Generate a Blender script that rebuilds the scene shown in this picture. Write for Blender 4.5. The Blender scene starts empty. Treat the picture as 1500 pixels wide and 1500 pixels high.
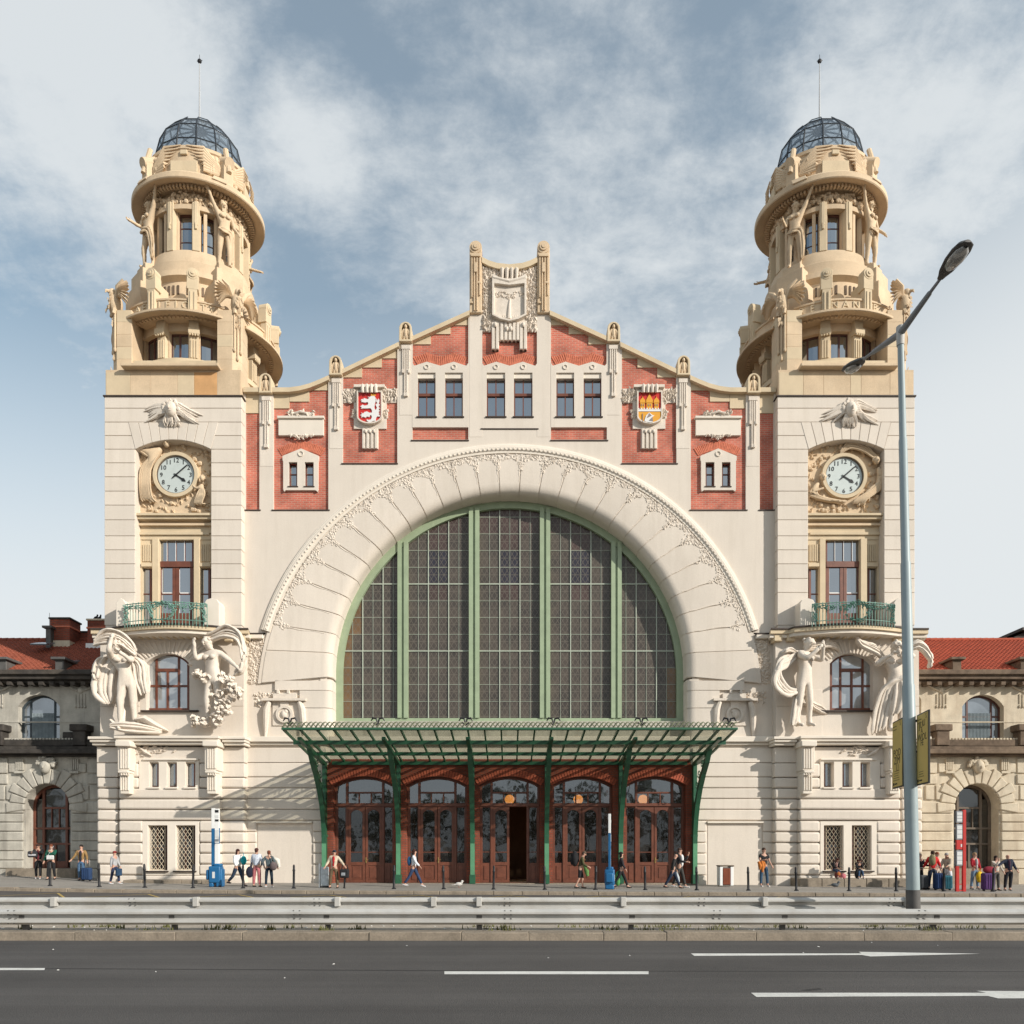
import bpy, bmesh, math, random
from mathutils import Vector, Matrix, Euler
from mathutils.geometry import tessellate_polygon
random.seed(7)
R = math.radians
sc = bpy.context.scene
col = sc.collection
# ------------------------------------------------------------------ camera
F, D0, CX, CY, H = 1050.0, 33.87, 746.5, 1245.0, 1.6
cd = bpy.data.cameras.new('camera'); cam = bpy.data.objects.new('camera', cd); col.objects.link(cam)
cam.location = (0, -D0, H); cam.rotation_euler = (R(90), 0, 0)
cd.sensor_width = 36; cd.lens = 36*F/1500; cd.shift_x = 3.5/1500; cd.shift_y = (CY-750)/1500
cd.clip_end = 3000
sc.camera = cam
# ------------------------------------------------------------------ sun, sky, exposure
SUN = Vector((1.5, -1.0, .80)).normalized()
el = math.asin(SUN.z)
sl = bpy.data.lights.new('sun', 'SUN'); sl.energy = 4.9; sl.angle = R(.5); sl.color = (1, .945, .86)
so = bpy.data.objects.new('sun', sl); col.objects.link(so)
so.rotation_euler = SUN.to_track_quat('Z', 'Y').to_euler(); so.location = (60, -60, 60)
w = bpy.data.worlds.new('World'); sc.world = w; w.use_nodes = True
nt = w.node_tree; N = nt.nodes; L = nt.links
bg = N['Background']; bg.inputs['Strength'].default_value = .1
sky = N.new('ShaderNodeTexSky'); sky.sky_type = 'NISHITA'; sky.sun_disc = False
sky.sun_elevation = el; sky.sun_rotation = math.atan2(SUN.x, SUN.y)
sky.air_density = 1.0; sky.dust_density = 1.2; sky.ozone_density = 1.5
tc = N.new('ShaderNodeTexCoord'); sep = N.new('ShaderNodeSeparateXYZ'); L.new(tc.outputs['Generated'], sep.inputs[0])
def wm(op, a, b=None, c=None):
    m = N.new('ShaderNodeMath'); m.operation = op
    for i, v in enumerate((a, b, c)):
        if v is None: continue
        if isinstance(v, (int, float)): m.inputs[i].default_value = v
        else: L.new(v, m.inputs[i])
    return m.outputs[0]
zc = wm('MAXIMUM', sep.outputs[2], 0.0)
den = wm('ADD', zc, .28)
cxy = N.new('ShaderNodeCombineXYZ')
L.new(wm('DIVIDE', sep.outputs[0], den), cxy.inputs[0]); L.new(wm('DIVIDE', sep.outputs[1], den), cxy.inputs[1])
def wnoise(scale, detail, rough, off, dist=0.0, sc3=(1, 1, 1)):
    mp = N.new('ShaderNodeMapping'); mp.inputs['Location'].default_value = off; mp.inputs['Scale'].default_value = sc3
    L.new(cxy.outputs[0], mp.inputs[0])
    n = N.new('ShaderNodeTexNoise'); n.inputs['Scale'].default_value = scale; n.inputs['Detail'].default_value = detail
    n.inputs['Roughness'].default_value = rough; n.inputs['Distortion'].default_value = dist
    L.new(mp.outputs[0], n.inputs['Vector']); return n.outputs['Fac']
def wramp(v, a, b):
    m = N.new('ShaderNodeMapRange'); m.interpolation_type = 'SMOOTHSTEP'
    m.inputs[1].default_value = a; m.inputs[2].default_value = b; L.new(v, m.inputs[0]); return m.outputs[0]
big = wnoise(3.2, 10, .64, (3.1, .4, 0), .12)
wisp = wnoise(9.5, 9, .66, (7.7, 2.2, 1), .15, (1, 1.5, 1))
# a bank of cloud stands upper left, another on the right; thin veil elsewhere
def puff(x, y, r0, r1):
    dx = wm('SUBTRACT', wm('DIVIDE', sep.outputs[0], den), x); dy = wm('SUBTRACT', wm('DIVIDE', sep.outputs[1], den), y)
    d = wm('SQRT', wm('ADD', wm('MULTIPLY', dx, dx), wm('MULTIPLY', dy, dy)))
    return wramp(d, r1, r0)
cover = wm('ADD', wm('MULTIPLY', big, .62), wm('MULTIPLY', wisp, .38))
bank = wm('MAXIMUM', wm('MAXIMUM', puff(-.38, .68, .04, .22), puff(-.205, .715, .01, .10)), wm('MAXIMUM', puff(.40, .74, .04, .24), puff(.16, .92, .05, .30)))
cover = wm('ADD', cover, wm('SUBTRACT', wm('MULTIPLY', bank, .18), .04))
dens = wramp(cover, .41, .69)
dens = wm('ADD', wm('MULTIPLY', dens, .68), .19)
low = wramp(wm('SUBTRACT', sep.outputs[2], wm('MULTIPLY', sep.outputs[0], .20)), .76, .33)               # the air whitens towards the horizon
low = wm('MULTIPLY', wm('POWER', low, 1.0), .96)
f1 = wm('MINIMUM', wm('MAXIMUM', dens, low), 1.0)
mix = N.new('ShaderNodeMixRGB'); L.new(f1, mix.inputs[0])
gain = N.new('ShaderNodeMixRGB'); gain.blend_type = 'MULTIPLY'; gain.inputs[0].default_value = 1
L.new(sky.outputs[0], gain.inputs[1]); gain.inputs[2].default_value = (1.9, 1.98, 1.66, 1)
L.new(gain.outputs[0], mix.inputs[1]); mix.inputs[2].default_value = (7.9, 8.25, 8.4, 1)
L.new(mix.outputs[0], bg.inputs['Color'])
vs = sc.view_settings; vs.view_transform = 'Standard'; vs.look = 'None'; vs.gamma = 1; vs.use_curve_mapping = False; vs.exposure = 0.0
# ------------------------------------------------------------------ materials
def sh(c):
    return tuple(((v/255)/12.92 if v/255 <= .04045 else ((v/255+.055)/1.055)**2.4) for v in c)+(1,)
def mat(name, rgb, rough=.8, var=.12, scale=1.5, bump=.0, bscale=30, metal=0, streak=0, streak_col=(.12, .11, .10), spec=.3, patch=0, patch_col=None, grain=0, objv=.03, psc=.55, plo=.5, bands=0):
    m = bpy.data.materials.new(name); m.use_nodes = True
    t = m.node_tree; n = t.nodes; l = t.links; b = n['Principled BSDF']
    b.inputs['Roughness'].default_value = rough; b.inputs['Metallic'].default_value = metal
    b.inputs['Specular IOR Level'].default_value = spec
    g = n.new('ShaderNodeNewGeometry')
    def noise(s, d=4, r=.6, vec=None):
        q = n.new('ShaderNodeTexNoise'); q.inputs['Scale'].default_value = s; q.inputs['Detail'].default_value = d; q.inputs['Roughness'].default_value = r
        l.new(vec or g.outputs['Position'], q.inputs['Vector']); return q.outputs['Fac']
    def ramp(v, a, bb, c0, c1):
        q = n.new('ShaderNodeMapRange'); q.inputs[1].default_value = a; q.inputs[2].default_value = bb
        q.inputs[3].default_value = c0; q.inputs[4].default_value = c1; l.new(v, q.inputs[0]); return q.outputs[0]
    base = tuple(rgb[:3])+(1,)
    hs = n.new('ShaderNodeHueSaturation'); hs.inputs['Color'].default_value = base
    oi = n.new('ShaderNodeObjectInfo'); mm = n.new('ShaderNodeMath'); mm.operation = 'MULTIPLY'
    l.new(ramp(noise(scale, 5), .3, .7, 1-var, 1+var), mm.inputs[0]); l.new(ramp(oi.outputs['Random'], 0, 1, 1-objv, 1+objv), mm.inputs[1]); l.new(mm.outputs[0], hs.inputs['Value'])
    out = hs.outputs[0]
    if grain:
        h2 = n.new('ShaderNodeHueSaturation'); l.new(out, h2.inputs['Color'])
        l.new(ramp(noise(bscale, 3), .3, .7, 1-grain, 1+grain), h2.inputs['Value']); out = h2.outputs[0]
    if patch:
        x = n.new('ShaderNodeMixRGB'); l.new(ramp(noise(psc, 6, .7), plo, plo+.18, 0, patch), x.inputs[0])
        l.new(out, x.inputs[1]); x.inputs[2].default_value = tuple(patch_col)+(1,); out = x.outputs[0]
    if bands:
        mb_ = n.new('ShaderNodeMapping'); mb_.inputs['Scale'].default_value = (.035, 1.1, 1); l.new(g.outputs['Position'], mb_.inputs[0])
        h3 = n.new('ShaderNodeHueSaturation'); l.new(out, h3.inputs['Color']); l.new(ramp(noise(1.0, 5, .6, mb_.outputs[0]), .3, .7, 1-bands, 1+bands), h3.inputs['Value']); out = h3.outputs[0]
    if streak:
        mp = n.new('ShaderNodeMapping'); mp.inputs['Scale'].default_value = (2.2, 2.2, .22); l.new(g.outputs['Position'], mp.inputs[0])
        x = n.new('ShaderNodeMixRGB'); l.new(ramp(noise(1.2, 7, .68, mp.outputs[0]), .48, .75, 0, streak), x.inputs[0])
        l.new(out, x.inputs[1]); x.inputs[2].default_value = tuple(streak_col)+(1,); out = x.outputs[0]
    l.new(out, b.inputs['Base Color'])
    if bump:
        bp = n.new('ShaderNodeBump'); bp.inputs['Strength'].default_value = bump; bp.inputs['Distance'].default_value = .02
        l.new(noise(bscale, 4), bp.inputs['Height']); l.new(bp.outputs[0], b.inputs['Normal'])
    return m
def brickmat(name, c1, c2, mortar, bw=.26, bh=.078, ms=.014):
    m = bpy.data.materials.new(name); m.use_nodes = True
    t = m.node_tree; n = t.nodes; l = t.links; b = n['Principled BSDF']; b.inputs['Roughness'].default_value = .85; b.inputs['Specular IOR Level'].default_value = .2
    g = n.new('ShaderNodeNewGeometry'); s = n.new('ShaderNodeSeparateXYZ'); l.new(g.outputs['Position'], s.inputs[0])
    a = n.new('ShaderNodeMath'); a.operation = 'ADD'; l.new(s.outputs[0], a.inputs[0]); l.new(s.outputs[1], a.inputs[1])
    c = n.new('ShaderNodeCombineXYZ'); l.new(a.outputs[0], c.inputs[0]); l.new(s.outputs[2], c.inputs[1])
    k = n.new('ShaderNodeTexBrick'); l.new(c.outputs[0], k.inputs['Vector']); k.inputs['Scale'].default_value = 1
    k.inputs['Brick Width'].default_value = bw; k.inputs['Row Height'].default_value = bh; k.inputs['Mortar Size'].default_value = ms
    k.inputs['Color1'].default_value = tuple(c1)+(1,); k.inputs['Color2'].default_value = tuple(c2)+(1,); k.inputs['Mortar'].default_value = tuple(mortar)+(1,)
    k.inputs['Bias'].default_value = -.2
    q = n.new('ShaderNodeTexNoise'); q.inputs['Scale'].default_value = 1.1; q.inputs['Detail'].default_value = 6; l.new(g.outputs['Position'], q.inputs['Vector'])
    mr = n.new('ShaderNodeMapRange'); mr.inputs[1].default_value = .3; mr.inputs[2].default_value = .7; mr.inputs[3].default_value = .68; mr.inputs[4].default_value = 1.3; l.new(q.outputs['Fac'], mr.inputs[0])
    hs = n.new('ShaderNodeHueSaturation'); l.new(k.outputs['Color'], hs.inputs['Color']); l.new(mr.outputs[0], hs.inputs['Value'])
    l.new(hs.outputs[0], b.inputs['Base Color'])
    bp = n.new('ShaderNodeBump'); bp.invert = True; bp.inputs['Strength'].default_value = .6; bp.inputs['Distance'].default_value = .01
    l.new(k.outputs['Fac'], bp.inputs['Height']); l.new(bp.outputs[0], b.inputs['Normal'])
    return m
def glassmat(name, rgb, refl=.35, wav=.15, clear=0.0, tint=(.6, .6, .58)):
    m = bpy.data.materials.new(name); m.use_nodes = True
    t = m.node_tree; n = t.nodes; l = t.links; b = n['Principled BSDF']; o = n['Material Output']
    b.inputs['Roughness'].default_value = .12
    g = n.new('ShaderNodeNewGeometry'); q = n.new('ShaderNodeTexNoise'); q.inputs['Scale'].default_value = .9; q.inputs['Detail'].default_value = 2
    l.new(g.outputs['Position'], q.inputs['Vector'])
    hs = n.new('ShaderNodeHueSaturation'); hs.inputs['Color'].default_value = tuple(rgb)+(1,)
    mr = n.new('ShaderNodeMapRange'); mr.inputs[1].default_value = .3; mr.inputs[2].default_value = .7; mr.inputs[3].default_value = .6; mr.inputs[4].default_value = 1.5; l.new(q.outputs['Fac'], mr.inputs[0])
    l.new(mr.outputs[0], hs.inputs['Value']); l.new(hs.outputs[0], b.inputs['Base Color'])
    bp = n.new('ShaderNodeBump'); bp.inputs['Strength'].default_value = wav; bp.inputs['Distance'].default_value = .02; l.new(q.outputs['Fac'], bp.inputs['Height'])
    gl = n.new('ShaderNodeBsdfGlossy'); gl.inputs['Roughness'].default_value = .03; gl.inputs['Color'].default_value = (.85, .92, 1, 1)
    l.new(bp.outputs[0], gl.inputs['Normal'])
    src = b.outputs[0]
    if clear:
        tr = n.new('ShaderNodeBsdfTransparent'); tr.inputs['Color'].default_value = tuple(tint)+(1,)
        m0 = n.new('ShaderNodeMixShader'); m0.inputs[0].default_value = clear; l.new(src, m0.inputs[1]); l.new(tr.outputs[0], m0.inputs[2]); src = m0.outputs[0]
    mx = n.new('ShaderNodeMixShader'); mx.inputs[0].default_value = refl; l.new(src, mx.inputs[1]); l.new(gl.outputs[0], mx.inputs[2])
    l.new(mx.outputs[0], o.inputs['Surface'])
    return m
def plain(name, rgb, rough=.6, metal=0, spec=.4, emit=0):
    m = bpy.data.materials.new(name); m.use_nodes = True; b = m.node_tree.nodes['Principled BSDF']
    b.inputs['Base Color'].default_value = tuple(rgb[:3])+(1,); b.inputs['Roughness'].default_value = rough; b.inputs['Metallic'].default_value = metal
    b.inputs['Specular IOR Level'].default_value = spec
    if emit:
        b.inputs['Emission Color'].default_value = tuple(rgb[:3])+(1,); b.inputs['Emission Strength'].default_value = emit
    return m
M = {}
M['plaster'] = mat('plaster', (.68, .605, .52), .85, .035, .7, .25, 22, streak=.34, streak_col=(.50, .43, .35), grain=.04, objv=.04)
M['trim'] = mat('trim_plaster', (.73, .655, .56), .8, .04, 1.2, .2, 25, streak=.08, streak_col=(.5, .44, .36))
M['relief'] = mat('relief_plaster', (.70, .62, .53), .8, .07, 3, .3, 30, streak=.45, streak_col=(.38, .31, .25), grain=.12)
M['sand'] = mat('sandstone', (.62, .475, .32), .85, .13, .8, .35, 26, streak=.24, streak_col=(.40, .29, .18), patch=.45, patch_col=(.68, .54, .37), grain=.08, objv=.06)
M['sand_orange'] = mat('orange_sandstone', (.58, .33, .15), .85, .12, 2, .3, 26)
M['sand_pale'] = mat('pale_sandstone', (.62, .50, .34), .85, .09, 1.2, .3, 26, streak=.15, streak_col=(.4, .31, .2))
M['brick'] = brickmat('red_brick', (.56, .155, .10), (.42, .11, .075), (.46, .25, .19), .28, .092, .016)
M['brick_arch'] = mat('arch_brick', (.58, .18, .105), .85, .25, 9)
M['brick_door'] = brickmat('orange_brick', (.27, .07, .04), (.19, .048, .03), (.15, .075, .055), .3, .11, .016)  # darkened so the canopy's shade is part of the brick colour
M['stone_dirty_shaded'] = mat('weathered_shaded_grey_stone', (.46, .43, .37), .9, .16, 1.6, .6, 20, streak=.45, streak_col=(.13, .115, .095), patch=.35, patch_col=(.22, .19, .16), grain=.08)  # grey holds grime and also the left wing's shade
M['stone_cream'] = mat('weathered_cream_stone', (.58, .50, .38), .9, .14, 1.6, .5, 20, streak=.40, streak_col=(.28, .19, .12), patch=.3, patch_col=(.40, .29, .19), grain=.07)
M['stone_black'] = mat('sooty_stone', (.055, .048, .042), .9, .4, 2.5, .6, 16, patch=.4, patch_col=(.16, .13, .10))
M['stone_brown'] = mat('brown_stained_stone', (.14, .10, .07), .9, .4, 2.5, .6, 16, patch=.5, patch_col=(.30, .22, .15))
M['wood'] = mat('brown_wood', (.15, .048, .026), .45, .25, 3, .2, 40, spec=.5)
M['wood_dark'] = mat('dark_wood', (.09, .032, .022), .45, .2, 5, spec=.5)
M['wood_grey'] = mat('weathered_wood', (.15, .115, .085), .6, .2, 4)
M['green'] = mat('pale_green_iron', (.31, .38, .245), .5, .10, 2, streak=.25, streak_col=(.22, .27, .17), spec=.5)
M['green_dark'] = mat('dark_green_iron', (.022, .10, .052), .4, .12, 3, spec=.5)
M['lead'] = mat('pale_glazing_bar', (.42, .46, .38), .5, .08, 3)
M['verdigris'] = mat('verdigris_copper', (.15, .28, .23), .6, .25, 6)
M['black_iron'] = mat('black_iron', (.018, .018, .02), .5, .2, 5)
M['roof_edge'] = mat('dark_copper_flashing', (.055, .04, .032), .6, .25, 4)
M['gold'] = mat('brass', (.7, .5, .2), .3, .1, 4, metal=.9)
M['glass'] = glassmat('window_glass', (.020, .024, .030), .34, .12)
M['glass_warm'] = glassmat('dim_window_glass', (.022, .018, .015), .07, .3)
M['glass_curtain'] = glassmat('curtained_window_glass', (.26, .27, .27), .25, .1)
M['glass_grey'] = glassmat('blinds_window_glass', (.13, .15, .17), .22, .1)
M['glass_door'] = glassmat('door_glass', (.015, .012, .010), .055, .5, clear=.60, tint=(.7, .68, .62))
M['glass_fan'] = glassmat('fanlight_glass', (.02, .018, .016), .15, .5, clear=.55, tint=(.7, .68, .62))
M['glass_dome'] = glassmat('dome_glass', (.30, .33, .35), .12, .1, clear=.84, tint=(.90, .93, .95))
M['glass_canopy'] = glassmat('canopy_glass', (.26, .27, .24), .03, .05, clear=.95, tint=(.71, .72, .67))
M['mast_grey'] = plain('pale_grey_mast', (.45, .46, .47), .5)
M['enamel'] = mat('pale_clock_enamel', (.52, .57, .55), .4, .05, 3)
M['asphalt'] = mat('asphalt', (.084, .078, .074), .85, .12, .35, .5, 60, grain=.24, bands=.26, patch=.45, patch_col=(.060, .056, .054), psc=.25, plo=.52)
M['asphalt_old'] = mat('bus_lane_asphalt', (.095, .085, .078), .9, .18, 1.2, .4, 50)
M['paving'] = mat('pavement_setts', (.29, .265, .235), .9, .10, .7, .9, 14, grain=.16)
M['kerb'] = mat('kerb_granite', (.26, .215, .165), .9, .2, 3, .5, 24, streak=.35, streak_col=(.14, .11, .08), grain=.1)
M['gravel'] = mat('sandy_gravel', (.36, .31, .25), .95, .25, 2, .8, 20, grain=.2)
M['steel'] = mat('galvanised_steel', (.45, .44, .415), .6, .12, 1.3, streak=.35, streak_col=(.30, .26, .21), spec=.4, patch=.6, patch_col=(.24, .15, .09), psc=2.6, plo=.66)
M['steel_dark'] = mat('dark_steel', (.10, .095, .09), .6, .2, 3)
M['pole'] = mat('grey_blue_paint', (.30, .36, .37), .45, .06, 2, spec=.5)
M['white_line'] = mat('road_paint', (.62, .61, .57), .8, .12, 4, grain=.12, bscale=40)
M['yellow_line'] = mat('yellow_road_paint', (.42, .30, .10), .8, .2, 4)
M['tar'] = mat('tar_seam', (.035, .033, .032), .8, .2, 4)
M['tile'] = mat('red_roof_tile', (.36, .072, .036), .8, .22, 3, streak=.2, streak_col=(.2, .07, .04))
M['tile_old_shaded'] = mat('shaded_old_roof_tile', (.25, .068, .038), .85, .3, 4, streak=.35, streak_col=(.12, .05, .035))  # old tile red, darkened further to carry shade on the left roof
M['white'] = plain('white_paint', (.78, .78, .76), .5)
M['interior'] = mat('dim_interior', (.11, .07, .045), .9, .3, .8)
M['leaf'] = mat('weeds', (.12, .12, .045), .9, .3, 8)
# ------------------------------------------------------------------ geometry helpers
def X(px, Y=0): return (px-CX)*(D0+Y)/F
def Z(py, Y=0): return H+(CY-py)*(D0+Y)/F
def link(name, me, m, parent=None, smooth=None):
    o = bpy.data.objects.new(name, me); col.objects.link(o)
    if m is not None:
        for q in (m if isinstance(m, (list, tuple)) else [m]): me.materials.append(M[q] if isinstance(q, str) else q)
    if smooth is not None:
        me.shade_smooth(); me.set_sharp_from_angle(angle=R(smooth))
    if parent is not None: put(o, parent)
    return o
def tag(o, label=None, cat=None, group=None, kind=None):
    if label: o['label'] = label
    if cat: o['category'] = cat
    if group: o['group'] = group
    if kind: o['kind'] = kind
    return o
def thing(name, loc, label, cat, group=None):
    o = bpy.data.objects.new(name, None); col.objects.link(o); o.location = loc; o.empty_display_size = .3
    return tag(o, label, cat, group)
class MB:
    def __init__(s): s.v = []; s.f = []
    def add(s, vs, fs):
        b = len(s.v); s.v += [tuple(q) for q in vs]; s.f += [tuple(b+i for i in q) for q in fs]; return s
    def box(s, x0, x1, y0, y1, z0, z1):
        x0, x1 = min(x0, x1), max(x0, x1); y0, y1 = min(y0, y1), max(y0, y1); z0, z1 = min(z0, z1), max(z0, z1)
        return s.add([(x0, y0, z0), (x1, y0, z0), (x1, y1, z0), (x0, y1, z0), (x0, y0, z1), (x1, y0, z1), (x1, y1, z1), (x0, y1, z1)],
                     [(0, 3, 2, 1), (4, 5, 6, 7), (0, 1, 5, 4), (1, 2, 6, 5), (2, 3, 7, 6), (3, 0, 4, 7)])
    def obox(s, c, size, rot=0, tilt=0, roll=0):
        m = Euler((tilt, roll, rot)).to_matrix(); c = Vector(c); hx, hy, hz = [q/2 for q in size]
        vs = [c+m@Vector((a*hx, b*hy, d*hz)) for d in (-1, 1) for a, b in ((-1, -1), (1, -1), (1, 1), (-1, 1))]
        return s.add(vs, [(0, 3, 2, 1), (4, 5, 6, 7), (0, 1, 5, 4), (1, 2, 6, 5), (2, 3, 7, 6), (3, 0, 4, 7)])
    def prism(s, poly, y0, y1):      # convex or not polygon in x,z extruded along y
        n = len(poly)
        a = sum(poly[i][0]*poly[(i+1) % n][1]-poly[(i+1) % n][0]*poly[i][1] for i in range(n))
        if a < 0: poly = poly[::-1]
        return s.plate(poly, [], y0, y1)
    def plate(s, outline, holes, y0, y1):
        def area(p): return sum(p[i][0]*p[(i+1) % len(p)][1]-p[(i+1) % len(p)][0]*p[i][1] for i in range(len(p)))
        loops = [outline if area(outline) > 0 else outline[::-1]]+[(h if area(h) < 0 else h[::-1]) for h in holes]
        flat = [p for lp in loops for p in lp]
        tris = tessellate_polygon([[Vector((p[0], p[1], 0)) for p in lp] for lp in loops])
        n = len(flat); vs = [(p[0], y0, p[1]) for p in flat]+[(p[0], y1, p[1]) for p in flat]; fs = []
        for t in tris:
            a, b, c = [flat[i] for i in t]
            if (b[0]-a[0])*(c[1]-a[1])-(c[0]-a[0])*(b[1]-a[1]) < 0: t = (t[0], t[2], t[1])
            fs.append(tuple(t)); fs.append((t[2]+n, t[1]+n, t[0]+n))
        k = 0
        for lp in loops:
            q = len(lp)
            for i in range(q):
                a, b = k+i, k+(i+1) % q; fs.append((b, a, a+n, b+n))
            k += q
        return s.add(vs, fs)
    def plan(s, poly, z0, z1):       # polygon in x,y extruded along z
        n = len(poly)
        a = sum(poly[i][0]*poly[(i+1) % n][1]-poly[(i+1) % n][0]*poly[i][1] for i in range(n))
        if a < 0: poly = poly[::-1]
        tris = tessellate_polygon([[Vector((p[0], p[1], 0)) for p in poly]])
        vs = [(p[0], p[1], z0) for p in poly]+[(p[0], p[1], z1) for p in poly]; fs = []
        for t in tris:
            a, b, c = [poly[i] for i in t]
            if (b[0]-a[0])*(c[1]-a[1])-(c[0]-a[0])*(b[1]-a[1]) < 0: t = (t[0], t[2], t[1])
            fs.append(tuple(i+n for i in t)); fs.append((t[2], t[1], t[0]))
        for i in range(n): fs.append((i, (i+1) % n, (i+1) % n+n, i+n))
        return s.add(vs, fs)
    def tube(s, pts, r, n=8, flat=1.0):
        pts = [Vector(p) for p in pts]; k = len(pts); rr = r if isinstance(r, (list, tuple)) else [r]*k
        b = len(s.v); fs = []; vs = []
        up0 = Vector((0, 0, 1)) if abs((pts[-1]-pts[0]).normalized().z) < .9 else Vector((0, 1, 0))
        for i, p in enumerate(pts):
            d = (pts[min(i+1, k-1)]-pts[max(i-1, 0)]).normalized()
            a = d.cross(up0).normalized(); c = a.cross(d).normalized()
            for j in range(n):
                t = 2*math.pi*j/n; vs.append(p+a*(math.cos(t)*rr[i])+c*(math.sin(t)*rr[i]*flat))
        for i in range(k-1):
            for j in range(n):
                fs.append((i*n+j, i*n+(j+1) % n, (i+1)*n+(j+1) % n, (i+1)*n+j))
        fs.append(tuple(range(n))[::-1]); fs.append(tuple((k-1)*n+j for j in range(n)))
        return s.add(vs, fs)
    def lathe(s, prof, c=(0, 0, 0), n=32, a0=0, a1=360):   # profile (r,z); angle 0 faces -y, positive towards +x
        full = abs(a1-a0) >= 360; m = n if full else n+1; vs = []; fs = []; k = len(prof)
        for i in range(m):
            t = R(a0+(a1-a0)*i/n)
            for r, z in prof: vs.append((c[0]+r*math.sin(t), c[1]-r*math.cos(t), c[2]+z))
        for i in range(n):
            for j in range(k-1):
                a = i*k+j; b = ((i+1) % m)*k+j
                fs.append((a, b, b+1, a+1))
        if not full:
            fs.append(tuple(range(k))[::-1]); fs.append(tuple((m-1)*k+j for j in range(k)))
        return s.add(vs, fs)
    def ring(s, ri, ro, z0, z1, c=(0, 0, 0), n=32, a0=0, a1=360):
        return s.lathe([(ri, z0), (ro, z0), (ro, z1), (ri, z1), (ri, z0)] if abs(a1-a0) >= 360 else [(ri, z0), (ro, z0), (ro, z1), (ri, z1)], c, n, a0, a1) if abs(a1-a0) >= 360 else s._arc(ri, ro, z0, z1, c, n, a0, a1)
    def _arc(s, ri, ro, z0, z1, c, n, a0, a1):
        vs = []; fs = []
        for i in range(n+1):
            t = R(a0+(a1-a0)*i/n)
            for r, z in ((ri, z0), (ro, z0), (ro, z1), (ri, z1)): vs.append((c[0]+r*math.sin(t), c[1]-r*math.cos(t), c[2]+z))
        for i in range(n):
            for j in range(4): fs.append((i*4+j, (i+1)*4+j, (i+1)*4+(j+1) % 4, i*4+(j+1) % 4))
        fs.append((3, 2, 1, 0)); fs.append((n*4, n*4+1, n*4+2, n*4+3))
        return s.add(vs, fs)
    def ball(s, c, r, n=8, m=6, rot=None):
        rx, ry, rz = (r, r, r) if isinstance(r, (int, float)) else r
        mt = rot.to_matrix() if rot else Matrix.Identity(3); c = Vector(c); vs = [c+mt@Vector((0, 0, rz))]; fs = []
        for i in range(1, m):
            p = math.pi*i/m
            for j in range(n):
                t = 2*math.pi*j/n; vs.append(c+mt@Vector((rx*math.sin(p)*math.cos(t), ry*math.sin(p)*math.sin(t), rz*math.cos(p))))
        vs.append(c+mt@Vector((0, 0, -rz))); e = len(vs)-1
        for j in range(n):
            fs.append((0, 1+j, 1+(j+1) % n)); fs.append((e, e-n+(j+1) % n, e-n+j))
            for i in range(m-2):
                a = 1+i*n; fs.append((a+j, a+n+j, a+n+(j+1) % n, a+(j+1) % n))
        return s.add(vs, fs)
    def disc(s, c, r, y0, y1, n=24, ri=0):   # round plate facing -y
        cx, cz = c
        o = [(cx+r*math.cos(2*math.pi*i/n), cz+r*math.sin(2*math.pi*i/n)) for i in range(n)]
        h = [[(cx+ri*math.cos(2*math.pi*i/n), cz+ri*math.sin(2*math.pi*i/n)) for i in range(n)]] if ri else []
        return s.plate(o, h, y0, y1)
    def leaf(s, c, ln, wd, ang, h=.06, nrm=(0, -1, 0), side=None):  # raised diamond leaf lying on a surface
        c = Vector(c); nv = Vector(nrm).normalized()
        sx = Vector(side).normalized() if side else (Vector((0, 0, 1)).cross(nv)).normalized()
        if sx.length < .1: sx = Vector((1, 0, 0))
        sz = nv.cross(sx).normalized()
        d = sx*math.cos(ang)+sz*math.sin(ang); e = nv.cross(d)
        vs = [c-d*ln/2, c+e*wd/2-d*ln*.08, c+d*ln/2+nv*h*.3, c-e*wd/2-d*ln*.08, c+nv*h]
        return s.add(vs, [(0, 1, 4), (1, 2, 4), (2, 3, 4), (3, 0, 4), (3, 2, 1, 0)])
    def build(s, name, m, parent=None, smooth=None, bevel=0, seg=1):
        me = bpy.data.meshes.new(name); me.from_pydata(s.v, [], s.f)
        o = link(name, me, m, parent, smooth)
        if bevel:
            md = o.modifiers.new('bevel', 'BEVEL'); md.width = bevel; md.segments = seg; md.limit_method = 'ANGLE'; md.angle_limit = R(35)
            if seg > 1: me.shade_smooth(); me.set_sharp_from_angle(angle=R(50))
        return o
def put(o, parent):
    o.parent = parent
    p = parent; m = Matrix.Identity(4); ch = []
    while p is not None: ch.append(p); p = p.parent
    for q in reversed(ch): m = m @ q.matrix_parent_inverse @ q.matrix_basis
    o.matrix_parent_inverse = m.inverted()
def box(name, m, parent, x0, x1, y0, y1, z0, z1, bevel=0, seg=1):
    return MB().box(x0, x1, y0, y1, z0, z1).build(name, m, parent, None, bevel, seg)
def copy_tree(o, parent=None):
    c = o.copy(); col.objects.link(c); c.parent = parent
    for ch in list(o.children): copy_tree(ch, c)
    return c
def arcpts(cx, cz, r, a0, a1, n):
    return [(cx+r*math.sin(R(a0+(a1-a0)*i/n)), cz+r*math.cos(R(a0+(a1-a0)*i/n))) for i in range(n+1)]
def segarch(x0, x1, z0, zs, zt, n=12):   # opening: base z0, spring zs, crown zt
    w = (x1-x0)/2; h = max(zt-zs, .01); r = (w*w+h*h)/(2*h); a = math.degrees(math.asin(min(1, w/r)))
    if h > w: r = w; a = 90
    return [(x0, z0), (x1, z0)]+[(p[0], p[1]) for p in arcpts((x0+x1)/2, zt-r, r, a, -a, n)]
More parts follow.
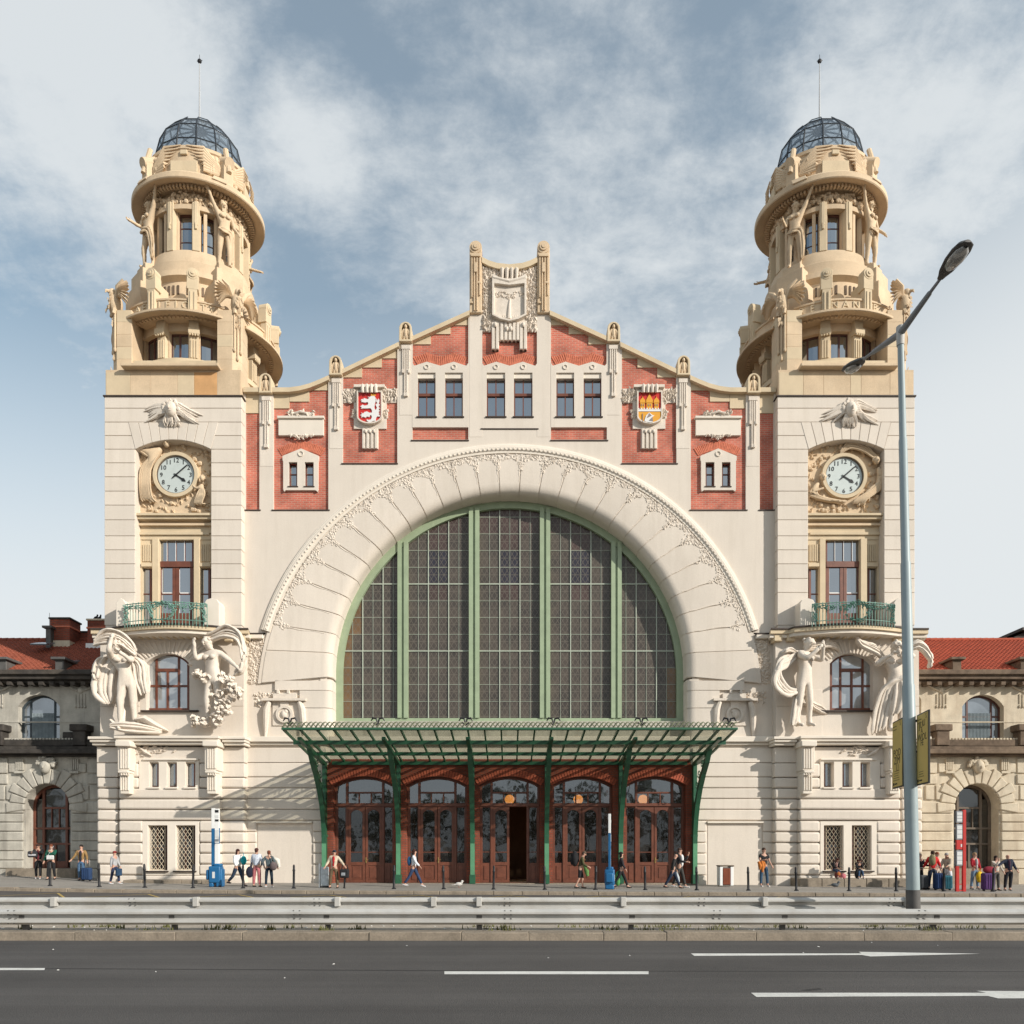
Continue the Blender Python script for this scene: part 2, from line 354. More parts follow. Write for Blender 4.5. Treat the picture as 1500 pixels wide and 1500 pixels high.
def text(s, size, m, parent, loc, rot=(R(90), 0, 0), ext=.01, name='lettering', align='CENTER'):
    cu = bpy.data.curves.new('t', 'FONT'); cu.body = s; cu.size = size; cu.align_x = align; cu.align_y = 'CENTER'; cu.extrude = ext; cu.resolution_u = 2
    to = bpy.data.objects.new('t', cu); me = bpy.data.meshes.new_from_object(to); me.name = name
    bpy.data.objects.remove(to); bpy.data.curves.remove(cu)
    me.materials.clear()
    mt = Euler(rot).to_matrix().to_4x4(); mt.translation = Vector(loc); me.transform(mt)
    return link(name, me, m, parent)
def smooth(pts, k=3):
    p = [Vector(q) for q in pts]; out = []
    for i in range(len(p)-1):
        a, b, c, d = p[max(i-1, 0)], p[i], p[i+1], p[min(i+2, len(p)-1)]
        for j in range(k):
            t = j/k; out.append(.5*((2*b)+(c-a)*t+(2*a-5*b+4*c-d)*t*t+(3*b-a-3*c+d)*t**3))
    return out+[p[-1]]
def leaves(mb, n, fn, ln=(.12, .25), h=.07, nrm=(0, -1, 0)):
    for i in range(n):
        p = fn(); l = random.uniform(*ln); mb.leaf(p, l, l*random.uniform(.4, .7), random.uniform(0, 6.28), h*random.uniform(.6, 1.3), nrm)
    return mb
def window(parent, x0, x1, z0, z1, y, fm='wood', gm='glass', cols=2, rows=(1,), fw=.06, mw=.045, arch=0, depth=.09, name='window', bars=()):
    """frame mesh (the part) with one pane object (sub-part) for each light"""
    mb = MB(); zt = z1
    outl = segarch(x0, x1, z0, z1-arch, z1) if arch else [(x0, z0), (x1, z0), (x1, z1), (x0, z1)]
    inn = segarch(x0+fw, x1-fw, z0+fw, z1-arch-fw*.6, z1-fw) if arch else [(x0+fw, z0+fw), (x1-fw, z0+fw), (x1-fw, z1-fw), (x0+fw, z1-fw)]
    mb.plate(outl, [inn], y, y+depth)
    cx = cols if isinstance(cols, (list, tuple)) else [1]*cols
    tx = sum(cx); tz = sum(rows); xs = [x0]; zs = [z0]
    for c in cx: xs.append(xs[-1]+(x1-x0)*c/tx)
    for r in rows: zs.append(zs[-1]+(z1-z0)*r/tz)
    hh = lambda x: z1-(arch*(abs(x-(x0+x1)/2)/((x1-x0)/2))**2 if arch else 0)-fw*.5
    for x in xs[1:-1]: mb.box(x-mw/2, x+mw/2, y+.006, y+depth-.006, z0+fw, hh(x))
    for z in zs[1:-1]: mb.box(x0+fw*.6, x1-fw*.6, y+.010, y+depth-.010, z-mw/2, z+mw/2)
    o = mb.build(name, fm, parent)
    for i in range(len(xs)-1):
        for j in range(len(zs)-1):
            top = zs[j+1]
            if arch and j == len(zs)-2:
                a, b = xs[i]+.01, xs[i+1]-.01
                poly = [(a, zs[j]+.01), (b, zs[j]+.01)]+[(q, max(hh(q)-.0, zs[j]+.02)) for q in [b-(b-a)*k/4 for k in range(5)]]
                MB().prism(poly, y+depth*.45, y+depth*.6).build('pane', gm, o)
            else:
                box('pane', gm, o, xs[i]+.01, xs[i+1]-.01, y+depth*.45, y+depth*.6, zs[j]+.01, top-.01)
    return o
# ------------------------------------------------------------------ ground
def gz(x, y=0):
    k = -.0045*x+(.0012*(-12-x)**2 if x < -12 else 0)
    return max(min(k, .45), -.2)
YK = -6.3                # pavement kerb
YM0, YM1 = -20.2, -15.3  # median
tag(MB().add([(-900, -900, -.6), (900, -900, -.6), (900, 900, -.6), (-900, 900, -.6)], [(0, 1, 2, 3)]).build('ground', 'gravel'), kind='structure')
xs = [-60, -40, -32, -28, -25, -22, -20, -18, -16, -14, -12, -8, 0, 8, 16, 24, 32, 40, 60]
def strip(name, m, ya, yb, za, zb, ny=1):
    mb = MB(); n = len(xs); vs = []; fs = []
    for j in range(ny+1):
        t = j/ny
        for x in xs: vs.append((x, ya+(yb-ya)*t, za(x)*(1-t)+zb(x)*t))
    for j in range(ny):
        for i in range(n-1): fs.append((j*n+i, j*n+i+1, (j+1)*n+i+1, (j+1)*n+i))
    mb.add(vs, fs); return tag(mb.build(name, m), kind='structure')
pave = strip('pavement', 'paving', YK+.28, 6.0, lambda x: gz(x), lambda x: gz(x))
lane = strip('bus_lane', 'asphalt_old', YM1, YK, lambda x: -.12, lambda x: gz(x)-.13)
road = tag(MB().add([(-150, -120, -.13), (150, -120, -.13), (150, YM0, -.13), (-150, YM0, -.13)], [(0, 1, 2, 3)]).build('road', 'asphalt'), kind='structure')
median = tag(MB().box(-60, 60, YM0+.3, YM1, -.5, .0).build('median', 'gravel'), kind='structure')
x = -26.0
while x < 27:          # pavement kerb stones
    l = random.uniform(.95, 1.1); z = gz(x+l/2)
    o = MB().box(x, x+l-.012, YK-.0, YK+.28, z-.35, z+.004+random.uniform(-.003, .003)).build('kerb_stone', 'kerb', pave, None, .02); x += l
x = -11.5
while x < 11.5:        # taller kerb of the median
    l = random.uniform(1.2, 2.6); j = random.uniform(-.012, .012)
    MB().box(x, x+l-.004, YM0+j, YM0+.32, -.5, .03+random.uniform(-.01, .01)).build('kerb_stone', 'kerb', median, None, .014, 2); x += l
# painted markings and the tar seam of the road
def gp(px, py, z=-.13):
    D = (H-z)*F/(py-CY); return ((px-CX)*D/F, D-D0)
def mark(name, m, pts, z=-.126, lab=None):
    p = [gp(a, b, z) for a, b in pts]; mb = MB(); mb.add([(q[0], q[1], z) for q in p], [tuple(range(len(p)))]); return mb.build(name, m, road)
mark('lane_dash', 'white_line', [(651, 1427), (950, 1427), (950, 1422.8), (651, 1422.8)])
mark('lane_dash', 'white_line', [(-90, 1421), (65, 1421), (66, 1418), (-90, 1417.5)])
mark('lane_arrow', 'white_line', [(1017, 1400.2), (1012, 1396.6), (1262, 1396.6), (1258, 1394.2), (1436, 1397.0), (1275, 1401), (1262, 1398.8)])
mark('lane_arrow', 'white_line', [(1108, 1460.3), (1100, 1454.2), (1445, 1454.2), (1430, 1451.4), (1620, 1452.5), (1620, 1462), (1462, 1462.4), (1447, 1458.8)])
mark('tar_seam', 'tar', [(-40, 1418.6), (760, 1422.8), (760, 1421.8), (-40, 1417.7)], -.1285)
mark('tar_seam', 'tar', [(760, 1422.8), (1540, 1423.6), (1540, 1422.7), (760, 1421.8)], -.1285)
mark('road_patch', 'tar', [(1172, 1450.5), (1200, 1447.2), (1206, 1449.2), (1186, 1451.2)], -.1285)
def lline(x0, y0, x1, y1, wd=.09):
    d = Vector((x1-x0, y1-y0)).normalized(); q = Vector((-d.y, d.x))*wd/2
    zf = lambda x, y: -.12+(gz(x)-.01)*(y-YM1)/(YK-YM1)+.006
    pts = [(x0-q.x, y0-q.y), (x1-q.x, y1-q.y), (x1+q.x, y1+q.y), (x0+q.x, y0+q.y)]
    MB().add([(a, b, zf(a, b)) for a, b in pts], [(0, 1, 2, 3)]).build('zigzag_line', 'yellow_line', lane)
for i in range(-6, 7):
    a = i*3.4; lline(a, -6.9, a+1.7, -9.2); lline(a+1.7, -9.2, a+3.4, -6.9)
# weeds along the rail and litter
wb = MB()
for i in range(70):
    cxp = random.uniform(-10, 10.5); cy = random.uniform(-19.8, -18.9); n = random.randint(10, 26); sp = random.uniform(.08, .3)
    if random.random() < .45: continue
    for k in range(n):
        a = random.uniform(0, 6.28); d = random.uniform(0, sp); h = random.uniform(.04, .16)
        p = Vector((cxp+math.cos(a)*d*1.6, cy+math.sin(a)*d*.6, -.002)); q = Vector((random.uniform(-.05, .05), random.uniform(-.05, .05), h)); e = Vector((.012, .004, 0))
        wb.add([p-e, p+e, p+q], [(0, 1, 2)])
tag(wb.build('weeds', 'leaf'), 'low yellowish weeds growing in the gravel under the guardrail', 'weeds', None, 'stuff')
lb = MB()
for i in range(18):
    p = (random.uniform(-10, 10), random.uniform(-26, -20.5)); lb.leaf((p[0], p[1], -.125), random.uniform(.02, .06), .03, random.uniform(0, 6), .012, (0, 0, 1), (1, 0, 0))
for i in range(160):
    lb.leaf((random.uniform(-10.5, 10.5), random.uniform(-19.8, -17.2), .002), random.uniform(.02, .07), .04, random.uniform(0, 6), .02, (0, 0, 1), (1, 0, 0))
tag(lb.build('litter', 'white_line'), 'pale litter and pebbles scattered on the road and the gravel strip', 'litter', None, 'stuff')

# ------------------------------------------------------------------ STATION HALL
hall = thing('station_hall', (0, 0, 0), 'cream plaster station hall with stepped red brick gable and a giant arched front', 'building')
mir = lambda p: 2*CX-p
def PX(pts, Y=0): return [(X(a, Y), Z(b, Y)) for a, b in pts]
def both(pts): return [pts, [(mir(a), b) for a, b in pts][::-1]]
LTOP = [(353, 571), (381, 571), (425, 571), (445, 567.5), (465, 561), (483, 553), (585, 504), (688, 458)]
top = LTOP+[(688, 362), (706, 362), (706, 380), (718, 385.5), (732, 389), (CX, 390)]
TOP = top+[(mir(a), b) for a, b in top[::-1][1:]]
def ytop(px):
    px = px if px <= CX else mir(px)
    for (a, b), (c, d) in zip(LTOP, LTOP[1:]):
        if a <= px <= c and c > a: return b+(d-b)*(px-a)/(c-a)
    return 390
# great arch opening
IC, IR = (746.5, 989.0), 254.0
OC, OR = (746.5, 1031.0), 377.0
def inner(t, r=260): return (IC[0]+r*math.sin(R(t)), IC[1]-6-r*math.cos(R(t)))
def wcirc(t, r): return (IC[0]+r*math.sin(R(t)), IC[1]-r*math.cos(R(t)))
def outer(t, rr=OR):
    dx, dy = math.sin(R(t)), -math.cos(R(t)); ox, oy = IC[0]-OC[0], IC[1]-OC[1]
    b = ox*dx+oy*dy; c = ox*ox+oy*oy-rr*rr; k = -b+math.sqrt(b*b-c); return (IC[0]+k*dx, IC[1]+k*dy)
archin = [inner(-90+180*i/48, 268) for i in range(49)]
open_arch = [(480, 1290)]+archin+[(1008.5, 1290)]
# brick panels are holes in the plaster layer
panels = []
for s in (0, 1):
    f = (lambda a: a) if s == 0 else mir
    for (a, b, zb) in ((359.5, 380, 747), (400.5, 481, 747), (502, 582, 679)):
        xsn = [a+(b-a)*i/6 for i in range(7)]
        panels.append([(f(a), zb), (f(b), zb)]+[(f(q), ytop(q)+3) for q in xsn[::-1]])
    panels.append([(f(604), 644), (f(686), 644), (f(686), ytop(686)+3), (f(604), ytop(604)+3)])
panels.append([(706, 628), (787, 628), (787, 392), (706, 392)])
out = [(352, 1297)]+[(484.5, 1297)]
outline = [(352, 1299), (352, 571)]+TOP[1:-1]+[(mir(352), 571), (mir(352), 1299), (1013, 1299)]+archin[::-1]+[(480, 1299)]
MB().plate(PX(outline), [PX(p) for p in panels], 0, .13).build('wall', 'plaster', hall)
bk = [(352, 760), (352, 571)]+TOP[1:-1]+[(mir(352), 571), (mir(352), 760)]+[(mir(600), 760), (mir(600), 650), (600, 650), (600, 760)]
wh = [[(q[0], 545), (q[1], 545), (q[1], 611), (q[0], 611)] for q in ((612, 638), (652, 678), (713, 740), (753, 780), (815, 841), (855, 881))]
for q in ((423, 435.5), (446.5, 459.5)):
    hq = [(q[0], 677), (q[1], 677), (q[1], 713), (q[0], 713)]; wh += [hq, [(mir(a), b) for a, b in hq]]
MB().plate(PX(bk), [PX(q) for q in wh], .10, .9).build('brick_backing', 'brick', hall)
# dark shell behind: roof block of the hall
MB().box(-12.4, 12.4, 5.0, 24, -.3, Z(600)).box(-12.4, 12.4, .96, 5.0, Z(1108), Z(1090)).box(-12.4, -12.0, .96, 5.0, -.3, Z(600)).box(12.0, 12.4, .96, 5.0, -.3, Z(600)).box(-12.4, 12.4, .96, 5.0, Z(606), Z(600)).build('hall_body', 'interior', hall)
# ledges under the brick panels, coloured dark to draw their shadow line
for s in (0, 1):
    f = (lambda a: a) if s == 0 else mir
    for a, b, zb in ((357, 382, 747), (398, 483, 747), (500, 583, 679), (602, 687, 645)):
        box('sill_shadow_line', 'roof_edge', hall, X(f(a)), X(f(b)), -.035, .11, Z(zb+1.3), Z(zb-.2))
box('sill_shadow_line', 'roof_edge', hall, X(704), X(789), -.035, .11, Z(629.3), Z(627.8))
# sandstone coping following the gable, in pieces between pilasters
def coping(pts, th=6.5, y0=-.16, y1=.95):
    return PX(pts+[(a, b+th) for a, b in pts[::-1]]), y0, y1
segs = [[(358, 570.5), (381, 570.5)], [(400, 570.5), (425, 570.5), (440, 568.5), (455, 564.5), (470, 558.5), (483, 552.5)], [(502, 544), (585, 504)], [(604, 496), (688, 458)]]
for sg in segs:
    for pts in both(sg):
        c, a, b = coping(pts); MB().prism(c, a, b).build('coping', 'sand_pale', hall)
ctop = [(706, 380), (716, 385.2), (728, 389), (CX, 391), (mir(728), 389), (mir(716), 385.2), (mir(706), 380)]
c, a, b = coping(ctop, 8); MB().prism(c, a, b).build('coping', 'sand_pale', hall)
# stepped sandstone under the coping
steps = [(359.5, 380, 604), (400.5, 423.3, 597), (423.7, 452.5, 587), (452.9, 482, 570.5), (502, 529.8, 551.5), (530.2, 558.8, 537), (559.2, 582, 523.6), (604, 630.8, 503), (631.2, 659.8, 488), (660.2, 686, 475)]
for x0, x1, yb in steps:
    pts = [(x1, yb), (x0, yb)]+[(x0+(x1-x0)*i/4, ytop(x0+(x1-x0)*i/4)+4.5) for i in range(5)]
    for p in both(pts): MB().prism(PX(p), .055, .098).build('step_stone', 'sand_pale', hall)
# ---- pilasters with capital figures and reeded reliefs
def pilaster(x0, x1, yt, cap, reed):
    cxp = (x0+x1)/2
    box('pilaster', 'plaster', hall, X(x0), X(x1), -.010, .02, Z(reed+62), Z(yt))
    mb = MB()
    for k, (dx, ln) in enumerate(((-4.4, reed), (4.4, reed), (-1.6, reed+34), (1.6, reed+34))):
        mb.box(X(cxp+dx-.9), X(cxp+dx+.9), -.075, -.005, Z(ln), Z(yt+5))
    mb.box(X(cxp-6.5), X(cxp+6.5), -.09, -.005, Z(yt+9), Z(yt+3))
    for dx in (-4.4, 4.4): mb.box(X(cxp+dx-1.5), X(cxp+dx+1.5), -.11, -.005, Z(reed+2), Z(reed-3))
    for dx in (-1.6, 1.6): mb.box(X(cxp+dx-1.4), X(cxp+dx+1.4), -.11, -.005, Z(reed+36), Z(reed+31))
    mb.build('pilaster_relief', 'relief', hall, None, .008)
for p in ((381, 400, 579), (483, 502.5, 553), (585, 604.5, 504)):
    for x0, x1 in ((p[0], p[1]), (mir(p[1]), mir(p[0]))):
        pilaster(x0, x1, p[2], 0, p[2]+42)
        c = (x0+x1)/2; y1 = p[2]; hw = 8.5
        # arched sandstone shrine with a winged figure
        oln = [(c-hw-1, y1), (c+hw+1, y1)]+[(c+(hw+.6)*math.cos(R(a)), y1-19.5-9*math.sin(R(a))) for a in range(0, 181, 20)]
        inn = [(c-hw+2.5, y1-3), (c+hw-2.5, y1-3)]+[(c+(hw-2.5)*math.cos(R(a)), y1-19-7*math.sin(R(a))) for a in range(0, 181, 20)]
        mb = MB().plate(PX(oln), [PX(inn)], -.20, .3); mb.prism(PX(inn), 0.02, .3)
        o = mb.build('shrine', 'sand_pale', hall, None, .015)
        fb = MB(); Zc = Z(y1-12)
        fb.ball((X(c), -.10, Z(y1-13)), (.11, .11, .26), 8, 6); fb.ball((X(c), -.14, Z(y1-22.5)), (.075, .08, .10), 8, 6)
        for sgn in (-1, 1):
            fb.tube([(X(c+sgn*2.5), -.1, Z(y1-19)), (X(c+sgn*5), -.12, Z(y1-14)), (X(c+sgn*4.6), -.1, Z(y1-5))], [.05, .065, .02], 6)
            fb.tube([(X(c+sgn*1.6), -.1, Z(y1-9)), (X(c+sgn*2.4), -.1, Z(y1-3))], [.075, .045], 6)
        fb.build('shrine_figure', 'sand', o, 40)
# ---- centre pylons
for x0, x1 in ((688, 706), (mir(706), mir(688))):
    c = (x0+x1)/2
    box('pylon', 'sand', hall, X(x0), X(x1), -.14, .6, Z(461), Z(366), .02)
    mb = MB()
    for dx, yb in ((-5.5, 440), (-1.8, 459), (2.0, 459), (6.0, 437)): mb.box(X(c+dx-.8), X(c+dx+.8), -.21, -.135, Z(yb), Z(382))
    mb.box(X(c-7), X(c+7), -.23, -.135, Z(381), Z(376)); mb.box(X(c-2.5), X(c+2.5), -.24, -.135, Z(404), Z(390)); mb.box(X(c+3.5), X(c+7.5), -.22, -.135, Z(420), Z(417)); mb.box(X(c-7.5), X(c-4), -.22, -.135, Z(449), Z(446.5))
    mb.build('pylon_relief', 'sand', hall, None, .01)
    mb = MB().disc((X(c), Z(366)), .29, -.18, .62, 24); mb.disc((X(c), Z(366)), .19, -.23, -.17, 20); mb.disc((X(c), Z(366)), .10, -.26, -.22, 16)
    mb.build('pylon_scroll', 'sand', hall, None, .012)
    box('pilaster', 'plaster', hall, X(x0-.5), X(x1+.5), -.008, .02, Z(640), Z(461))
# ---- window groups of the gable
zig = lambda a, b, y: [(a, y+4), (a+3, y+8), (a+(b-a)*.26, y+2), (a+(b-a)*.5, y+8), (a+(b-a)*.74, y+2), (b-3, y+8), (b, y+4)]
for a, b, w1, w2, lo in ((604, 686, (612, 638), (652, 678), 626), (706, 787, (713, 740), (753, 780), 627.6), (mir(686), mir(604), (815, 841), (855, 881), 626)):
    ol = [(a, lo), (b, lo)]+zig(a, b, 528)[::-1]
    MB().plate(PX(ol), [PX([(q[0], 546), (q[1], 546), (q[1], 611), (q[0], 611)]) for q in (w1, w2)], -.012, .16).build('window_surround', 'plaster', hall)
    ab = MB()                                   # gauged brick arches
    for m_, rad in (((a+(b-a)*.26), .23), ((a+(b-a)*.74), .23)):
        pass
    n = 26
    for i in range(n):
        t = (i+.5)/n; px = a+4+(b-a-8)*t; ang = (t-.5)*1.1
        yb = 528+5+5*abs(math.cos(2*math.pi*t))**1.0*1.0-2
        ab.obox((X(px), .085, Z(yb-9)), ((b-a-8)/n/31*.74, .03, .46), 0, 0, ang)
    ab.build('brick_arch', 'brick_arch', hall)
    for q in (w1, w2):
        wo = window(hall, X(q[0], .2), X(q[1], .2), Z(611, .2), Z(553, .2), .2, 'wood', 'glass', 2, (1.35, 1), .055, .05)
        box('transom', 'wood', wo, X(q[0], .2), X(q[1], .2), .17, .25, Z(581, .2), Z(577, .2))
        box('shutter_box', 'trim', hall, X(q[0]), X(q[1]), .06, .4, Z(553), Z(545))
        box('window_sill', 'roof_edge', hall, X(q[0]-2), X(q[1]+2), -.06, .2, Z(612.2), Z(610.6))
        c = (q[0]+q[1])/2; MB().disc((X(c), Z(538)), .115, -.05, -.008, 18, .085).build('medallion', 'trim', hall)
# ---- outer bays: plaque, ornament, little twin window
for s in (0, 1):
    f = (lambda a: a) if s == 0 else mir
    def B(a, b): return sorted((X(f(a)), X(f(b))))
    def PF(pts): return PX([(f(a), b) for a, b in pts])
    a, b = B(408, 474); box('plaque', 'trim', hall, a, b, -.02, .11, Z(638), Z(613), .01)
    box('plaque_cornice', 'trim', hall, a-.04, b+.04, -.10, .11, Z(614), Z(610.5), .01)
    mb = MB(); mb.box(*B(423, 460), -.04, .1, Z(611), Z(604)); c = f(441)
    for k in range(34): mb.leaf((X(f(random.uniform(421, 462))), -.045, Z(random.uniform(602.5, 611))), random.uniform(.12, .26), .12, random.uniform(0, 6), .09)
    for k in range(30):
        dx = random.uniform(-18, 18); mb.leaf((X(f(441+dx)), -.03, Z(638+random.uniform(0, 6.5*(1-abs(dx)/19)))), random.uniform(.12, .25), .1, random.uniform(0, 6), .07)
    mb.tube([(X(f(432)), -.08, Z(607)), (X(f(441)), -.12, Z(605)), (X(f(450)), -.08, Z(607))], .05, 6)
    mb.build('plaque_ornament', 'relief', hall)
    ol = [(415, 718), (466, 718), (466, 676), (467, 674), (467, 668), (441, 657), (414, 668), (414, 674), (415, 676)]
    ol = [(416, 720), (419, 718)]+[(462, 718), (465, 720), (466, 716), (466, 676), (467, 674), (467, 668), (441, 657), (414, 668), (414, 674), (415, 676), (415, 716)]
    MB().plate(PF(ol), [PF([(q[0], 677), (q[1], 677), (q[1], 713), (q[0], 713)]) for q in ((423, 435.5), (446.5, 459.5))], -.012, .16).build('window_surround', 'plaster', hall)
    MB().disc((X(f(441)), Z(665)), .13, -.05, -.008, 18, .10).build('medallion', 'trim', hall)
    for q in ((423, 435.5), (446.5, 459.5)):
        a, b = sorted((X(f(q[0]), .2), X(f(q[1]), .2))); window(hall, a, b, Z(713, .2), Z(677, .2), .2, 'wood', 'glass', 1, (1, 1), .05, .05)
        a, b = B(q[0]-1.5, q[1]+1.5); box('window_sill', 'roof_edge', hall, a, b, -.04, .2, Z(713.8), Z(712.5))
    ab = MB(); n = 27
    for i in range(n):
        t = (i+.5)/n-.5; px = 441+t*64; ang = t*1.15*(1 if s == 0 else -1)
        ab.obox((X(f(px)), .085, Z(652.5+34*t*t)), (.062, .03, .40), 0, 0, ang)
    ab.build('brick_arch', 'brick_arch', hall)
# ---- coats of arms
def shield_poly(c, w, y0, y1, conc=0):
    hw = w/2; pts = [(c-hw, y0)]+([(c, y0+conc)] if conc else [])+[(c+hw, y0)]
    k = (y1-y0)*.22; pts += [(c+hw, y1-k)]+[(c+hw*math.cos(R(a)), y1-k+k*math.sin(R(a))) for a in range(10, 180, 10)]+[(c-hw, y1-k)]
    return pts
def red(): return plain('red_enamel', (.52, .028, .022), .45)
M['heraldic_red'] = red(); M['heraldic_white'] = plain('white_enamel', (.74, .73, .71), .5); M['heraldic_gold'] = plain('gold_enamel', (.72, .34, .035), .45)
M['heraldic_shade'] = plain('grey_enamel', (.25, .21, .2), .5)
def arms(c, kind):
    dx = c-542.0
    mb = MB()
    for sgn in (-1, 1):                       # leaf swags either side
        for k in range(60):
            a = random.uniform(14, 39); mb.leaf((X(c+sgn*a), .03, Z(random.uniform(569, 588)+(1.5 if k % 2 else -1))), random.uniform(.14, .32), .12, random.uniform(0, 6), .09)
        mb.box(X(c+sgn*14), X(c+sgn*39), .05, .12, Z(589), Z(568.5))
        for k in range(16): mb.leaf((X(c+sgn*random.uniform(20, 27)), .03, Z(random.uniform(600, 612))), random.uniform(.12, .22), .12, random.uniform(0, 6), .08)
        mb.box(X(c+sgn*19), X(c+sgn*26), .05, .12, Z(612), Z(600))
    mb.build('leaf_swag', 'relief', hall)
    mb = MB(); mb.plate(PX([(c-24, 627.5), (c-24, 572), (c-21, 565), (c+23, 565), (c+24, 572), (c+24, 627.5)]), [], .03, .12)
    mb.plate(PX(shield_poly(c, 37, 575, 623)), [PX(shield_poly(c, 33, 577, 621))], -.15, .05)
    mb.build('cartouche', 'relief', hall, None, .01)
    so = MB().prism(PX(shield_poly(c, 33.4, 576.5, 621.2)), -.09, .02).build('shield_field', 'heraldic_red', hall)
    mb = MB()
    for k in range(4): mb.tube([(X(c-9.6+6.4*k), -.20, Z(567)), (X(c-9.6+6.4*k), -.22, Z(571)), (X(c-9.6+6.4*k), -.17, Z(578.5))], [.05, .085, .075], 8)
    mb.box(X(c-23), X(c+22), -.12, .04, Z(569), Z(565.2))
    mb.build('scroll', 'relief', hall, 40)
    mb = MB(); mb.box(X(c-12), X(c+12), .035, .12, Z(657), Z(624))
    for k in range(4):
        a = c-9.2+6.1*k; mb.box(X(a-1.9), X(a+1.9), -.05, .04, Z(657.5), Z(628))
    for k in range(3):
        a = c-6.1+6.1*k; mb.ball((X(a), -.06, Z(632.5)), (.075, .06, .09), 8, 6)
    mb.build('fringe', 'relief', hall, None, .012)
    return so
so = arms(542, 0)
def ZM(pts, ox, oy, s): return [(ox+a*s, oy+b*s) for a, b in pts]
LION = [(640, 330), (600, 318), (640, 350), (600, 372), (560, 360), (545, 350), (520, 355), (535, 375), (490, 368), (465, 395), (500, 405), (470, 425), (510, 430), (560, 440), (600, 425), (620, 455), (600, 490), (540, 500), (505, 478), (480, 500), (455, 515), (490, 530), (470, 560), (520, 555), (600, 555), (660, 550), (690, 590), (690, 640), (640, 640), (590, 615), (545, 625), (510, 660), (480, 630), (490, 670), (455, 690), (490, 700), (475, 735), (520, 720), (560, 740), (590, 715), (640, 725), (650, 690), (680, 690), (690, 730), (670, 775), (620, 785), (585, 770), (590, 805), (620, 815), (600, 840), (660, 835), (690, 815), (735, 800), (760, 810), (770, 740), (800, 710), (840, 720), (850, 690), (815, 670), (840, 650), (815, 630), (845, 600), (815, 575), (850, 550), (815, 520), (850, 480), (820, 460), (840, 400), (825, 355), (800, 400), (780, 350), (775, 420), (800, 450), (760, 480), (790, 540), (765, 590), (735, 540), (745, 460), (765, 400), (760, 340), (735, 300), (690, 300)]
lp = [(495+a/13.63, 560+b/13.63) for a, b in LION]
MB().plate(PX(lp), [], -.135, -.085).build('lion_emblem', 'heraldic_white', so)
MB().prism(PX([(544, 582.5), (544.5, 579), (546, 581), (547.5, 578.5), (549, 581), (550.5, 579), (551, 582.5)]), -.14, -.085).build('crown', 'heraldic_gold', so)
so = arms(mir(542), 1)
c = mir(542)
def sp(a, b): return (905+a/13.63, 560+b/13.63)
MB().plate(PX([sp(388, 600), sp(850, 600), sp(850, 770), sp(760, 830), sp(620, 858), sp(480, 830), sp(388, 770)]), [], -.12, -.08).build('gold_wall', 'heraldic_gold', so)
mb = MB(); mb.prism(PX([sp(386, 615), sp(854, 615), sp(854, 575), sp(386, 575)]), -.14, -.085)
for k in range(9): mb.prism(PX([sp(392+k*56, 578), sp(420+k*56, 578), sp(420+k*56, 548), sp(392+k*56, 548)]), -.14, -.085)
mb.build('battlement', 'heraldic_white', so)
for cx_, w_, t_ in ((485, 45, 340), (622, 58, 280), (760, 45, 340)):
    mb = MB(); mb.prism(PX([sp(cx_-w_, 578), sp(cx_+w_, 578), sp(cx_+w_, 440), sp(cx_-w_, 440)]), -.13, -.085)
    mb.prism(PX([sp(cx_-w_-12, 445), sp(cx_+w_+12, 445), sp(cx_+w_+4, 395), sp(cx_-w_-4, 395)]), -.145, -.085)
    mb.prism(PX([sp(cx_-w_-14, 400), sp(cx_+w_+14, 400), sp(cx_+8, t_), sp(cx_-8, t_)]), -.135, -.085); mb.prism(PX([sp(cx_-5, t_+4), sp(cx_+5, t_+4), sp(cx_, t_-45)]), -.13, -.085)
    o = mb.build('gold_tower', 'heraldic_gold', so)
    mb = MB()
    for d in (-22, 18): mb.prism(PX([sp(cx_+d-5, 510), sp(cx_+d+7, 510), sp(cx_+d+7, 470), sp(cx_+d-5, 470)]), -.15, -.12)
    mb.build('tower_slot', 'heraldic_shade', o)
mb = MB(); mb.plate(PX([sp(520, 800), sp(555, 700), sp(615, 640), sp(690, 700), sp(720, 690), sp(640, 770), sp(690, 800), sp(680, 835), sp(600, 845), sp(560, 830)]), [], -.15, -.115); mb.build('armoured_arm', 'heraldic_white', so)
mb = MB(); mb.plate(PX([sp(565, 755), sp(615, 655), sp(665, 705)]), [], -.16, -.14); mb.prism(PX([sp(605, 800), sp(680, 730), sp(690, 815)]), -.16, -.14); mb.prism(PX([sp(478, 830), sp(490, 830), sp(490, 660), sp(478, 660)]), -.15, -.115); mb.build('arm_shading', 'heraldic_shade', so)
# ---- crest panel between the pylons: scroll shield with a tree, all round it leaves
mb = MB(); mb.box(X(706), X(787), .0, .12, Z(485), Z(391))
def lf():
    while True:
        a, b = random.uniform(707, 786), random.uniform(393, 484)
        if not (721 < a < 772 and 405 < b < 486): return (X(a), 0, Z(b))
leaves(mb, 620, lf, (.16, .34), .10); mb.build('leaf_panel', 'relief', hall)
mb = MB(); mb.plate(PX([(721, 408), (723, 406), (734, 413), (759, 413), (769, 406), (771, 408), (771, 466), (759, 472), (746, 475), (733, 472), (721, 466)]), [PX([(724, 420), (746, 422.5), (768, 420), (768, 464.5), (757, 470), (746, 472), (735, 470), (724, 464.5)])], -.22, .02)
mb.prism(PX([(723, 419), (769, 419), (769, 465), (746, 473), (723, 465)]), -.09, .0)
mb.tube([(X(722), -.16, Z(411)), (X(746), -.17, Z(417)), (X(770), -.16, Z(411))], .09, 8)
o = mb.build('crest_shield', 'relief', hall, None, .01)
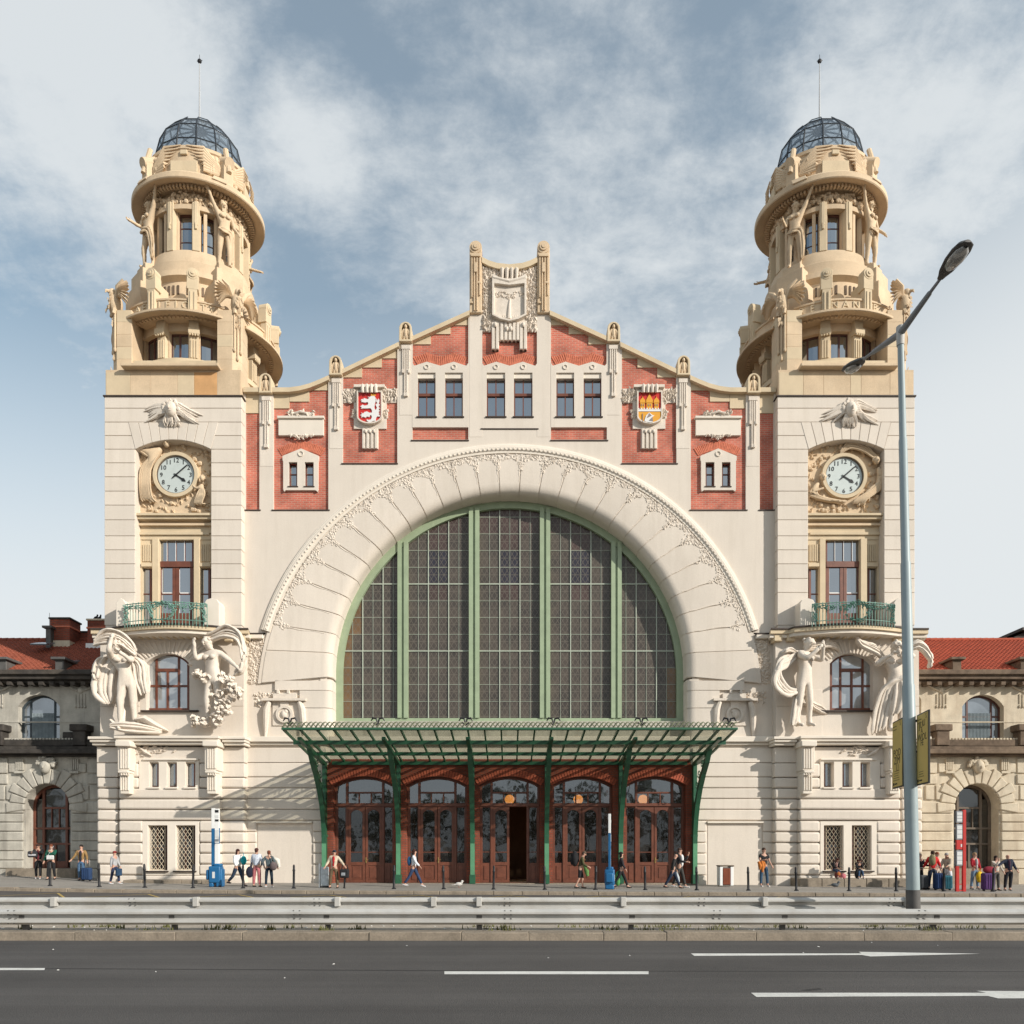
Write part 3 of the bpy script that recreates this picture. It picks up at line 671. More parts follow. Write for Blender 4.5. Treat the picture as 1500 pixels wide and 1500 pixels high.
mb = MB(); mb.tube([(X(746), -.10, Z(470)), (X(746.5), -.11, Z(450)), (X(747.5), -.1, Z(440))], [.10, .055, .04], 6)
for k in range(70):
    t = random.uniform(-1, 1); mb.leaf((X(747+t*20), -.09, Z(437-5*abs(math.sin(t*2.6))+random.uniform(-3, 5))), random.uniform(.07, .16), .07, random.uniform(0, 6), .05)
for k in range(9): mb.tube([(X(738+k*2.2), -.09, Z(468)), (X(736+k*2.7), -.09, Z(463.5))], .018, 4)
mb.build('tree_relief', 'relief', o)
mb = MB()
for k in range(4): mb.tube([(X(735.5+7*k), -.06, Z(397)), (X(735.5+7*k), -.17, Z(399)), (X(735.5+7*k), -.12, Z(404)), (X(735.5+7*k), -.06, Z(412))], [.10, .11, .09, .06], 8)
for a, yb in ((722.5, 513), (728.5, 513), (735, 500), (741, 500), (747, 500), (753, 500), (758.5, 500), (763.5, 513), (769.5, 513)): mb.box(X(a-2), X(a+2), -.10, .1, Z(yb), Z(474))
for a, yy in ((725.5, 478), (742.5, 484), (748.5, 484), (766.5, 478)): mb.ball((X(a), -.12, Z(yy)), (.08, .07, .12), 8, 6)
mb.box(X(720), X(772), -.02, .1, Z(500), Z(470)); mb.box(X(720), X(731), -.02, .1, Z(513), Z(500)); mb.box(X(761), X(772), -.02, .1, Z(513), Z(500))
mb.build('crest_fringe', 'relief', hall, None, .012)

# ------------------------------------------------------------------ great arch: voussoirs, foliage border, moulding
edges = [3.1+6.25*k for k in range(14)]
ANG = sorted([-e for e in edges]+edges)
ANG = [-92]+ANG+[92]
prof = [(0.0, .80), (0.0, .30), (.006, .16), (.022, .04), (.05, -.05), (.09, -.10), (.13, -.125), (1.0, -.125)]
def vouss(a0, a1):
    vs = []; n = 4; k = len(prof); fs = []
    for i in range(n+1):
        t = a0+(a1-a0)*i/n; I = inner(t); O = outer(t, 363); ln = math.hypot(O[0]-I[0], O[1]-I[1])
        for u, y in prof:
            d = u*105 if u < 1 else ln
            q = (I[0]+(O[0]-I[0])*d/ln, I[1]+(O[1]-I[1])*d/ln); vs.append((X(q[0]), y, Z(q[1])))
        for y in (.05, .80): vs.append((X(O[0]), y, Z(O[1])))
    kk = k+2
    for i in range(n):
        for j in range(kk): a, b = i*kk+j, i*kk+(j+1) % kk; fs.append((a, b, b+kk, a+kk))
    fs.append(tuple(range(kk))[::-1]); fs.append(tuple(n*kk+j for j in range(kk)))
    return MB().add(vs, fs)
for a0, a1 in zip(ANG, ANG[1:]):
    g = .17
    vouss(a0+g, a1-g).build('voussoir', 'plaster', hall, 30)
# backing sheet under the joints
mb = MB(); vs = []; fs = []
pr2 = [(.004, .84), (.004, .30), (.012, .16), (.03, .06), (.07, -.04), (.13, -.095), (1.0, -.095)]
n = 60
for i in range(n+1):
    t = -92+184*i/n; I = inner(t); O = outer(t, 369); ln = math.hypot(O[0]-I[0], O[1]-I[1])
    for u, y in pr2:
        d = u*105 if u < 1 else ln; q = (I[0]+(O[0]-I[0])*d/ln, I[1]+(O[1]-I[1])*d/ln); vs.append((X(q[0]), y, Z(q[1])))
k = len(pr2)
for i in range(n):
    for j in range(k-1): a = i*k+j; fs.append((a, a+1, a+1+k, a+k))
mb.add(vs, fs).build('arch_ring', 'plaster', hall, 30)
# jamb stones below the springing (three a side), rounded towards the window
for s in (0, 1):
    f = (lambda a: a) if s == 0 else mir
    for z0, z1 in ((1083, 1038.2), (1037.3, 1012.4), (1011.6, 998)):
        pl = [(X(f(440 if z1 > 1000 else 404)), 0.0), (X(f(440 if z1 > 1000 else 404)), -.125), (X(f(474)), -.125), (X(f(479)), -.10), (X(f(483)), -.04), (X(f(485.7)), .06), (X(f(486.5)), .2), (X(f(486.5)), .80), (X(f(470)), .8), (X(f(470)), 0)]
        MB().plan(pl, Z(z0), Z(z1)).build('jamb_stone', 'plaster', hall, 30)
    pl = [(X(f(470)), -.09), (X(f(478)), -.06), (X(f(483)), .0), (X(f(486.2)), .2), (X(f(486.2)), .84), (X(f(470)), .84), (X(f(470)), 0)]
    MB().plan(pl, Z(1120), Z(995)).build('jamb_core', 'plaster', hall, 30)
# moulding round the extrados
mb = MB(); vs = []; fs = []; pm = [(365, .02), (365, -.145), (368, -.15), (369, -.19), (373.5, -.20), (374.5, -.16), (377, -.15), (378, -.11), (379.5, -.10), (380, .02)]
n = 96; amax = 101
for i in range(n+1):
    t = -amax+2*amax*i/n
    for r, y in pm:
        vs.append((X(OC[0]+r*math.sin(R(t*.727))), y, Z(OC[1]-r*math.cos(R(t*.727)))))
k = len(pm)
for i in range(n):
    for j in range(k-1): a = i*k+j; fs.append((a, a+1, a+1+k, a+k))
mb.add(vs, fs).build('archivolt_moulding', 'trim', hall, 25)
mb = MB()                                          # egg band: small beads under the moulding
nb = 150
for i in range(nb+1):
    t = R((-73+146*i/nb)); r = 370.4
    mb.ball((X(OC[0]+r*math.sin(t)), -.20, Z(OC[1]-r*math.cos(t))), (.05, .035, .05), 6, 4)
mb.build('bead_row', 'relief', hall)
mb = MB()                                          # foliage border inside the moulding, trees along the joints
def bd():
    t = random.uniform(-78, 78); e = outer(t, 363); I = inner(t); ln = math.hypot(e[0]-I[0], e[1]-I[1]); d = random.random()**1.5*(7+10*abs(math.cos(R((t+3.1)*180/6.25)))**4)
    return (X(e[0]+(I[0]-e[0])*d/ln), -.12, Z(e[1]+(I[1]-e[1])*d/ln))
leaves(mb, 1700, bd, (.10, .22), .038)
for a in ANG[1:-1]:
    if abs(a) > 80: continue
    e = outer(a, 363); I = inner(a); ln = math.hypot(e[0]-I[0], e[1]-I[1]); ux, uy = (I[0]-e[0])/ln, (I[1]-e[1])/ln; vx, vy = -uy, ux
    for k in range(20):
        d = random.uniform(10, 24); o_ = random.gauss(0, 3.4*(1-(d-10)/20)); mb.leaf((X(e[0]+ux*d+vx*o_), -.12, Z(e[1]+uy*d+vy*o_)), random.uniform(.10, .2), .1, random.uniform(0, 6), .04)
    pts = []
    for k in range(7):
        d = 16+(ln-16-16)*k/6; o_ = 1.3*math.sin(k*1.7+a); pts.append((X(e[0]+ux*d+vx*(o_*.6+1.6)), -.118, Z(e[1]+uy*d+vy*(o_*.6+1.6))))
    mb.tube(pts, [.04, .032, .028, .024, .02, .02, .02], 5)
mb.build('foliage_border', 'relief', hall)
# foliage patches at the springing
for s in (0, 1):
    f = (lambda a: a) if s == 0 else mir
    mb = MB()
    def pf():
        while True:
            a, b = random.uniform(366, 400), random.uniform(938, 1002)
            if a < 388-(b-938)*.05: return (X(f(a)), 0, Z(b))
    leaves(mb, 380, pf, (.12, .26), .08)
    leaves(mb, 90, lambda: (X(f(random.choice((random.uniform(372, 404), random.uniform(438, 470))))), -.0 if 0 else -.01, Z(1013+abs(random.gauss(0, 10)))), (.10, .24), .07)
    mb.build('foliage_relief', 'relief', hall)
    # pedestal relief with a medallion between two curved legs
    mb = MB(); a, b = sorted((X(f(386)), X(f(450)))); mb.box(a, b, -.30, 0, Z(1028), Z(1024.5)); a, b = sorted((X(f(402)), X(f(436)))); mb.box(a, b, -.2, 0, Z(1024.5), Z(1017))
    for q in (409, 424): mb.box(*sorted((X(f(q-1.6)), X(f(q+1.6)))), -.22, 0, Z(1017), Z(1012))
    mb.box(*sorted((X(f(400)), X(f(444)))), -.06, 0, Z(1063), Z(1028)); mb.disc((X(f(418)), Z(1047)), .40, -.17, -.05, 28, .29); mb.disc((X(f(418)), Z(1047)), .3, -.1, -.05, 24)
    mb.ball((X(f(417)), -.12, Z(1047)), (.16, .08, .2), 8, 6); mb.ball((X(f(420)), -.12, Z(1043)), (.1, .07, .1), 8, 6)
    mb.box(*sorted((X(f(412)), X(f(424)))), -.14, 0, Z(1036), Z(1028))
    for sg in (-1, 1):
        pts = [(X(f(418+sg*22)), -.16, Z(1029)), (X(f(418+sg*26)), -.15, Z(1040)), (X(f(418+sg*27)), -.12, Z(1055)), (X(f(418+sg*28)), -.09, Z(1082))]; mb.tube(pts, [.11, .16, .15, .06], 8)
    mb.build('medallion_relief', 'relief', hall, 40)
# impost string course, first-floor cornice and rustication of the plain wall beside the canopy
for s in (0, 1):
    f = (lambda a: a) if s == 0 else mir
    a, b = sorted((X(f(352)), X(f(387)))); box('string_course', 'trim', hall, a, b, -.22, .02, Z(937), Z(931), .02); box('string_course', 'roof_edge', hall, a, b, -.24, .02, Z(930.9), Z(929.6))
    a, b = sorted((X(f(352)), X(f(484)))); box('cornice', 'trim', hall, a, b, -.30, .02, Z(1088), Z(1080), .03, 2); box('cornice', 'trim', hall, a, b, -.16, .02, Z(1092), Z(1088.1), .02)
    rows = [1096, 1117.5, 1138.5, 1154.5, 1170.2, 1186, 1202, 1218.5, 1234.5, 1250, 1266, 1282, 1299]
    for i, (z0, z1) in enumerate(zip(rows, rows[1:])):
        a, b = 352, 479
        if z0 >= 1202:
            for q0, q1 in ((352, 377), (458, 479)):
                u, v = sorted((X(f(q0)), X(f(q1)))); box('stone_course', 'plaster', hall, u+.015, v-.015, -.09, .03, Z(z1)+.014, Z(z0)-.014, .06, 3)
        else:
            u, v = sorted((X(f(a)), X(f(b)))); box('stone_course', 'plaster', hall, u, v, -.09, .03, Z(z1)+.012, Z(z0)-.012, .05 if i else .02, 3)
    u, v = sorted((X(f(376)), X(f(458)))); box('blind_door_lintel', 'trim', hall, u, v, -.17, .03, Z(1206), Z(1203.5), .01); box('blind_door', 'plaster', hall, u+.06, v-.04, -.02, .03, gz(u)-.2, Z(1206))

# ------------------------------------------------------------------ great window: five lights of small leaded panes
WY = .78
gw = tag(MB().plate([(X(q[0], WY), Z(q[1], WY)) for q in [wcirc(-90+180*i/64, 256) for i in range(65)]+[(1003.5, 1064), (489.5, 1064)]],
        [[(X(q[0], WY), Z(q[1], WY)) for q in [wcirc(-90+180*i/64, 244.5) for i in range(65)]+[(991, 1052), (502, 1052)]]], WY-.02, WY+.28).build('arched_window_frame', 'green', hall), None)
for c in (590.3, 694.6, 798.4, 902.7):
    for a, b, y in ((-7.6, -1.6, WY-.10), (1.6, 7.6, WY-.10), (-1.6, 1.6, WY+.02)):
        h = math.sqrt(250**2-(c-IC[0])**2); box('mullion', 'green', gw, X(c+a, WY), X(c+b, WY), y, WY+.26, Z(1052, WY), Z(IC[1]-h, WY))
lights = [(502, 582.7), (598, 687), (702.3, 790.8), (806, 895), (910.4, 991)]
m = bpy.data.materials.new('leaded_glass'); m.use_nodes = True; t = m.node_tree; n = t.nodes; l = t.links; b = n['Principled BSDF']
b.inputs['Roughness'].default_value = .25; b.inputs['Specular IOR Level'].default_value = .35
g = n.new('ShaderNodeNewGeometry'); s_ = n.new('ShaderNodeSeparateXYZ'); l.new(g.outputs['Position'], s_.inputs[0])
def mth(op, a, c=None):
    q = n.new('ShaderNodeMath'); q.operation = op
    for i, v in enumerate((a, c)):
        if v is None: continue
        if isinstance(v, (int, float)): q.inputs[i].default_value = v
        else: l.new(v, q.inputs[i])
    return q.outputs[0]
# zigzag leading: distance to two mirrored waves
PW = 14.85*(D0+WY)/F
ux = mth('PINGPONG', mth('ADD', mth('MULTIPLY', s_.outputs[0], 2/PW), 100), .5)
vz = mth('PINGPONG', mth('MULTIPLY', s_.outputs[2], 2/(24.5*(D0+WY)/F)), .5)
dd = mth('ABSOLUTE', mth('SUBTRACT', ux, vz)); ln1 = mth('LESS_THAN', dd, .07)
bar = mth('LESS_THAN', vz, .05); lead = mth('MAXIMUM', ln1, bar)
nz = n.new('ShaderNodeTexNoise'); nz.inputs['Scale'].default_value = 1.4; nz.inputs['Detail'].default_value = 5; l.new(g.outputs['Position'], nz.inputs['Vector'])
cr = n.new('ShaderNodeValToRGB'); l.new(nz.outputs['Fac'], cr.inputs[0]); cr.color_ramp.elements[0].position = .3; cr.color_ramp.elements[1].position = .72
cr.color_ramp.elements[0].color = (.05, .043, .038, 1); cr.color_ramp.elements[1].color = (.095, .077, .063, 1)
mxx = n.new('ShaderNodeMixRGB'); l.new(mth('MULTIPLY', lead, .6), mxx.inputs[0]); l.new(cr.outputs[0], mxx.inputs[1]); mxx.inputs[2].default_value = (.15, .13, .105, 1)
l.new(mxx.outputs[0], b.inputs['Base Color'])
bp = n.new('ShaderNodeBump'); bp.inputs['Strength'].default_value = .25; bp.inputs['Distance'].default_value = .01; l.new(nz.outputs['Fac'], bp.inputs['Height']); l.new(bp.outputs[0], b.inputs['Normal'])
M['leaded'] = m
def tintm(name, c):
    q = m.copy(); q.name = name
    for nd in q.node_tree.nodes:
        if nd.type == 'VALTORGB': nd.color_ramp.elements[0].color = tuple(v*.6 for v in c)+(1,); nd.color_ramp.elements[1].color = tuple(c)+(1,)
    return q
M['leaded_blue'] = tintm('blue_leaded_glass', (.038, .036, .05)); M['leaded_red'] = tintm('russet_leaded_glass', (.085, .055, .05)); M['leaded_amber'] = tintm('amber_leaded_glass', (.20, .115, .055))
me = bpy.data.meshes.new('pane'); q = MB().box(-PW/2+.008, PW/2-.008, -.008, .008, .008, 24.5*(D0+WY)/F-.008); me.from_pydata(q.v, [], q.f); me.materials.append(M['leaded'])
mes = {'leaded': me}
for k in ('leaded_blue', 'leaded_red', 'leaded_amber'):
    mm = me.copy(); mm.materials.clear(); mm.materials.append(M[k]); mes[k] = mm
GY = WY+.16; bars = MB(); thick = MB()
for li, (a, b_) in enumerate(lights):
    ncol = 6; c0 = a
    for ci in range(6 if li else 6):
        xa, xb = a+14.85*ci, a+14.85*(ci+1)
        if xa > b_-2: break
        if li == 4: xa, xb = b_-14.85*(ci+1), b_-14.85*ci
        rr = IR-2
        far = min(abs(xa-IC[0]), abs(xb-IC[0])); near_top = IC[1]-math.sqrt(max(0, rr*rr-far*far)) if far < rr else 1e9
        for ri in range(14):
            yb = 1052-24.5*ri
            if yb < near_top+1: break
            kk = 'leaded'
            if li in (1, 2, 3) and ci in (2, 3) and 7 <= ri <= 10: kk = 'leaded_blue' if ri in (8, 9) else 'leaded_red'
            if li in (1, 2, 3) and ri >= 11: kk = 'leaded_red'
            if (li == 0 and ci <= (1 if ri > 4 else 0)) or (li == 4 and ci <= 0 and ri < 3): kk = 'leaded_amber'
            o = bpy.data.objects.new('pane', mes[kk]); col.objects.link(o); o.location = (X((xa+xb)/2, GY), GY, Z(yb, GY)); put_loc = o.location.copy(); put(o, gw)
    for ci in range(1, 6):
        xb = a+14.85*ci if li != 4 else b_-14.85*ci
        if abs(xb-IC[0]) > 246 or xb > b_-3 or xb < a+3: continue
        h = math.sqrt(250**2-(xb-IC[0])**2); tk = ci in (2, 4); wdt = .020 if tk else .008
        (thick if tk else bars).box(X(xb, GY)-wdt, X(xb, GY)+wdt, GY-(.06 if tk else .035), GY-.012, Z(1052, GY), Z(IC[1]-h, GY))
    for ri in range(1, 13):
        yb = 1052-24.5*ri; hw = math.sqrt(max(0, 250**2-min(0, yb-IC[1])**2)); u, v = max(a-6, IC[0]-hw), min(b_+6, IC[0]+hw)
        if v-u < 6: continue
        st = ri in (4, 8); (thick if st else bars).box(X(u, GY), X(v, GY), GY-(.055 if st else .03), GY-.014, Z(yb, GY)-(.024 if st else .008), Z(yb, GY)+(.024 if st else .008))
bars.build('thin_glazing_bars', 'lead', gw); thick.build('stout_glazing_bars', 'lead', gw)
box('window_backing', 'interior', hall, X(484), X(1009), 1.05, 1.1, Z(1064), Z(730))
box('window_apron', 'stone_dirty_shaded', hall, X(480), X(1013), .50, .95, Z(1080), Z(1056.5, .5)); box('wall', 'plaster', hall, X(480), X(1013), .0, .95, Z(1118), Z(1089))
box('cornice', 'trim', hall, X(484.2), X(1008.8), -.30, .5, Z(1088), Z(1080), .03, 2); box('cornice', 'trim', hall, X(484.2), X(1008.8), -.16, .5, Z(1092), Z(1088.1), .02)
# ------------------------------------------------------------------ brick arcade with five doors
arcade = thing('entrance_arcade', (0, 0, 0), 'orange brick arcade of five arched entrances with brown wooden doors under the green canopy', 'entrance')
BX = [-6.90, -3.45, 0.0, 3.45, 6.90]; BW = 2.84
zc, zs_ = Z(1137.5), Z(1150)
holes = [segarch(c-BW/2, c+BW/2, .02, zs_, zc) for c in BX]
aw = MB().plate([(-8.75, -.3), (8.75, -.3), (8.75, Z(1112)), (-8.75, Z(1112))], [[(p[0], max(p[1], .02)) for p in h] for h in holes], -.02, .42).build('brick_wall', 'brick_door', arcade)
for c in BX:                                   # rubbed brick arch rings, brick by brick
    n = 25; w_ = BW/2; h_ = zc-zs_; r_ = (w_*w_+h_*h_)/(2*h_); am = math.degrees(math.asin(w_/r_))
    me = None
    for i in range(n):
        t = -am-1.5+(2*am+3)*(i+.5)/n; rr = r_+.17
        o = MB().obox((0, 0, 0), (2*R(am)*r_/n*.88, .06, .32)).build('arch_brick', M.setdefault('arch_rust', mat('rust_red_brick', (.40, .10, .055), .85, .25, 9)), arcade) if me is None else bpy.data.objects.new('arch_brick', me)  # darker than the gable arches, with shade under the canopy coloured in
        if me is None: me = o.data
        else: col.objects.link(o)
        o.location = (c+rr*math.sin(R(t)), -.035, zc-r_+rr*math.cos(R(t))); o.rotation_euler = (0, R(t), 0)
        o.parent = arcade
box('threshold', 'kerb', arcade, -8.75, 8.75, -.10, .6, -.3, .03, .01)
DY = .34
def door_front(c, openleaf=False):
    x0, x1 = c-BW/2, c+BW/2
    fr = MB(); inn_z = Z(1179.5)
    f1 = segarch(x0, x1, .03, zs_, zc); ih = [[(x0+.10, inn_z+.12), (x1-.10, inn_z+.12)]+[(q[0]*1, q[1]) for q in segarch(x0+.10, x1-.10, 0, zs_-.06, zc-.10)[2:]]]
    ih.append([(x0+.10, .03+.02), (x1-.10, .05), (x1-.10, inn_z-.06), (x0+.10, inn_z-.06)])
    fr.plate(f1, ih, DY, DY+.14); fr.box(x0+.02, x1-.02, DY-.05, DY+.02, inn_z-.03, inn_z+.09)
    dl, dr = c-.86, c+.86                        # door jambs, rising into the fanlight
    for x in (dl, dr): fr.box(x-.055, x+.055, DY-.02, DY+.13, .04, zc-.14)
    zt = inn_z+.62; fr.box(dl, dr, DY+.0, DY+.12, zt-.04, zt+.04)
    for x in (c-.29, c+.29): fr.box(x-.03, x+.03, DY+.01, DY+.11, inn_z+.1, zt)
    fo = fr.build('door_frame', 'wood', arcade, None, .008)
    for a, b, za, zb in ((x0+.10, dl-.05, inn_z+.12, zc-.25), (dr+.05, x1-.10, inn_z+.12, zc-.25), (dl+.05, dr-.05, zt+.04, zc-.09), (dl+.05, c-.32, inn_z+.12, zt-.04), (c-.26, c+.26, inn_z+.12, zt-.04), (c+.32, dr-.05, inn_z+.12, zt-.04)):
        ti = random.uniform(-.012, .012); MB().obox(((a+b)/2, DY+.07, (za+zb)/2), (b-a+.02, .012, zb-za+.02), ti, ti).build('fanlight_pane', 'glass_fan', fo)
    for s in (-1, 1):                            # side lights with panelled foot
        a, b = (x0+.10, dl-.055) if s < 0 else (dr+.055, x1-.10)
        mb = MB(); mb.box(a, b, DY+.03, DY+.10, .05, .98); mb.box(a, b, DY+.03, DY+.1, 1.40-.02+.1, 1.52)
        mb.box(a+.10, b-.10, DY-.0, DY+.04, .18, .85); mb.plate([(a-.001, .06), (b+.001, .06), (b+.001, inn_z-.055), (a-.001, inn_z-.055)], [[(a+.03, .09), (b-.03, .09), (b-.03, inn_z-.09), (a+.03, inn_z-.09)]], DY+.035, DY+.095); o = mb.build('side_light', 'wood', arcade, None, .006)
        for za, zb in ((.98, 1.48), (1.52, inn_z-.06)): box('pane', 'glass_door', o, a, b, DY+.06, DY+.075, za, zb)
    for s in (-1, 1):                            # two door leaves
        a, b = (dl+.055, c-.012) if s < 0 else (c+.012, dr-.055)
        if openleaf and s > 0: continue
        mb = MB(); zt_ = inn_z-.06
        lo, hi = 1.02, zt_-.14
        go = segarch(a+.12, b-.12, lo, hi-.18, hi, 8)
        mb.plate([(a, .05), (b, .05), (b, zt_), (a, zt_)], [go, [(a+.12, .18), (b-.12, .18), (b-.12, .86), (a+.12, .86)]], DY+.02, DY+.10)
        mb.box(a+.12, b-.12, DY+.05, DY+.08, .18, .86); mb.box(a+.2, b-.2, DY+.03, DY+.06, .26, .78); mb.box(a+.1, b-.1, DY+.03, DY+.09, 1.47, 1.51)
        o = mb.build('door', 'wood', arcade, None, .008)
        ti = random.uniform(-.01, .01); MB().obox(((a+b)/2, DY+.065, (lo+hi)/2), (b-a-.2, .012, hi-lo+.04), ti, ti).build('pane', 'glass_door', o)
        hx = c+(.05 if s > 0 else -.06)
        if s > 0:
            hb = MB(); hb.box(hx-.022, hx+.022, DY-.0, DY+.03, .98, 1.24); hb.tube([(hx, DY, 1.13), (hx, DY-.06, 1.13), (hx+.12, DY-.06, 1.13)], .014, 6); hb.build('handle', 'gold', o)
for i, c in enumerate(BX): door_front(c, i == 2)
for i in (2, 3, 4):                              # lit globe lamps hanging just inside
    c = BX[i]+(0, -.12, -.42)[i-2]; zl = Z(1171, .9)
    t = thing('globe_lamp', (c, .95, zl), ['lit amber globe lamp behind the fanlight of the open middle entrance', 'lit amber globe lamp behind the fanlight right of the open entrance', 'lit amber globe lamp behind the fanlight of the rightmost entrance'][i-2], 'lamp', 'globe lamps inside the entrance')
    if 'lamp_glow' not in M: M['lamp_glow'] = plain('lit_opal_glass', (1, .40, .09), .4, emit=5.0)
    MB().ball((c, .95, zl), .235, 20, 14).build('globe', 'lamp_glow', t, 40); MB().tube([(c, .95, zl+.22), (c, .95, Z(1109))], .012, 6).tube([(c, .95, zl+.20), (c, .95, zl+.27)], .06, 10).build('rod', 'black_iron', t)
ib = MB(); ib.box(-12, 12, .55, 5.0, -.3, .01); ib.build('lobby_floor', 'stone_cream', hall)
for x in (-8.7, -5.2, -1.75, 1.75, 5.2, 8.7): box('lobby_pier', 'sand_orange', hall, x-.35, x+.35, 2.2, 2.9, 0, Z(1108))

# ------------------------------------------------------------------ glazed iron canopy
can = thing('entrance_canopy', (0, 0, Z(1115)), 'wide dark green iron and glass canopy over the five entrances', 'canopy')
def rz(p): return 5.79+.141*p                      # height of the roof plane, p metres out from the wall
HW = 9.15; PF_ = 4.85
nr = 28
rm = None
for i in range(nr):
    x = -HW+2*HW*i/(nr-1); mb = MB()
    if rm is None:
        L_ = math.hypot(PF_, .141*PF_); mb.obox((0, -PF_/2, .141*PF_/2), (.065, L_, .11), 0, -math.atan(.141)); o = mb.build('rafter', 'green_dark', can); rm = o.data; o.location = (x, 0, 5.79); put(o, can)
    else:
        o = bpy.data.objects.new('rafter', rm); col.objects.link(o); o.location = (x, 0, 5.79); put(o, can)
for p, h_, zo in ((3.5, .17, -.05), (1.72, .15, -.05), (.12, .16, -.04)):
    box('purlin', 'green_dark', can, -HW+(.0 if p > 3 else .35 if p > 1 else .8), HW-(.0 if p > 3 else .35 if p > 1 else .8), -p-.05, -p+.05, rz(p)+zo-h_, rz(p)+zo)
gm = None
for i in range(nr-1):
    x = -HW+2*HW*(i+.5)/(nr-1)
    for p0, p1 in ((.05, 1.7), (1.74, 3.48), (3.52, 4.8)):
        pm_ = (p0+p1)/2; L_ = math.hypot(p1-p0, .141*(p1-p0))
        MB().obox((x, -pm_, rz(pm_)+.075), (2*HW/(nr-1)-.05, L_, .012), 0, -math.atan(.141)).build('glass_pane', 'glass_canopy', can)
ze = rz(PF_)
box('gutter', 'green_dark', can, -HW-.06, HW+.06, -PF_-.12, -PF_+.06, ze-.03, ze+.07, .015)
sc_ = MB(); ns = 96                                # scrolled cresting along the front edge
for i in range(ns):
    x = -HW+2*HW*(i+.5)/ns; d = 2*HW/ns; y = -PF_-.09; z = ze+.07
    sc_.tube([(x-d*.6, y, z), (x-d*.2, y-.02, z+.09), (x+d*.25, y-.02, z+.19), (x+d*.6, y, z+.22)], [.035, .035, .03, .02], 5)
    sc_.tube([(x-d*.3, y, z+.20), (x, y-.01, z+.13), (x+d*.35, y, z+.05)], .018, 4)
sc_.build('cresting', 'verdigris' if 0 else mat('bronze_green_cresting', (.16, .17, .11), .55, .4, 5), can)
for s in (-1, 1):
    box('end_gutter', 'green_dark', can, s*HW-.05, s*HW+.05, -PF_, -.02, rz(2.4)-.34, rz(2.4)-.30) if 0 else None
for k in range(6):                                 # leaf finials over each bracket
    x = (-8.69+3.476*k)*1.02; fb = MB(); y = -PF_-.09; z = ze+.2
    for s in (-1, 1):
        fb.tube([(x, y, z), (x+s*.06, y, z+.22), (x+s*.20, y, z+.25), (x+s*.28, y, z+.12)], [.03, .04, .045, .015], 6)
        fb.tube([(x, y, z-.05), (x+s*.12, y, z+.06), (x+s*.2, y, z+.02)], [.02, .035, .01], 5)
    fb.build('finial', 'black_iron', can)
bm_ = None
for k in range(6):                                 # brackets: post, deep curved web, strut
    x = -8.69+3.476*k
    if bm_ is None:
        mb = MB(); t = .085
        # post on the wall and web, outline in (p, z)
        web = [(.0, 0.0), (.26, 0.0), (.26, 1.6), (.30, 2.3), (.44, 3.0), (.72, 3.7), (1.15, 4.35), (1.75, 5.0), (2.3, 5.45), (2.75, rz(2.75)-.20), (3.35, rz(3.35)-.20), (3.35, rz(3.35)-.12), (0, rz(0)-.12)]
        cut = [(.30, 4.1), (.42, 3.75), (.72, 4.15), (1.12, 4.7), (1.7, 5.22), (2.2, 5.62), (2.1, rz(2.1)-.28), (.30, rz(.3)-.28)]
        def ypl(poly, hol, xa, xb):
            q = MB().plate(poly, hol, xa, xb); return [(v[1], -v[0], v[2]) for v in q.v], [tuple(reversed(g_)) for g_ in q.f]
        v_, f_ = ypl(web, [cut], -t, t); mb.add(v_, f_)
        # flanges along the curve
        cur = [(.27, .02), (.27, 1.6), (.31, 2.3), (.45, 3.0), (.73, 3.68), (1.16, 4.33), (1.76, 4.98), (2.3, 5.43), (2.76, rz(2.76)-.22)]
        for (a, za), (b, zb) in zip(cur, cur[1:]):
            c_ = ((a+b)/2, (za+zb)/2); L_ = math.hypot(b-a, zb-za); mb.obox((0, -c_[0], c_[1]), (.21, L_+.02, .03), 0, -math.atan2(zb-za, b-a))
        mb.obox((0, -2.1, rz(2.1)-.19), (.15, 4.3, .12), 0, -math.atan(.141))
        mb.box(-.13, .13, -.36, 0, 0, .42); mb.box(-.12, .12, -.30, 0, 2.2, 2.3)
        # scrollwork inside the web
        for (cy, cz_, r_) in ((.55, 4.55, .20), (.95, 5.0, .24), (1.45, 5.45, .2)):
            pts = [(0, -(cy+(r_*(1-a/560))*math.cos(R(a))), cz_+(r_*(1-a/560))*math.sin(R(a))) for a in range(0, 500, 30)]; mb.tube(pts, .022, 5)
        o = mb.build('bracket', 'green_dark', can); bm_ = o.data
    else:
        o = bpy.data.objects.new('bracket', bm_); col.objects.link(o)
    o.location = (x, -.03, .02); put(o, can)
# paler green strips on the fronts of the lower posts
for k in range(6):
    x = -8.69+3.476*k; box('post_cover', 'green_light' if 'green_light' in M else M.setdefault('green_light', mat('paler_green_iron', (.10, .27, .15), .45, .12, 2)), can, x-.10, x+.10, -.335, -.31, .05, 1.9)
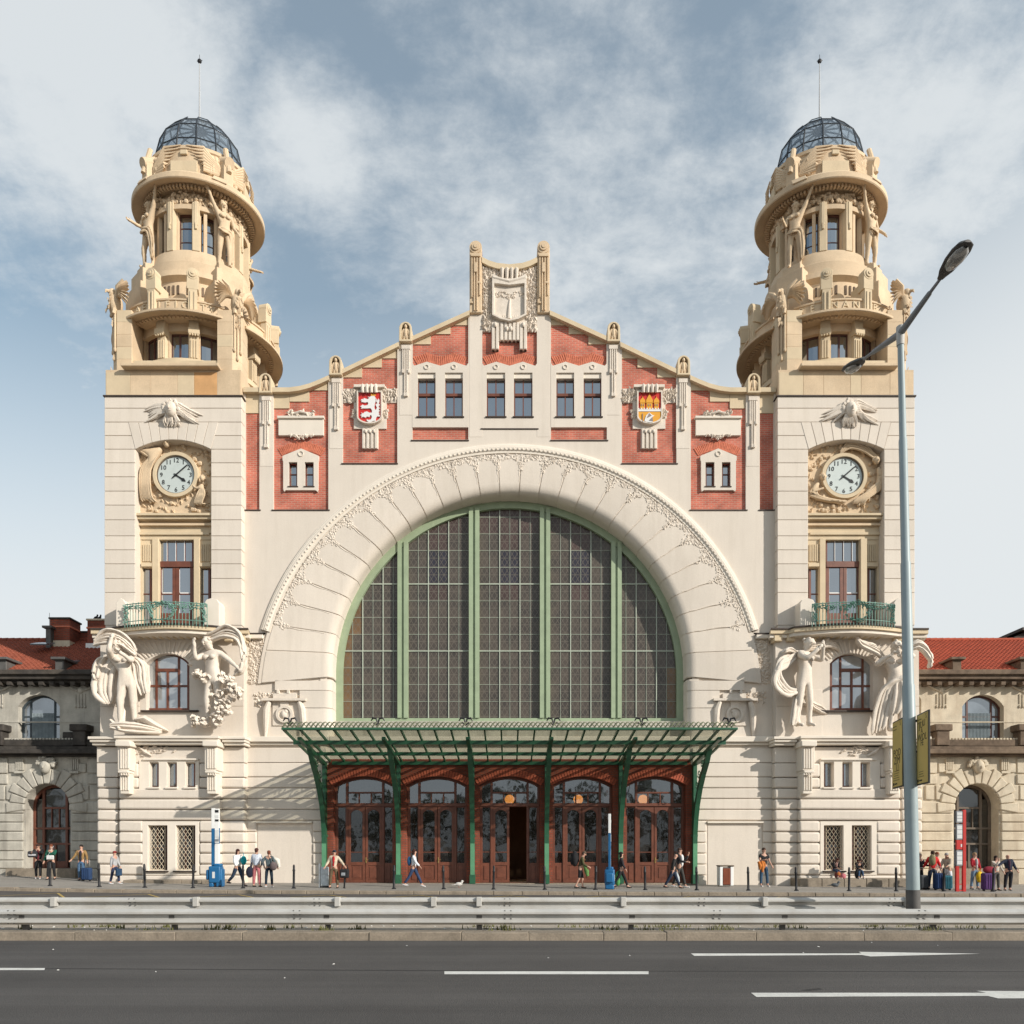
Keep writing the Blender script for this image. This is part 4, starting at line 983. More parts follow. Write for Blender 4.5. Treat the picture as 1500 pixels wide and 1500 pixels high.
# ------------------------------------------------------------------ figures (people and statues share one body builder)
def skinned(name, pts, edges, rad, m, parent, root=0, sub=1, mtx=None):
    me = bpy.data.meshes.new(name); me.from_pydata([tuple(mtx@Vector(p)) if mtx else tuple(p) for p in pts], edges, [])
    o = link(name, me, m, parent)
    o.modifiers.new('skin', 'SKIN').use_smooth_shade = True
    for i, d in enumerate(me.skin_vertices[0].data):
        r = rad[i]; d.radius = (r, r) if isinstance(r, (int, float)) else r; d.use_root = (i == root)
    if sub: s = o.modifiers.new('subdivision', 'SUBSURF'); s.levels = sub; s.render_levels = sub
    return o
def rotv(v, fwd, out, s):      # a limb hanging down, swung forward (-y) and outward
    v = Vector(v); v = Matrix.Rotation(-R(fwd), 3, 'X') @ v if False else Matrix.Rotation(R(fwd), 3, 'X').transposed() @ v
    return Matrix.Rotation(-R(out)*s, 3, 'Y') @ v
def skeleton(p):
    """joint positions for a 1.75 m figure facing -y"""
    J = {}; lean = p.get('lean', 0); side = p.get('side', 0); ph = p.get('hip', .95)
    up = Matrix.Rotation(R(side), 3, 'Y') @ Matrix.Rotation(R(lean), 3, 'X')
    P = Vector((0, 0, ph)); J['pelvis'] = P
    J['spine'] = P+up@Vector((0, 0, .20)); J['chest'] = P+up@Vector((0, .0, .40)); J['neck'] = P+up@Vector((0, .01, .545))
    hn = Matrix.Rotation(R(p.get('nod', 0)), 3, 'X'); ht = Matrix.Rotation(R(p.get('tilt', 0)), 3, 'Y')
    J['jaw'] = J['neck']+up@ht@hn@Vector((0, -.012, .085)); J['head'] = J['neck']+up@ht@hn@Vector((0, -.018, .165)); J['crown'] = J['neck']+up@ht@hn@Vector((0, -.005, .235))
    for s, k in ((-1, 'R'), (1, 'L')):
        f, o_, e = p.get('a'+k, (5, 8, 12))[:3]
        S = J['chest']+up@Vector((s*.175, .005, .085)); J['sh'+k] = S
        E = S+up@rotv((0, 0, -.29), f, o_, s); J['el'+k] = E
        tw = p.get('a'+k)[3] if len(p.get('a'+k, ())) > 3 else 0
        Wd = rotv((0, 0, -.25), f+e, 0, s); Wd = Matrix.Rotation(R(tw)*-s, 3, 'Z') @ Wd; Wd = Matrix.Rotation(-R(o_)*s, 3, 'Y') @ Wd
        J['wr'+k] = E+up@Wd; d = (up@Wd).normalized(); J['ha'+k] = J['wr'+k]+d*.075; J['hd'+k] = d
        f, o_, e = p.get('l'+k, (0, 4, 2))[:3]
        Hh = P+Vector((s*.092, 0, -.04)); J['hi'+k] = Hh
        K = Hh+rotv((0, 0, -.43), f, o_, s); J['kn'+k] = K
        A = K+rotv((0, 0, -.42), f-e, o_*.5, s); J['an'+k] = A
        fp = p.get('f'+k, 0); t = rotv((0, -.17, -.045), f*.0-fp, 0, s); J['to'+k] = A+t; J['he'+k] = A+Vector((0, .04, -.04))
    return J
def body_data(J, fat=1.0, fem=False):
    names = ['pelvis', 'spine', 'chest', 'neck', 'jaw', 'head', 'crown']; pts = [J[n] for n in names]
    rad = [(.135*fat, .105*fat), (.115*fat, .09*fat), (.15*fat, .105*fat), (.055, .058), (.062, .075), (.078, .098), (.055, .065)]
    ed = [(i, i+1) for i in range(6)]; ix = {n: i for i, n in enumerate(names)}
    def add(n, r, par, p=None):
        ix[n] = len(pts); pts.append(p if p is not None else J[n]); rad.append(r); ed.append((par if isinstance(par, int) else ix[par], ix[n]))
    for k in 'RL':
        add('sh'+k, .062*fat, 'chest'); add('el'+k, .043*fat, 'sh'+k); add('wr'+k, .029, 'el'+k); add('ha'+k, (.036, .020), 'wr'+k)
        d = J['hd'+k]; a = d.cross(Vector((0, 1, 0))) if abs(d.y) < .8 else d.cross(Vector((1, 0, 0))); a.normalize(); n = a.cross(d).normalized()
        for q, ln in ((-.027, .062), (-.009, .078), (.009, .074), (.027, .058)):
            add('f%s%s' % (k, q), .0085, 'ha'+k, J['ha'+k]+a*q+d*ln*.55+n*.008); add('g%s%s' % (k, q), .007, 'f%s%s' % (k, q), J['ha'+k]+a*q+d*ln+n*.03)
        add('t'+k, .010, 'wr'+k, J['wr'+k]+d*.04+a*.04+n*.02); add('u'+k, .008, 't'+k, J['wr'+k]+d*.075+a*.052+n*.03)
        add('hi'+k, .088*fat, 'pelvis'); add('kn'+k, .056*fat, 'hi'+k); add('an'+k, .037, 'kn'+k); add('to'+k, .030, 'an'+k); add('he'+k, .032, 'an'+k)
    return pts, ed, rad
SKIN = plain('skin', (.50, .29, .21), .6); M['skin'] = SKIN
CLOTH = {}
def cloth(c):
    if isinstance(c, str): return c
    k = tuple(round(v, 3) for v in c)
    if k not in CLOTH:
        CLOTH[k] = 'cloth%d' % len(CLOTH); M[CLOTH[k]] = mat('woven_cloth', c, .9, .22, 7, .3, 60)
    return CLOTH[k]
def place(root, loc, rz_, s):
    root.location = loc; root.rotation_euler = (0, 0, R(rz_)); root.scale = (s, s, s)
def garment(name, J, names, edges, rads, m, parent, root=0):
    return skinned(name, [J[n] if isinstance(n, str) else n for n in names], edges, rads, m, parent, root, 1)
def person(px, py, hpx, label, face, pose, top=(.3, .3, .3), legs=(.05, .07, .13), hair=(.04, .025, .018), shoe=(.03, .03, .03), short=False, fem=False, fat=1.0, cap=None, long=False, open_=None, skirt=None, hatless=True, Y=None, z=None, shorts=False, pack=None, longcoat=0, bald=False, group='people on the pavement'):
    D = None
    if Y is None:
        Dd = 30.0
        for _ in range(20): Dd = (H-gz((px-CX)*Dd/F))*F/(py-CY)
        Y = max(min(Dd-D0, -.75), -5.9) if abs(px-746) < 600 else max(min(Dd-D0, .6), -5.9)
    x = X(px, Y); zz = gz(x) if z is None else z
    s = hpx*(D0+Y)/F/1.75; s = min(max(s, .78), 1.12) if 'hip' not in pose else hpx*(D0+Y)/F/1.75
    J = skeleton(pose)
    root = thing('person', (0, 0, 0), label, 'person', group)
    low = min(min(J[k].z for k in ('toR', 'toL', 'heR', 'heL'))-.032, 9)
    pts, ed, rad = body_data(J, fat); b = skinned('body', pts, ed, rad, 'skin', root)
    # trousers
    if not skirt:
        g = 1.0; ends = [(J['kn'+k]*.35+J['hi'+k]*.0+J['kn'+k]*.65) if shorts else (J['an'+k]*.92+J['kn'+k]*.08) for k in 'RL']
        P = [J['pelvis']+Vector((0, 0, .07)), J['pelvis'], J['hiR'], J['hiL'], J['knR'], J['knL'], ends[0], ends[1]]
        skinned('trousers', P, [(0, 1), (1, 2), (1, 3), (2, 4), (3, 5), (4, 6), (5, 7)], [(.14*fat, .115*fat), (.148*fat, .12*fat), .102*fat, .102*fat, .073*fat, .073*fat, .062, .062], cloth(legs), root, 1)
    else:
        mb = MB(); c = J['pelvis']; mb.lathe([(.13, .1), (.17, 0), (.21, -.2), (.24, -.46), (.20, -.46)], c, 14); mb.build('skirt', cloth(skirt), root, 60)
    slv = ['el', 'wr'] if not short else ['el']
    P = [J['pelvis']+Vector((0, 0, .02-longcoat)), J['spine'], J['chest'], J['neck']-Vector((0, 0, .02))]; E = [(0, 1), (1, 2), (2, 3)]; RR = [(.16*fat+longcoat*.1, .13*fat+longcoat*.1), (.142*fat, .118*fat), (.170*fat, .128*fat), (.062, .066)]
    for k in 'RL':
        i0 = len(P); P.append(J['sh'+k]); E.append((2, i0)); RR.append(.078*fat)
        e = J['el'+k] if not short else J['sh'+k]*.35+J['el'+k]*.65
        P.append(e); E.append((i0, i0+1)); RR.append(.062*fat)
        if not short: P.append(J['wr'+k]*.93+J['el'+k]*.07); E.append((i0+1, i0+2)); RR.append(.045)
    skinned('jacket' if open_ else 'top', P, E, RR, cloth(top), root, 1)
    up = (J['chest']-J['pelvis']).normalized()
    if open_:
        mb = MB(); c = J['chest']; mb.ball(c+Vector((0, -.085, -.06)), (.062, .085, .20), 10, 8); mb.ball(J['spine']+Vector((0, -.07, -.06)), (.065, .085, .16), 10, 8); mb.build('shirt', cloth(open_), root, 60)
    # shoes
    for k in 'RL':
        a, t, h = J['an'+k], J['to'+k], J['he'+k]; MB().tube([h+Vector((0, .02, .012)), a*.6+h*.4+Vector((0, 0, -.008)), t*.55+a*.45+Vector((0, 0, -.02)), t+Vector((0, -.02, 0))], [.040, .050, .046, .030], 8, .8).build('shoe', cloth(shoe), root, 60)
    # head details
    hc = J['head']; hd = (J['crown']-J['jaw']).normalized(); fw = Vector((0, -1, 0)); fw = (fw-hd*fw.dot(hd)).normalized(); sx = hd.cross(fw)
    mb = MB(); mb.ball(hc+fw*.088-hd*.02, (.013, .02, .02), 6, 5)
    for q in (-1, 1): mb.ball(hc+sx*q*.078-hd*.012+fw*-.01, (.012, .022, .03), 6, 5)
    mb.build('nose_and_ears', 'skin', root, 60)
    mb = MB()
    for q in (-1, 1): mb.ball(hc+sx*q*.03+fw*.078+hd*.012, (.012, .008, .008), 6, 4)
    mb.ball(hc+fw*.078-hd*.055, (.022, .008, .006), 6, 4); mb.build('eyes_and_mouth', cloth((.10, .04, .03)), root)
    if cap:
        mb = MB(); mb.ball(hc+hd*.045-fw*.005, (.092, .105, .075), 10, 8); mb.ball(hc+hd*.05+fw*.12, (.07, .07, .012), 10, 4); mb.build('cap', cloth(cap), root, 60)
    if not bald:
        mb = MB(); mb.ball(hc+hd*.038-fw*.022, (.088, .100, .085), 10, 8); mb.ball(hc-fw*.055-hd*.01, (.078, .052, .085), 8, 6)
        if long: mb.ball(hc-fw*.062-hd*.10, (.085, .05, .13), 8, 6); mb.ball(hc+sx*.07-hd*.05-fw*.02, (.03, .05, .10), 6, 5); mb.ball(hc-sx*.07-hd*.05-fw*.02, (.03, .05, .10), 6, 5)
        mb.build('hair', cloth(hair), root, 60)
    place(root, (x, Y, zz-low*s), face, s)
    return root, J, s
def at(root, v): 
    return Matrix.Translation(root.location) @ root.rotation_euler.to_matrix().to_4x4() @ Matrix.Diagonal((root.scale[0],)*3+(1,)) @ Vector(v)
# ---- statues
CARVE = bpy.data.textures.new('carving', 'CLOUDS'); CARVE.noise_scale = .055; CARVE.noise_depth = 2
def statue(name, loc, rz_, h, pose, label, m, fat=1.12, drape=None, wings=0, group=None, extra=None, hairstyle=True):
    J = skeleton(pose); root = thing(name, (0, 0, 0), label, 'statue', group)
    pts, ed, rad = body_data(J, fat); rad = [tuple(v*1.05 for v in q) if isinstance(q, tuple) else q*1.15 for q in rad]
    b = skinned('body', pts, ed, rad, m, root)
    mb = MB(); hc = J['head']; mb.ball(hc+Vector((0, .015, .03)), (.098, .112, .098), 10, 8); mb.ball(hc+Vector((0, .07, -.04)), (.085, .06, .09), 8, 6)
    for k in range(14): mb.ball(hc+Vector((random.uniform(-.09, .09), random.uniform(-.06, .1), random.uniform(.02, .12))), random.uniform(.022, .04), 6, 4)
    mb.build('hair', m, root, 60)
    mb = MB(); mb.ball(hc+Vector((0, -.098, -.02)), (.015, .025, .026), 6, 5); mb.ball(hc+Vector((0, -.088, -.058)), (.028, .014, .01), 6, 4)
    for q in (-1, 1): mb.ball(hc+Vector((q*.034, -.088, .012)), (.018, .012, .012), 6, 4)
    for q in (-1, 1): mb.ball(J['chest']+Vector((q*.075, -.098, -.0)), (.068, .04, .052), 8, 6)
    mb.build('face_relief', m, root, 60)
    if drape:
        mb = MB()
        for pts_, r_ in drape(J): mb.tube(pts_, r_, 7, .7)
        mb.build('drapery', m, root, 50)
    if wings:
        for s in (-1, 1):
            mb = MB(); o = J['chest']+Vector((s*.10, .10, .02)); span = wings
            for k in range(9):
                t = k/8; a = R(35-t*105); tip = o+Vector((s*math.cos(a)*span*(.75-.15*t), .12, math.sin(a)*span*.8+.12*span)); mid = o+(tip-o)*.55+Vector((0, -.02, .10*span*(1-t)))
                mb.tube([o, mid, tip], [.05, .085, .02], 6, .45)
            mb.tube([o, o+Vector((s*.28*span, 0, .34*span)), o+Vector((s*.72*span, .06, .40*span))], [.05, .075, .03], 7)
            mb.build('wing', m, root, 50)
    if extra: extra(J, root)
    low = min(J[k].z for k in ('toR', 'toL', 'heR', 'heL'))-.035
    s = h/1.75
    for o_ in list(root.children):
        if o_.type == 'MESH': dm = o_.modifiers.new('carving', 'DISPLACE'); dm.texture = CARVE; dm.strength = .034; dm.mid_level = .5; dm.texture_coords = 'LOCAL'
    place(root, (loc[0], loc[1], loc[2]-low*s), rz_, s); return root
def folds(pts, width, n=5, r=.035, dr=(0, 0, 1)):
    out = []; dr = Vector(dr); n = n+3; r = r*.74
    for k in range(n):
        t = k/(n-1)-.5
        q = smooth([Vector(p)+dr*(width*t*w_)+Vector((0, -.035*math.cos(k*2.4), random.uniform(-.015, .015))) for p, w_ in pts], 4); r0 = r*random.uniform(.7, 1.35)
        out.append((q, [r0*(.75+.35*math.sin(3.14*i/len(q))+.08*random.random()) for i in range(len(q)-1)]+[r*.35]))
    return out
def cloak(side=1, length=1.0, spread=.5):
    def f(J):
        out = []
        for k in range(7):
            t = k/6; a = J['chest']+Vector((side*.12, .10, .10)); b = J['pelvis']+Vector((side*(.20+spread*t), .10, .15-.2*t)); c = J['pelvis']+Vector((side*(.10+spread*1.1*t), .12, -.35*length-.1*t)); d = c+Vector((side*.04, -.03, -.35*length*(1-t*.6)))
            out.append(([a, b, c, d], [.05, .085, .10, .035]))
        return out
    return f
def hangcloth(side):
    def f(J):
        p = J['pelvis']; V = Vector
        return folds([(p+V((-.15, -.07, .04)), .4), (p+V((0, -.15, -.02)), .8), (p+V((.15, -.08, -.02)), .7), (p+V((.20, -.02, -.35)), .9), (p+V((.20, .0, -.72)), .5)], .15, 5, .032, (.6, 0, 1))
    return f
def skirtwrap(low=.1):
    def f(J):
        out = []
        for k in range(11):
            a = R(-100+200*k/10); r0, r1 = .155, .23
            top = J['pelvis']+Vector((math.sin(a)*r0, -math.cos(a)*r0*.8, .04+.05*math.sin(k*2.1))); m_ = J['pelvis']+Vector((math.sin(a)*r1, -math.cos(a)*r1*.75, -.38)); e = J['pelvis']+Vector((math.sin(a)*r1*1.05+.02*math.sin(k*1.7), -math.cos(a)*r1*.8, -.95+low))
            out.append(([top, m_, e], [.045, .055, .06]))
        out.append(([J['pelvis']+Vector((-.17, -.08, .05)), J['pelvis']+Vector((0, -.16, -.0)), J['pelvis']+Vector((.17, -.06, .08))], [.05, .06, .05]))
        return out
    return f
def eagle(loc, rz_, s, label, m, group='stone eagles on the tower corners'):
    root = thing('stone_eagle', (0, 0, 0), label, 'statue', group)
    mb = MB(); mb.ball((0, 0, .45), (.22, .24, .42), 12, 8); mb.ball((0, -.10, .80), (.13, .15, .17), 10, 8); mb.tube([(0, -.10, .72), (0, -.02, .55)], [.13, .18], 8)
    mb.tube([(0, -.22, .82), (0, -.33, .79), (0, -.36, .70)], [.06, .045, .012], 6)
    for q in (-1, 1): mb.tube([(q*.1, -.06, .2), (q*.12, -.12, 0)], [.09, .06], 6)
    for k in range(16): mb.leaf((random.uniform(-.14, .14), -.23, random.uniform(.2, .65)), .13, .09, -1.57+random.uniform(-.3, .3), .04)
    mb.build('body', m, root, 50)
    for q in (-1, 1):
        wb_ = MB()
        for k in range(8):
            t = k/7; a = R(66-t*125); ln = .58-.12*t; o = Vector((q*.16, .03, .62)); tip = o+Vector((q*(.30+ln*math.cos(a)*.62), .12, ln*math.sin(a)*.9)); mid = o+Vector((q*.26, -.02, .24-.30*t))
            wb_.tube(smooth([o, mid, tip], 3), [.05, .075, .10, .105, .095, .07, .03], 6, .45)
        wb_.tube([(q*.12, .0, .55), (q*.30, -.05, .92), (q*.5, .06, 1.15)], [.07, .085, .04], 7)
        wb_.build('wing', m, root, 50)
    place(root, loc, rz_, s); return root
# ------------------------------------------------------------------ clock towers (measured on the left one, mirrored for the right)
TX, TY = 15.73, 2.5
FY = -.36
def warp(z): return z+(z-1.6)*.016*min(1, max(0, (z-23.95)/.55))*min(1, max(0, (38.2-z)/3.0))
def tower(sg, side):
    T = thing('clock_tower', (sg*TX, 0, 0), '%s cream clock tower with sandstone drum, glass dome and mast, %s' % (side, 'beside the chimneys' if sg < 0 else 'behind the street lamp'), 'tower')
    f = (lambda a: a) if sg < 0 else mir
    cc = Vector((sg*TX, TY, 0))
    def bx(nm, m, a, b, zt, zb, y0, y1, Y=FY, bev=0, seg=1, par=None):
        u, v = sorted((X(f(a), Y), X(f(b), Y))); return box(nm, m, par or T, u, v, y0, y1, Z(zb, Y), Z(zt, Y), bev, seg)
    def PF(pts, Y=FY): return [(X(f(a), Y), Z(b, Y)) for a, b in pts]
    # ---- shaft
    niche = [(198, 918), (198, 657), (211, 651.5), (225, 647), (239, 644.6), (253.5, 644), (268, 644.6), (282, 647), (296, 651.5), (309, 657), (309, 918)]
    MB().plate(PF([(154, 930), (154, 580), (353, 580), (353, 930)]), [PF(niche)], FY+.03, .45).build('shaft_front', 'plaster', T)
    bx('shaft_core', 'plaster', 154.2, 352.8, 580.2, 932, .43, 5.3)
    rows = [580.5, 598, 618.3, 638, 658, 678, 698.5, 719.5, 740, 761.5, 785, 805.5, 826, 847.5, 868, 916]
    for z0, z1 in zip(rows, rows[1:]):
        g = .35
        if z1 < 619: bx('stone_course', 'plaster', 153, 354, z0+g, z1-g, FY, 5.4, bev=.012); continue
        if z1 < 659:
            e0 = 188+10*(z0-618)/40; e1 = 188+10*(z1-618)/40
            MB().prism(PF([(153, z0+g), (e0, z0+g), (e1, z1-g), (153, z1-g)]), FY, FY+.6).build('stone_course', 'plaster', T, None, .012)
            MB().prism(PF([(354, z0+g), (507-e0, z0+g), (507-e1, z1-g), (354, z1-g)]), FY, FY+.6).build('stone_course', 'plaster', T, None, .012)
            bx('stone_course', 'plaster', 350, 354, z0+g, z1-g, FY+.61, 5.4, bev=.012)
        else:
            bx('stone_course', 'plaster', 153, 197.7, z0+g, z1-g, FY, .4, bev=.012); bx('stone_course', 'plaster', 309.3, 354, z0+g, z1-g, FY, 5.4, bev=.012)
    for i in range(9):                                     # flat-arch voussoirs over the niche
        t0, t1 = i/9, (i+1)/9; xa, xb = 188+132*t0, 188+132*t1; ua, ub = 198+111*t0, 198+111*t1
        ar = lambda q: 644+14*((q-253.5)/55.5)**2
        MB().prism(PF([(xa+.3, 618.6), (xb-.3, 618.6), (ub-.3, ar(ub)), ((ua+ub)/2, ar((ua+ub)/2)), (ua+.3, ar(ua))]), FY-.015, FY+.5).build('voussoir', 'plaster', T, None, .012)
    # ---- niche: clock panel, cornice, door surround
    NY = .10
    MB().plate(PF([(196, 752), (196, 640), (311, 640), (311, 752)], NY), [], NY, .5).build('clock_panel', 'sand', T)
    bx('dentil_cornice', 'sand_pale', 197, 310, 750, 753.5, -.28, .3, bev=.01); bx('dentil_cornice', 'sand_pale', 197.5, 309.5, 753.6, 757.5, -.18, .3, bev=.01); bx('dentil_cornice', 'sand', 198, 309, 762, 765, -.05, .3)
    mb = MB()
    for i in range(28): a = 199.5+i*3.95; mb.box(*sorted((X(f(a), 0), X(f(a+2.1), 0))), -.08, .2, Z(762, 0), Z(758, 0))
    mb.build('dentils', 'sand_pale', T)
    bx('frieze', 'sand_pale', 196, 311, 757, 780, .10, .5, 0); bx('lintel', 'sand_pale', 201, 306, 779, 783, .02, .3, 0, .01)
    # door surround: two posts, two fluted panels
    for a, b in ((222, 231.5), (283, 291.5)): bx('door_post', 'sand_pale', a, b, 788, 918, .04, .5, 0, .015)
    bx('surround', 'sand_pale', 196, 206, 780, 918, .12, .5, 0); bx('surround', 'sand_pale', 308, 313, 780, 918, .12, .5, 0); bx('surround', 'sand_pale', 198, 310, 781, 789, .10, .5, 0)
    for a, b in ((205.5, 222), (291.5, 308)):
        bx('fluted_panel', 'sand_pale', a, b, 788, 830, .14, .5, 0); mb = MB()
        for k in range(5): q = a+3+k*(b-a-6)/4; mb.box(*sorted((X(f(q-.8)), X(f(q+.8)))), .09, .15, Z(821), Z(796))
        mb.box(*sorted((X(f(a+.5)), X(f(b-.5)))), .05, .15, Z(829), Z(824)); mb.build('flutes', 'sand_pale', T)
        u, v = sorted((X(f(a), .25), X(f(b), .25))); window(T, u, v, Z(918, .25), Z(830, .25), .25, 'wood', 'glass', 1, (1.2, 1), .10, .05)
    u, v = sorted((X(f(232), .25), X(f(283), .25)))
    wo = window(T, u, v, Z(824, .25), Z(790, .25), .25, 'wood', 'glass', 4, (1,), .06, .05, name='transom_window')
    for k in (1, 2, 3): q = u+(v-u)*k/4; box('white_bar', 'white', wo, q-.012, q+.012, .235, .25, Z(822, .25), Z(792, .25))
    for a, b in ((u, (u+v)/2-.01), ((u+v)/2+.01, v)):
        d = window(T, a, b, Z(920, .25), Z(824.5, .25), .25, 'wood', 'glass', 1, (1.1, 1), .15, .05, arch=.0, name='balcony_door')
        box('white_bar', 'white', d, a+.14, b-.14, .28, .30, Z(869, .25), Z(867.5, .25)); box('white_bar', 'white', d, a+.14, a+.17, .28, .30, Z(915, .25), Z(834, .25))
        box('panel', 'wood', d, a+.1, b-.1, .26, .33, Z(920, .25), Z(898, .25))
    bx('transom_rail', 'wood', 232, 283, 823, 831, .20, .34, .25)
    # ---- balcony slab with bowed front
    pl = lambda k: [(X(f(133), 0), .5), (X(f(133), -.7), -.75), (X(f(158), -.7), -.75), (X(f(170), -.95), -.98-k)]+[(X(f(170+156*i/10), -1.2), -1.0-k-.5*math.sin(math.pi*i/10)) for i in range(11)]+[(X(f(337), -.7), -.75), (X(f(364), -.7), -.75), (X(f(364), -.2), -.0), (X(f(388), -.1), -.0), (X(f(388), 0), .5)]
    def scl(p, e): return [(q[0], q[1]+e) for q in p]
    MB().plan(pl(0), Z(920.5, -.9), Z(918.2, -.9)).build('flashing', 'roof_edge', T)
    MB().plan(scl(pl(0), .05), Z(926, -.9), Z(920.6, -.9)).build('balcony_slab', 'sand_pale', T)
    MB().plan(scl(pl(0), .16), Z(931, -.9), Z(926.1, -.9)).build('balcony_slab', 'trim', T)
    mb = MB()
    for a in (176, 302, 333, 352): mb.box(*sorted((X(f(a-5), -.6), X(f(a+7), -.6))), -.62, -.1, Z(939, -.6), Z(930, -.6))
    for k in range(10): a = 206+k*10; mb.box(*sorted((X(f(a-2), -.6), X(f(a+2), -.6))), -.75, -.2, Z(935, -.6), Z(930, -.6))
    mb.build('modillions', 'sand_pale', T, None, .02)
    for a, b in ((171, 185), (300, 322)):                  # parapet piers
        MB().prism(PF([(a, 918), (a, 884), (a+3, 879), ((a+b)/2, 876.5), (b-3, 879), (b, 884), (b, 918)], -.95), -1.02, -.35).build('parapet_pier', 'trim', T, None, .02)
    rail = thing_part = MB(); vr = MB()
    path = lambda t: Vector((X(f(182+122*t), -1.2), -1.03-.5*math.sin(math.pi*(12+122*t)/156), 0))
    zb, zt = Z(915, -1.3), Z(884.5, -1.3)
    for i in range(27): p = path(i/26); rail.tube([p+Vector((0, 0, zb-.1)), p+Vector((0, 0, zt+(.06 if i % 2 else 0)))], .017, 5)
    for z, r_ in ((zb+.16, .02), (zt-.1, .018), (zt, .024)): rail.tube([path(i/20)+Vector((0, 0, z)) for i in range(21)], r_, 5)
    ro = rail.build('balcony_railing', 'verdigris', T)
    for i in range(150):                                   # leaf garland and wreath
        t = random.random(); p = path(t); vr.leaf((p.x, p.y-.05, zt-.14-.10*math.sin(t*math.pi*2)**2+random.gauss(0, .06)), random.uniform(.08, .17), .07, random.uniform(0, 6), .05)
    for i in range(120):
        a = random.uniform(0, 6.28); p = path(.5); r_ = random.gauss(.47, .05); vr.leaf((p.x+math.cos(a)*r_*1.15, p.y-.06, (zt+zb)/2+.05+math.sin(a)*r_*.85), random.uniform(.08, .16), .07, a+1.57, .06)
    for i in range(70):
        p = path(random.choice((.03, .97))); vr.leaf((p.x+random.gauss(0, .06), p.y-.05, random.uniform(zb+.1, zt)), .13, .07, 1.57, .05)
    vr.build('garland', 'verdigris', T)
    # ---- first-floor zone between balcony and cornice
    wn = (214, 277.5, 1040.5, 972, 957)
    q = lambda e: segarch(*sorted((X(f(wn[0]-e), -.4), X(f(wn[1]+e), -.4))), Z(wn[2]+e, -.4), Z(wn[3], -.4), Z(wn[4]-e, -.4))
    MB().plate(PF([(147, 1086), (147, 928), (357, 928), (357, 1086)], -.4), [q(0)], -.4, .05).build('storey_front', 'plaster', T)
    bx('storey_core', 'plaster', 147.5, 356.5, 928, 1100, .45, 5.3, -.4)
    u, v = sorted((X(f(wn[0]), -.1), X(f(wn[1]), -.1)))
    bx('window_back', 'interior', 200, 290, 945, 1060, .06, .45, -.1)
    ww = window(T, u, v, Z(1040.5, -.1), Z(957, -.1), -.12, 'wood', 'glass_curtain', (1, 2.1, 1), (1, 1.35), .10, .10, arch=.42)
    cx_ = (u+v)/2; box('mullion', 'wood', ww, cx_-.045, cx_+.045, -.135, -.03, Z(1039, -.1), Z(982, -.1)); box('transom', 'wood', ww, u+(v-u)/4.1, v-(v-u)/4.1, -.14, -.03, Z(984, -.1), Z(979.5, -.1))
    bx('window_sill', 'roof_edge', 208, 292, 1041, 1043.2, -.55, .0, -.4)
    for a, b in ((147, 204), (289, 357)):
        for z0, z1 in ((1010, 1034.4), (1035.4, 1081)): bx('stone_course', 'plaster', a, b, z0, z1, -.425, -.38, -.4, .008)
    mb = MB()                                              # combed plaster rays above the window
    for k in range(16):
        t = -1+2*k/15; mb.tube([(X(f(245.5+t*34), -.4), -.41, Z(957+10*t*t, -.4)), (X(f(245.5+t*58), -.4), -.43, Z(940+4*t*t, -.4))], .045, 5)
    mb.build('ray_relief', 'plaster', T, 50)
    # ---- main cornice and ground floor
    for a, b, e in ((129, 172, .40), (171, 324, .62), (323, 360, .40)):
        bx('cornice', 'trim', a, b, 1079, 1083, -.55-e, .3, -.9, .02); bx('cornice', 'trim', a+1.5, b-1.5, 1083, 1087, -.48-e, .3, -.9, .03, 2); bx('cornice', 'trim', a+3, b-3, 1087, 1091, -.36-e, .3, -.9, .02)
    bx('base_core', 'plaster', 145, 354, 1086, 1312, -.25, 5.2, -.3)
    rows = [1094, 1117.5, 1138.5, 1154.5, 1170.2, 1186, 1202, 1218.5, 1234.5, 1250, 1266, 1282, 1300]
    GY = -.75
    for i, (z0, z1) in enumerate(zip(rows, rows[1:])):
        zz = rows[i+1]+(6 if i == 11 else 0)
        for a, b, y in ((141.5, 172.5, -.55), (322.5, 358, -.48)): bx('stone_block', 'plaster', a, b, z0+.45, zz-.45, y, .5, y, .09 if i > 1 else .03, 3)
        g = .45
        if i < 1: bx('stone_block', 'plaster', 173, 322, z0, zz-g, GY+.08, .3, GY, .02); continue
        if i in (1, 2):
            segs_ = ((173, 203), (291, 322))
        elif 6 <= i <= 10: segs_ = ((173, 209), (291, 322))
        else: segs_ = ((173, 322),)
        for a, b in segs_: bx('stone_block', 'plaster', a+.3, b-.3, z0+g, zz-g, GY, .3, GY, .09, 3)
    # three small windows
    h3 = [[(a, 1153), (a, 1116), (b, 1116), (b, 1153)] for a, b in ((218, 232), (244, 258.5), (271, 285.5))]
    MB().plate(PF([(203, 1156), (203, 1113), (291, 1113), (291, 1156)], GY), [PF(q_, GY) for q_ in h3], GY+.03, -.2).build('window_surround', 'trim', T, None, .01)
    bx('window_surround', 'trim', 209, 291, 1111, 1114, GY-.05, -.2, GY, .02)
    for q_ in h3:
        u, v = sorted((X(f(q_[0][0]), -.4), X(f(q_[2][0]), -.4))); window(T, u-.02, v+.02, Z(1153, -.4), Z(1115, -.4), -.42, 'wood', 'glass_grey', 1, (1,), .06, .04)
        bx('window_sill', 'trim', q_[0][0]-2, q_[2][0]+2, 1153, 1155.5, GY-.06, -.3, GY, .01)
    # two tall windows with diamond grilles
    h2 = [[(a, 1275), (a, 1209), (b, 1209), (b, 1275)] for a, b in ((216, 244.5), (257, 285.5))]
